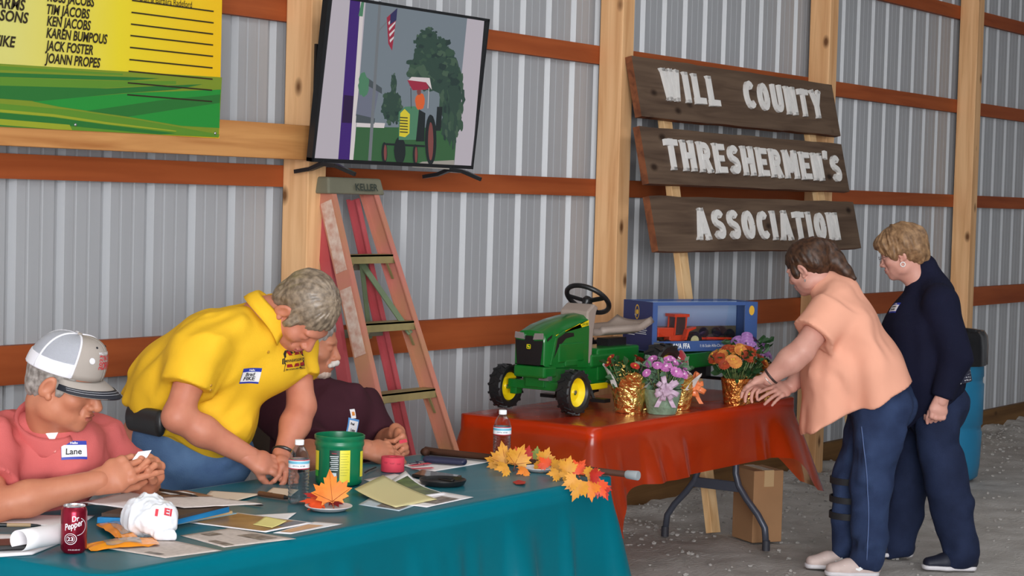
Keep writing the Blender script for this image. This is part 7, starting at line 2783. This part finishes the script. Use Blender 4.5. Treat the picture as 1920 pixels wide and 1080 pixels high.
m_ = sum(q)/4
MB().add([m_+(p-m_)*0.9+np.array([0, 0, 0.0008]) for p in q], [(0, 1, 2, 3)]).build('phone_screen', mat('phone_glass', (0.02, 0.02, 0.025), 0.05), ph, fix=False)
ld = np.append(atz(830, 909, TZ)[:2], Z0)
lid = thing('round_lid', 'round black plastic lid with a clear dome behind it', 'lid', ld)
MB().lathe([(0.0005, 0.006), (0.058, 0.005), (0.066, 0.010), (0.074, 0.018), (0.0765, 0.018), (0.0765, 0.014), (0.070, 0.002), (0.060, 0.0), (0.0005, 0.0)], ld, 48, caps=False).build('lid_dish', black_pl, lid, smooth=40)
cs = thing('glasses_case', 'dark blue glasses case on the white sheet near the cane', 'case', atz(835, 862, TZ))
S = Sculpt().tube([atz(800, 861, TZ+0.016), atz(869, 866, TZ+0.016)], [0.022, 0.020], [0.013, 0.012], np.cross(atz(869, 866, .77)-atz(800, 861, .77), (0, 0, 1)), 0)
skin_object('case_shell', [S.mesh(0.004)], mat('navy_case', srgb(36, 38, 66), 0.5), cs)
gls = MB()
for px in ((788, 866), (776, 869)):
    p = atz(*px, TZ+0.010)
    gls.tube([p+np.array([0.020*math.cos(a), 0.012*math.sin(a), 0.0]) for a in np.linspace(0, 2*math.pi, 16, endpoint=False)], 0.0012, 5, closed=True)
gls.tube([atz(779, 864, TZ+0.010), atz(796, 872, TZ+0.006)], 0.0012, 5)
gls = gls.build('reading_glasses', mat('navy_case', srgb(36, 38, 66), 0.5), None, smooth=True)
tag(gls, 'thin wire reading glasses lying by the glasses case', 'glasses')
cable = MB().tube([atz(u, v, TZ+0.006) for u, v in ((684, 886), (692, 881), (700, 878), (705, 876))], 0.0022, 6).build('earphone_cable', blk, None, smooth=True)
tag(cable, 'short black cable between the tub and the ticket roll', 'cable')

# small plates, maple leaves and garland
plate_m = mat('white_saucer', srgb(228, 216, 214), 0.3)


def plate(label, c, R):
    o = MB().lathe([(0.0005, 0.004), (R*0.62, 0.0035), (R*0.74, 0.006), (R, 0.014), (R*1.005, 0.0125), (R*0.72, 0.001), (R*0.55, 0.0), (0.0005, 0.0)], c, 44, caps=False).build('small_plate', plate_m, None, smooth=50)
    return tag(o, label, 'plate', 'small white plates')


pl1 = np.append(atz(616, 957, TZ)[:2], Z0)
plate('small white plate holding the big orange maple leaf', pl1, 0.070)
pl2 = np.append(atz(1012, 884, TZ)[:2], Z0)
plate('small white plate inside the leaf garland near the cane tip', pl2, 0.060)
half = [(0.02, 0.0), (0.10, 0.05), (0.34, -0.04), (0.30, 0.08), (0.50, 0.16), (0.42, 0.24), (0.62, 0.40), (0.46, 0.44), (0.52, 0.66), (0.34, 0.56), (0.28, 0.66), (0.18, 0.58), (0.20, 0.80), (0.12, 0.78), (0.0, 1.05)]
leaf_poly = half+[(-x, y) for x, y in half[-2::-1]]
LC = {'orange': mat('leaf_orange', srgb(232, 138, 36), 0.55, col2=srgb(216, 112, 28), scale=14), 'gold': mat('leaf_gold', srgb(222, 160, 50), 0.55, col2=srgb(200, 128, 34), scale=14),
      'red': mat('leaf_red', srgb(200, 46, 24), 0.55, col2=srgb(168, 26, 26), scale=14), 'flame': mat('leaf_flame', srgb(232, 88, 26), 0.5, col2=srgb(210, 60, 20), scale=14),
      'green': mat('leaf_olive', srgb(128, 140, 62), 0.55), 'darkred': mat('leaf_dark_red', srgb(128, 22, 30), 0.5)}
vein_m = mat('leaf_vein', srgb(150, 74, 26), 0.6)


def maple(parent, base, d, up, size, colr, cup=0.15, veins=True, name='leaf'):
    d = nrm(d)
    up = nrm(np.asarray(up, float)-d*np.dot(up, d))
    s = np.cross(d, up)

    def M(x, y, l=0.0):
        return np.asarray(base)+size*(s*x+d*y-up*cup*(x*x*1.6+(y-0.35)**2)*0.9)+up*l
    n = len(leaf_poly)
    ctr = (0.0, 0.32)
    V = [M(*ctr)]+[M(ctr[0]+(x-ctr[0])*0.5, ctr[1]+(y-ctr[1])*0.5) for x, y in leaf_poly]+[M(x, y) for x, y in leaf_poly]
    F = [(0, 1+i, 1+(i+1) % n) for i in range(n)]+[(1+i, 1+n+i, 1+n+(i+1) % n, 1+(i+1) % n) for i in range(n)]
    o = MB().add(V, F).build(name, LC[colr], parent, smooth=True, fix=False)
    if veins:
        v = MB()
        for tip in ((0, 0.98), (0.54, 0.38), (-0.54, 0.38), (0.28, 0.02), (-0.28, 0.02)):
            v.tube([M(0, 0.04, 0.0006), M(tip[0]*.5, 0.04+(tip[1]-0.04)*.5, 0.0006), M(*tip, 0.0006)], [0.0011, 0.0008, 0.0004], 4)
        v.tube([M(0, 0.04), M(0.02, -0.14, -0.004), M(0.03, -0.28, -0.012)], [0.0014, 0.0016, 0.0018], 5)
        v.build('leaf_veins', vein_m, o, smooth=True)
    return o


ml = thing('maple_leaf', 'large orange artificial maple leaf with red leaves behind on the plate', 'leaf', pl1+np.array([0, 0, 0.014]))
tc3 = -FW
maple(ml, pl1+np.array([0.005, -0.01, 0.022]), -RT*0.10-DN*0.80+FW*0.25, tc3-DN*0.35, 0.100, 'orange', 0.25)
b0 = pl1+np.array([0.03, 0.03, 0.020])
maple(ml, b0, RT*0.9-DN*0.25+FW*.2, -DN+tc3*.4, 0.062, 'darkred', 0.3, False)
maple(ml, b0, RT*0.6-DN*0.7+FW*.2, -DN*.6+tc3*.8, 0.066, 'red', 0.3, False)
maple(ml, b0, -RT*0.9-DN*0.35+FW*.3, -DN+tc3*.4, 0.080, 'red', 0.3, False)
maple(ml, b0+np.array([-.02, -.01, 0]), -RT*0.95-DN*0.12, -DN+tc3*.5, 0.075, 'flame', 0.3, False)

gar = thing('leaf_garland', 'garland of artificial autumn leaves trailing over the table corner', 'garland', atz(1030, 895, TZ))
gp = [(930, 872), (955, 868), (985, 862), (1012, 866), (1035, 876), (1055, 884), (1080, 890), (1100, 893), (1118, 898)]
W_ = [atz(u, v, TZ+0.012) for u, v in gp]
MB().tube(W_, 0.0022, 6).build('garland_stem', mat('garland_stem', srgb(96, 78, 40), 0.7), gar, smooth=True)
spec = [((948, 872), (-0.2, -1.0), 0.085, 'gold', 0.5), ((938, 868), (-0.95, -0.05), 0.060, 'gold', 0.2), ((965, 872), (0.45, -0.85), 0.080, 'gold', 0.4), ((955, 876), (-0.5, 0.35), 0.058, 'gold', 0.0),
        ((985, 866), (0.2, -0.7), 0.062, 'red', 0.3), ((975, 864), (-0.3, -0.8), 0.055, 'flame', 0.3), ((1005, 862), (0.1, -0.8), 0.050, 'green', 0.2), ((1018, 868), (0.4, -0.9), 0.060, 'gold', 0.3),
        ((1000, 876), (0.8, 0.1), 0.055, 'gold', 0.1), ((1040, 880), (0.6, -0.5), 0.055, 'gold', 0.1), ((1028, 876), (-0.5, -0.4), 0.050, 'flame', 0.2), ((1062, 885), (0.2, -0.6), 0.060, 'gold', 0.2),
        ((1078, 888), (0.5, -0.5), 0.062, 'flame', 0.2), ((1085, 890), (-0.2, -0.4), 0.058, 'flame', 0.3), ((1098, 892), (0.9, -0.2), 0.055, 'gold', 0.1), ((1105, 893), (0.9, 0.0), 0.052, 'red', 0.2),
        ((1072, 892), (-0.8, 0.2), 0.055, 'gold', 0.2), ((990, 880), (-0.4, 0.5), 0.050, 'orange', 0.1), ((1050, 888), (-0.6, 0.3), 0.050, 'gold', 0.1)]
for k, (px, dd, sz, cl_, lift) in enumerate(spec):
    b = atz(*px, TZ+0.016+0.004*(k % 4))
    maple(gar, b, RT*dd[0]+DN*dd[1]*0.75+FW*(0.3 if dd[1] < 0 else -0.35)+np.array([0, 0, 0.25+lift*.3]), np.array([0, 0, 1.0])*0.6+tc3*0.9, sz, cl_, 0.35, veins=sz > 0.07)
edge = np.array([-0.70, -2.005, TZ])
for (px, dd, sz, cl_) in (((1085, 899), (-0.35, 0.9), 0.075, 'gold'), ((1100, 900), (0.15, 0.95), 0.070, 'orange'), ((1112, 903), (0.55, 0.8), 0.062, 'flame'), ((1120, 908), (0.5, 0.9), 0.058, 'red'), ((1078, 897), (-0.8, 0.35), 0.055, 'gold')):
    w = ray(*px)
    t = (-2.004-CAM[1])/w[1]
    b = CAM+w*t
    b[1] -= 0.010
    maple(gar, b, RT*dd[0]+DN*dd[1]-FW*0.10, tc3+np.array([0, -0.4, 0.2]), sz, cl_, 0.3, veins=False)
pt = MB().add([atz(u, v, TZ+0.003+0.004*((i % 2))) for i, (u, v) in enumerate(((961, 904), (972, 900), (986, 903), (984, 907), (968, 908)))], [(0, 1, 2, 3, 4)]).build('loose_petal', LC['red'], None, fix=False)
md = pt.modifiers.new('thick', 'SOLIDIFY')
md.thickness = 0.0006
tag(pt, 'single red petal lying alone on the teal cloth', 'petal')

# walking cane across the corner
cn = thing('walking_cane', 'brown wooden walking cane with grey rubber tip lying across the table', 'cane', atz(990, 868, TZ))
pa, pb_ = atz(905, 856, TZ+0.014), atz(1180, 890, TZ+0.014)
dcn = nrm(pb_-pa)
p0 = atz(800, 845, TZ+0.014)
cane_m = mat('dark_brown_cane', srgb(74, 46, 34), 0.6, spec=0.2, var=0.1, scale=10, stretch=(1, 1, .3))
hk = [p0+np.array([-0.035, -0.030, -0.002]), p0+np.array([-0.03, -0.012, 0.0]), p0+np.array([-0.012, -0.002, 0.002]), p0+dcn*0.06, pa, pb_]
MB().tube(hk, [0.013, 0.0145, 0.0145, 0.013, 0.012, 0.0105], 14).build('cane_shaft', cane_m, cn, smooth=True)
MB().tube([pb_-dcn*0.012, pb_-dcn*0.008, pb_+dcn*0.034, pb_+dcn*0.036], [0.0125, 0.0145, 0.0165, 0.0150], 20).build('rubber_tip', mat('grey_rubber_tip', srgb(146, 152, 156), 0.6), cn, smooth=40)

# knotted white carrier bag
bgc = np.append(atz(282, 1008, TZ)[:2], Z0)
bag = thing('plastic_bag', 'crumpled white plastic carrier bag with red letters on the newspapers', 'bag', bgc)
S = Sculpt()
S.ell(bgc+np.array([-0.010, 0.015, 0.052]), (0.058, 0.062, 0.052), None, 0)
S.ell(bgc+RT*0.028+np.array([0, 0, 0.060]), (0.040, 0.045, 0.045), None, 0.03)
S.cone(bgc+RT*0.040+np.array([0, 0, 0.050]), bgc+RT*0.052-FW*0.03+np.array([0, 0, 0.016]), 0.030, 0.014, 0.02)
S.cone(bgc+RT*0.030-FW*0.045+np.array([0, 0, 0.012]), bgc+RT*0.066-FW*0.05+np.array([0, 0, 0.010]), 0.013, 0.011, 0.012)
S.ell(bgc+np.array([0.0, 0.02, 0.085]), (0.030, 0.036, 0.026), None, 0.03)
S.warp(lambda P: 0.012*np.abs(vnoise((P@np.array([[1, .3, 0], [-.3, 1, .4], [0, .2, .35]]))*34+4))+0.006*np.abs(vnoise(P*np.array([80, 80, 30])+9))-0.006)
S.cut(bgc+np.array([0, 0, 0.0005]), (0, 0, -1))
bgm = S.mesh(0.0036)
bgo = skin_object('bag_film', [bgm], mat('white_bag_film', srgb(226, 228, 234), 0.32, sss=0.0, spec=0.5), bag)
SF = Surf([bgm])
for s, (u, v), sz, fit in (('1', (291, 960), 0.026, 0.008), ('EI', (308, 958), 0.026, 0.022)):
    c, un = SF.px(u, v)
    uy = nrm(-DN+RT*0.2-un*np.dot(-DN+RT*0.2, un))
    SF.text('bag_lettering', s, c-uy*0.010, np.cross(uy, un), uy, un, sz, fit, mat('bag_red_ink', srgb(206, 50, 66), 0.6), bgo, 0.0015, offset=0.001)


# orange-edged snack packets
def packet(label, px, z, seed):
    c4 = [atz(u, v, z) for u, v in px]
    t = thing('snack_packet', label, 'packet', sum(c4)/4, 'orange packets by the soda can')
    n = 12
    P = np.zeros((n+1, n+1, 3))
    for i in range(n+1):
        for j in range(n+1):
            s, u = j/n, i/n
            P[i, j] = bilerp(c4, s, u)+np.array([0, 0, 0.014*math.sin(math.pi*s)**0.6*math.sin(math.pi*u)**0.6+0.0035*float(vnoise(np.array([i*.8+seed, j*.8, 2.])))])
    org = mat('packet_orange', srgb(240, 146, 24), 0.22, spec=0.7)
    clr = mat('packet_window', srgb(140, 132, 124), 0.12, col2=srgb(196, 150, 110), scale=40, spec=0.8)
    k0, k1 = 3, n-3
    o = MB().grid(P).build('packet_wrap', org, t, smooth=True, fix=False)
    MB().grid(P[k0:k1+1, 2:n-1]+np.array([0, 0, 0.0008])).build('packet_window', clr, t, smooth=True, fix=False)
    d = MB().grid(P-np.array([0, 0, 0.0]))
    return t


packet('flat orange and clear packet nearest the front, right of the can', [(152, 1022), (170, 1032), (300, 1022), (292, 1008)], Z0+0.004, 1)
packet('orange and clear packet leaning on the white bag', [(180, 982), (224, 1012), (262, 1012), (238, 974)], Z0+0.010, 5)

# folding chairs under the seated men
def folding_chair(label, x, y):
    t = thing('folding_chair', label, 'chair', (x, y, 0), 'folding chairs behind the teal table')
    cm = mat('chair_enamel', srgb(96, 84, 72), 0.45, 0.3)
    MB().box((x, y-0.02, 0.425), (0.40, 0.40, 0.018)).build('seat', cm, t, bevel=0.006)
    MB().box((x, y+0.235, 0.74), (0.40, 0.014, 0.16)).build('backrest', cm, t, bevel=0.005)
    for s in (-1, 1):
        MB().tube([(x+s*0.20, y+0.24, 0.84), (x+s*0.20, y+0.17, 0.44), (x+s*0.20, y-0.26, 0.0)], 0.011, 8).build('leg', cm, t, smooth=True)
        MB().tube([(x+s*0.18, y-0.14, 0.42), (x+s*0.18, y+0.26, 0.0)], 0.011, 8).build('leg', cm, t, smooth=True)


folding_chair('brown folding chair under the man in pink', -2.27, -0.93)
folding_chair('brown folding chair under the man in maroon', -0.69, -0.78)
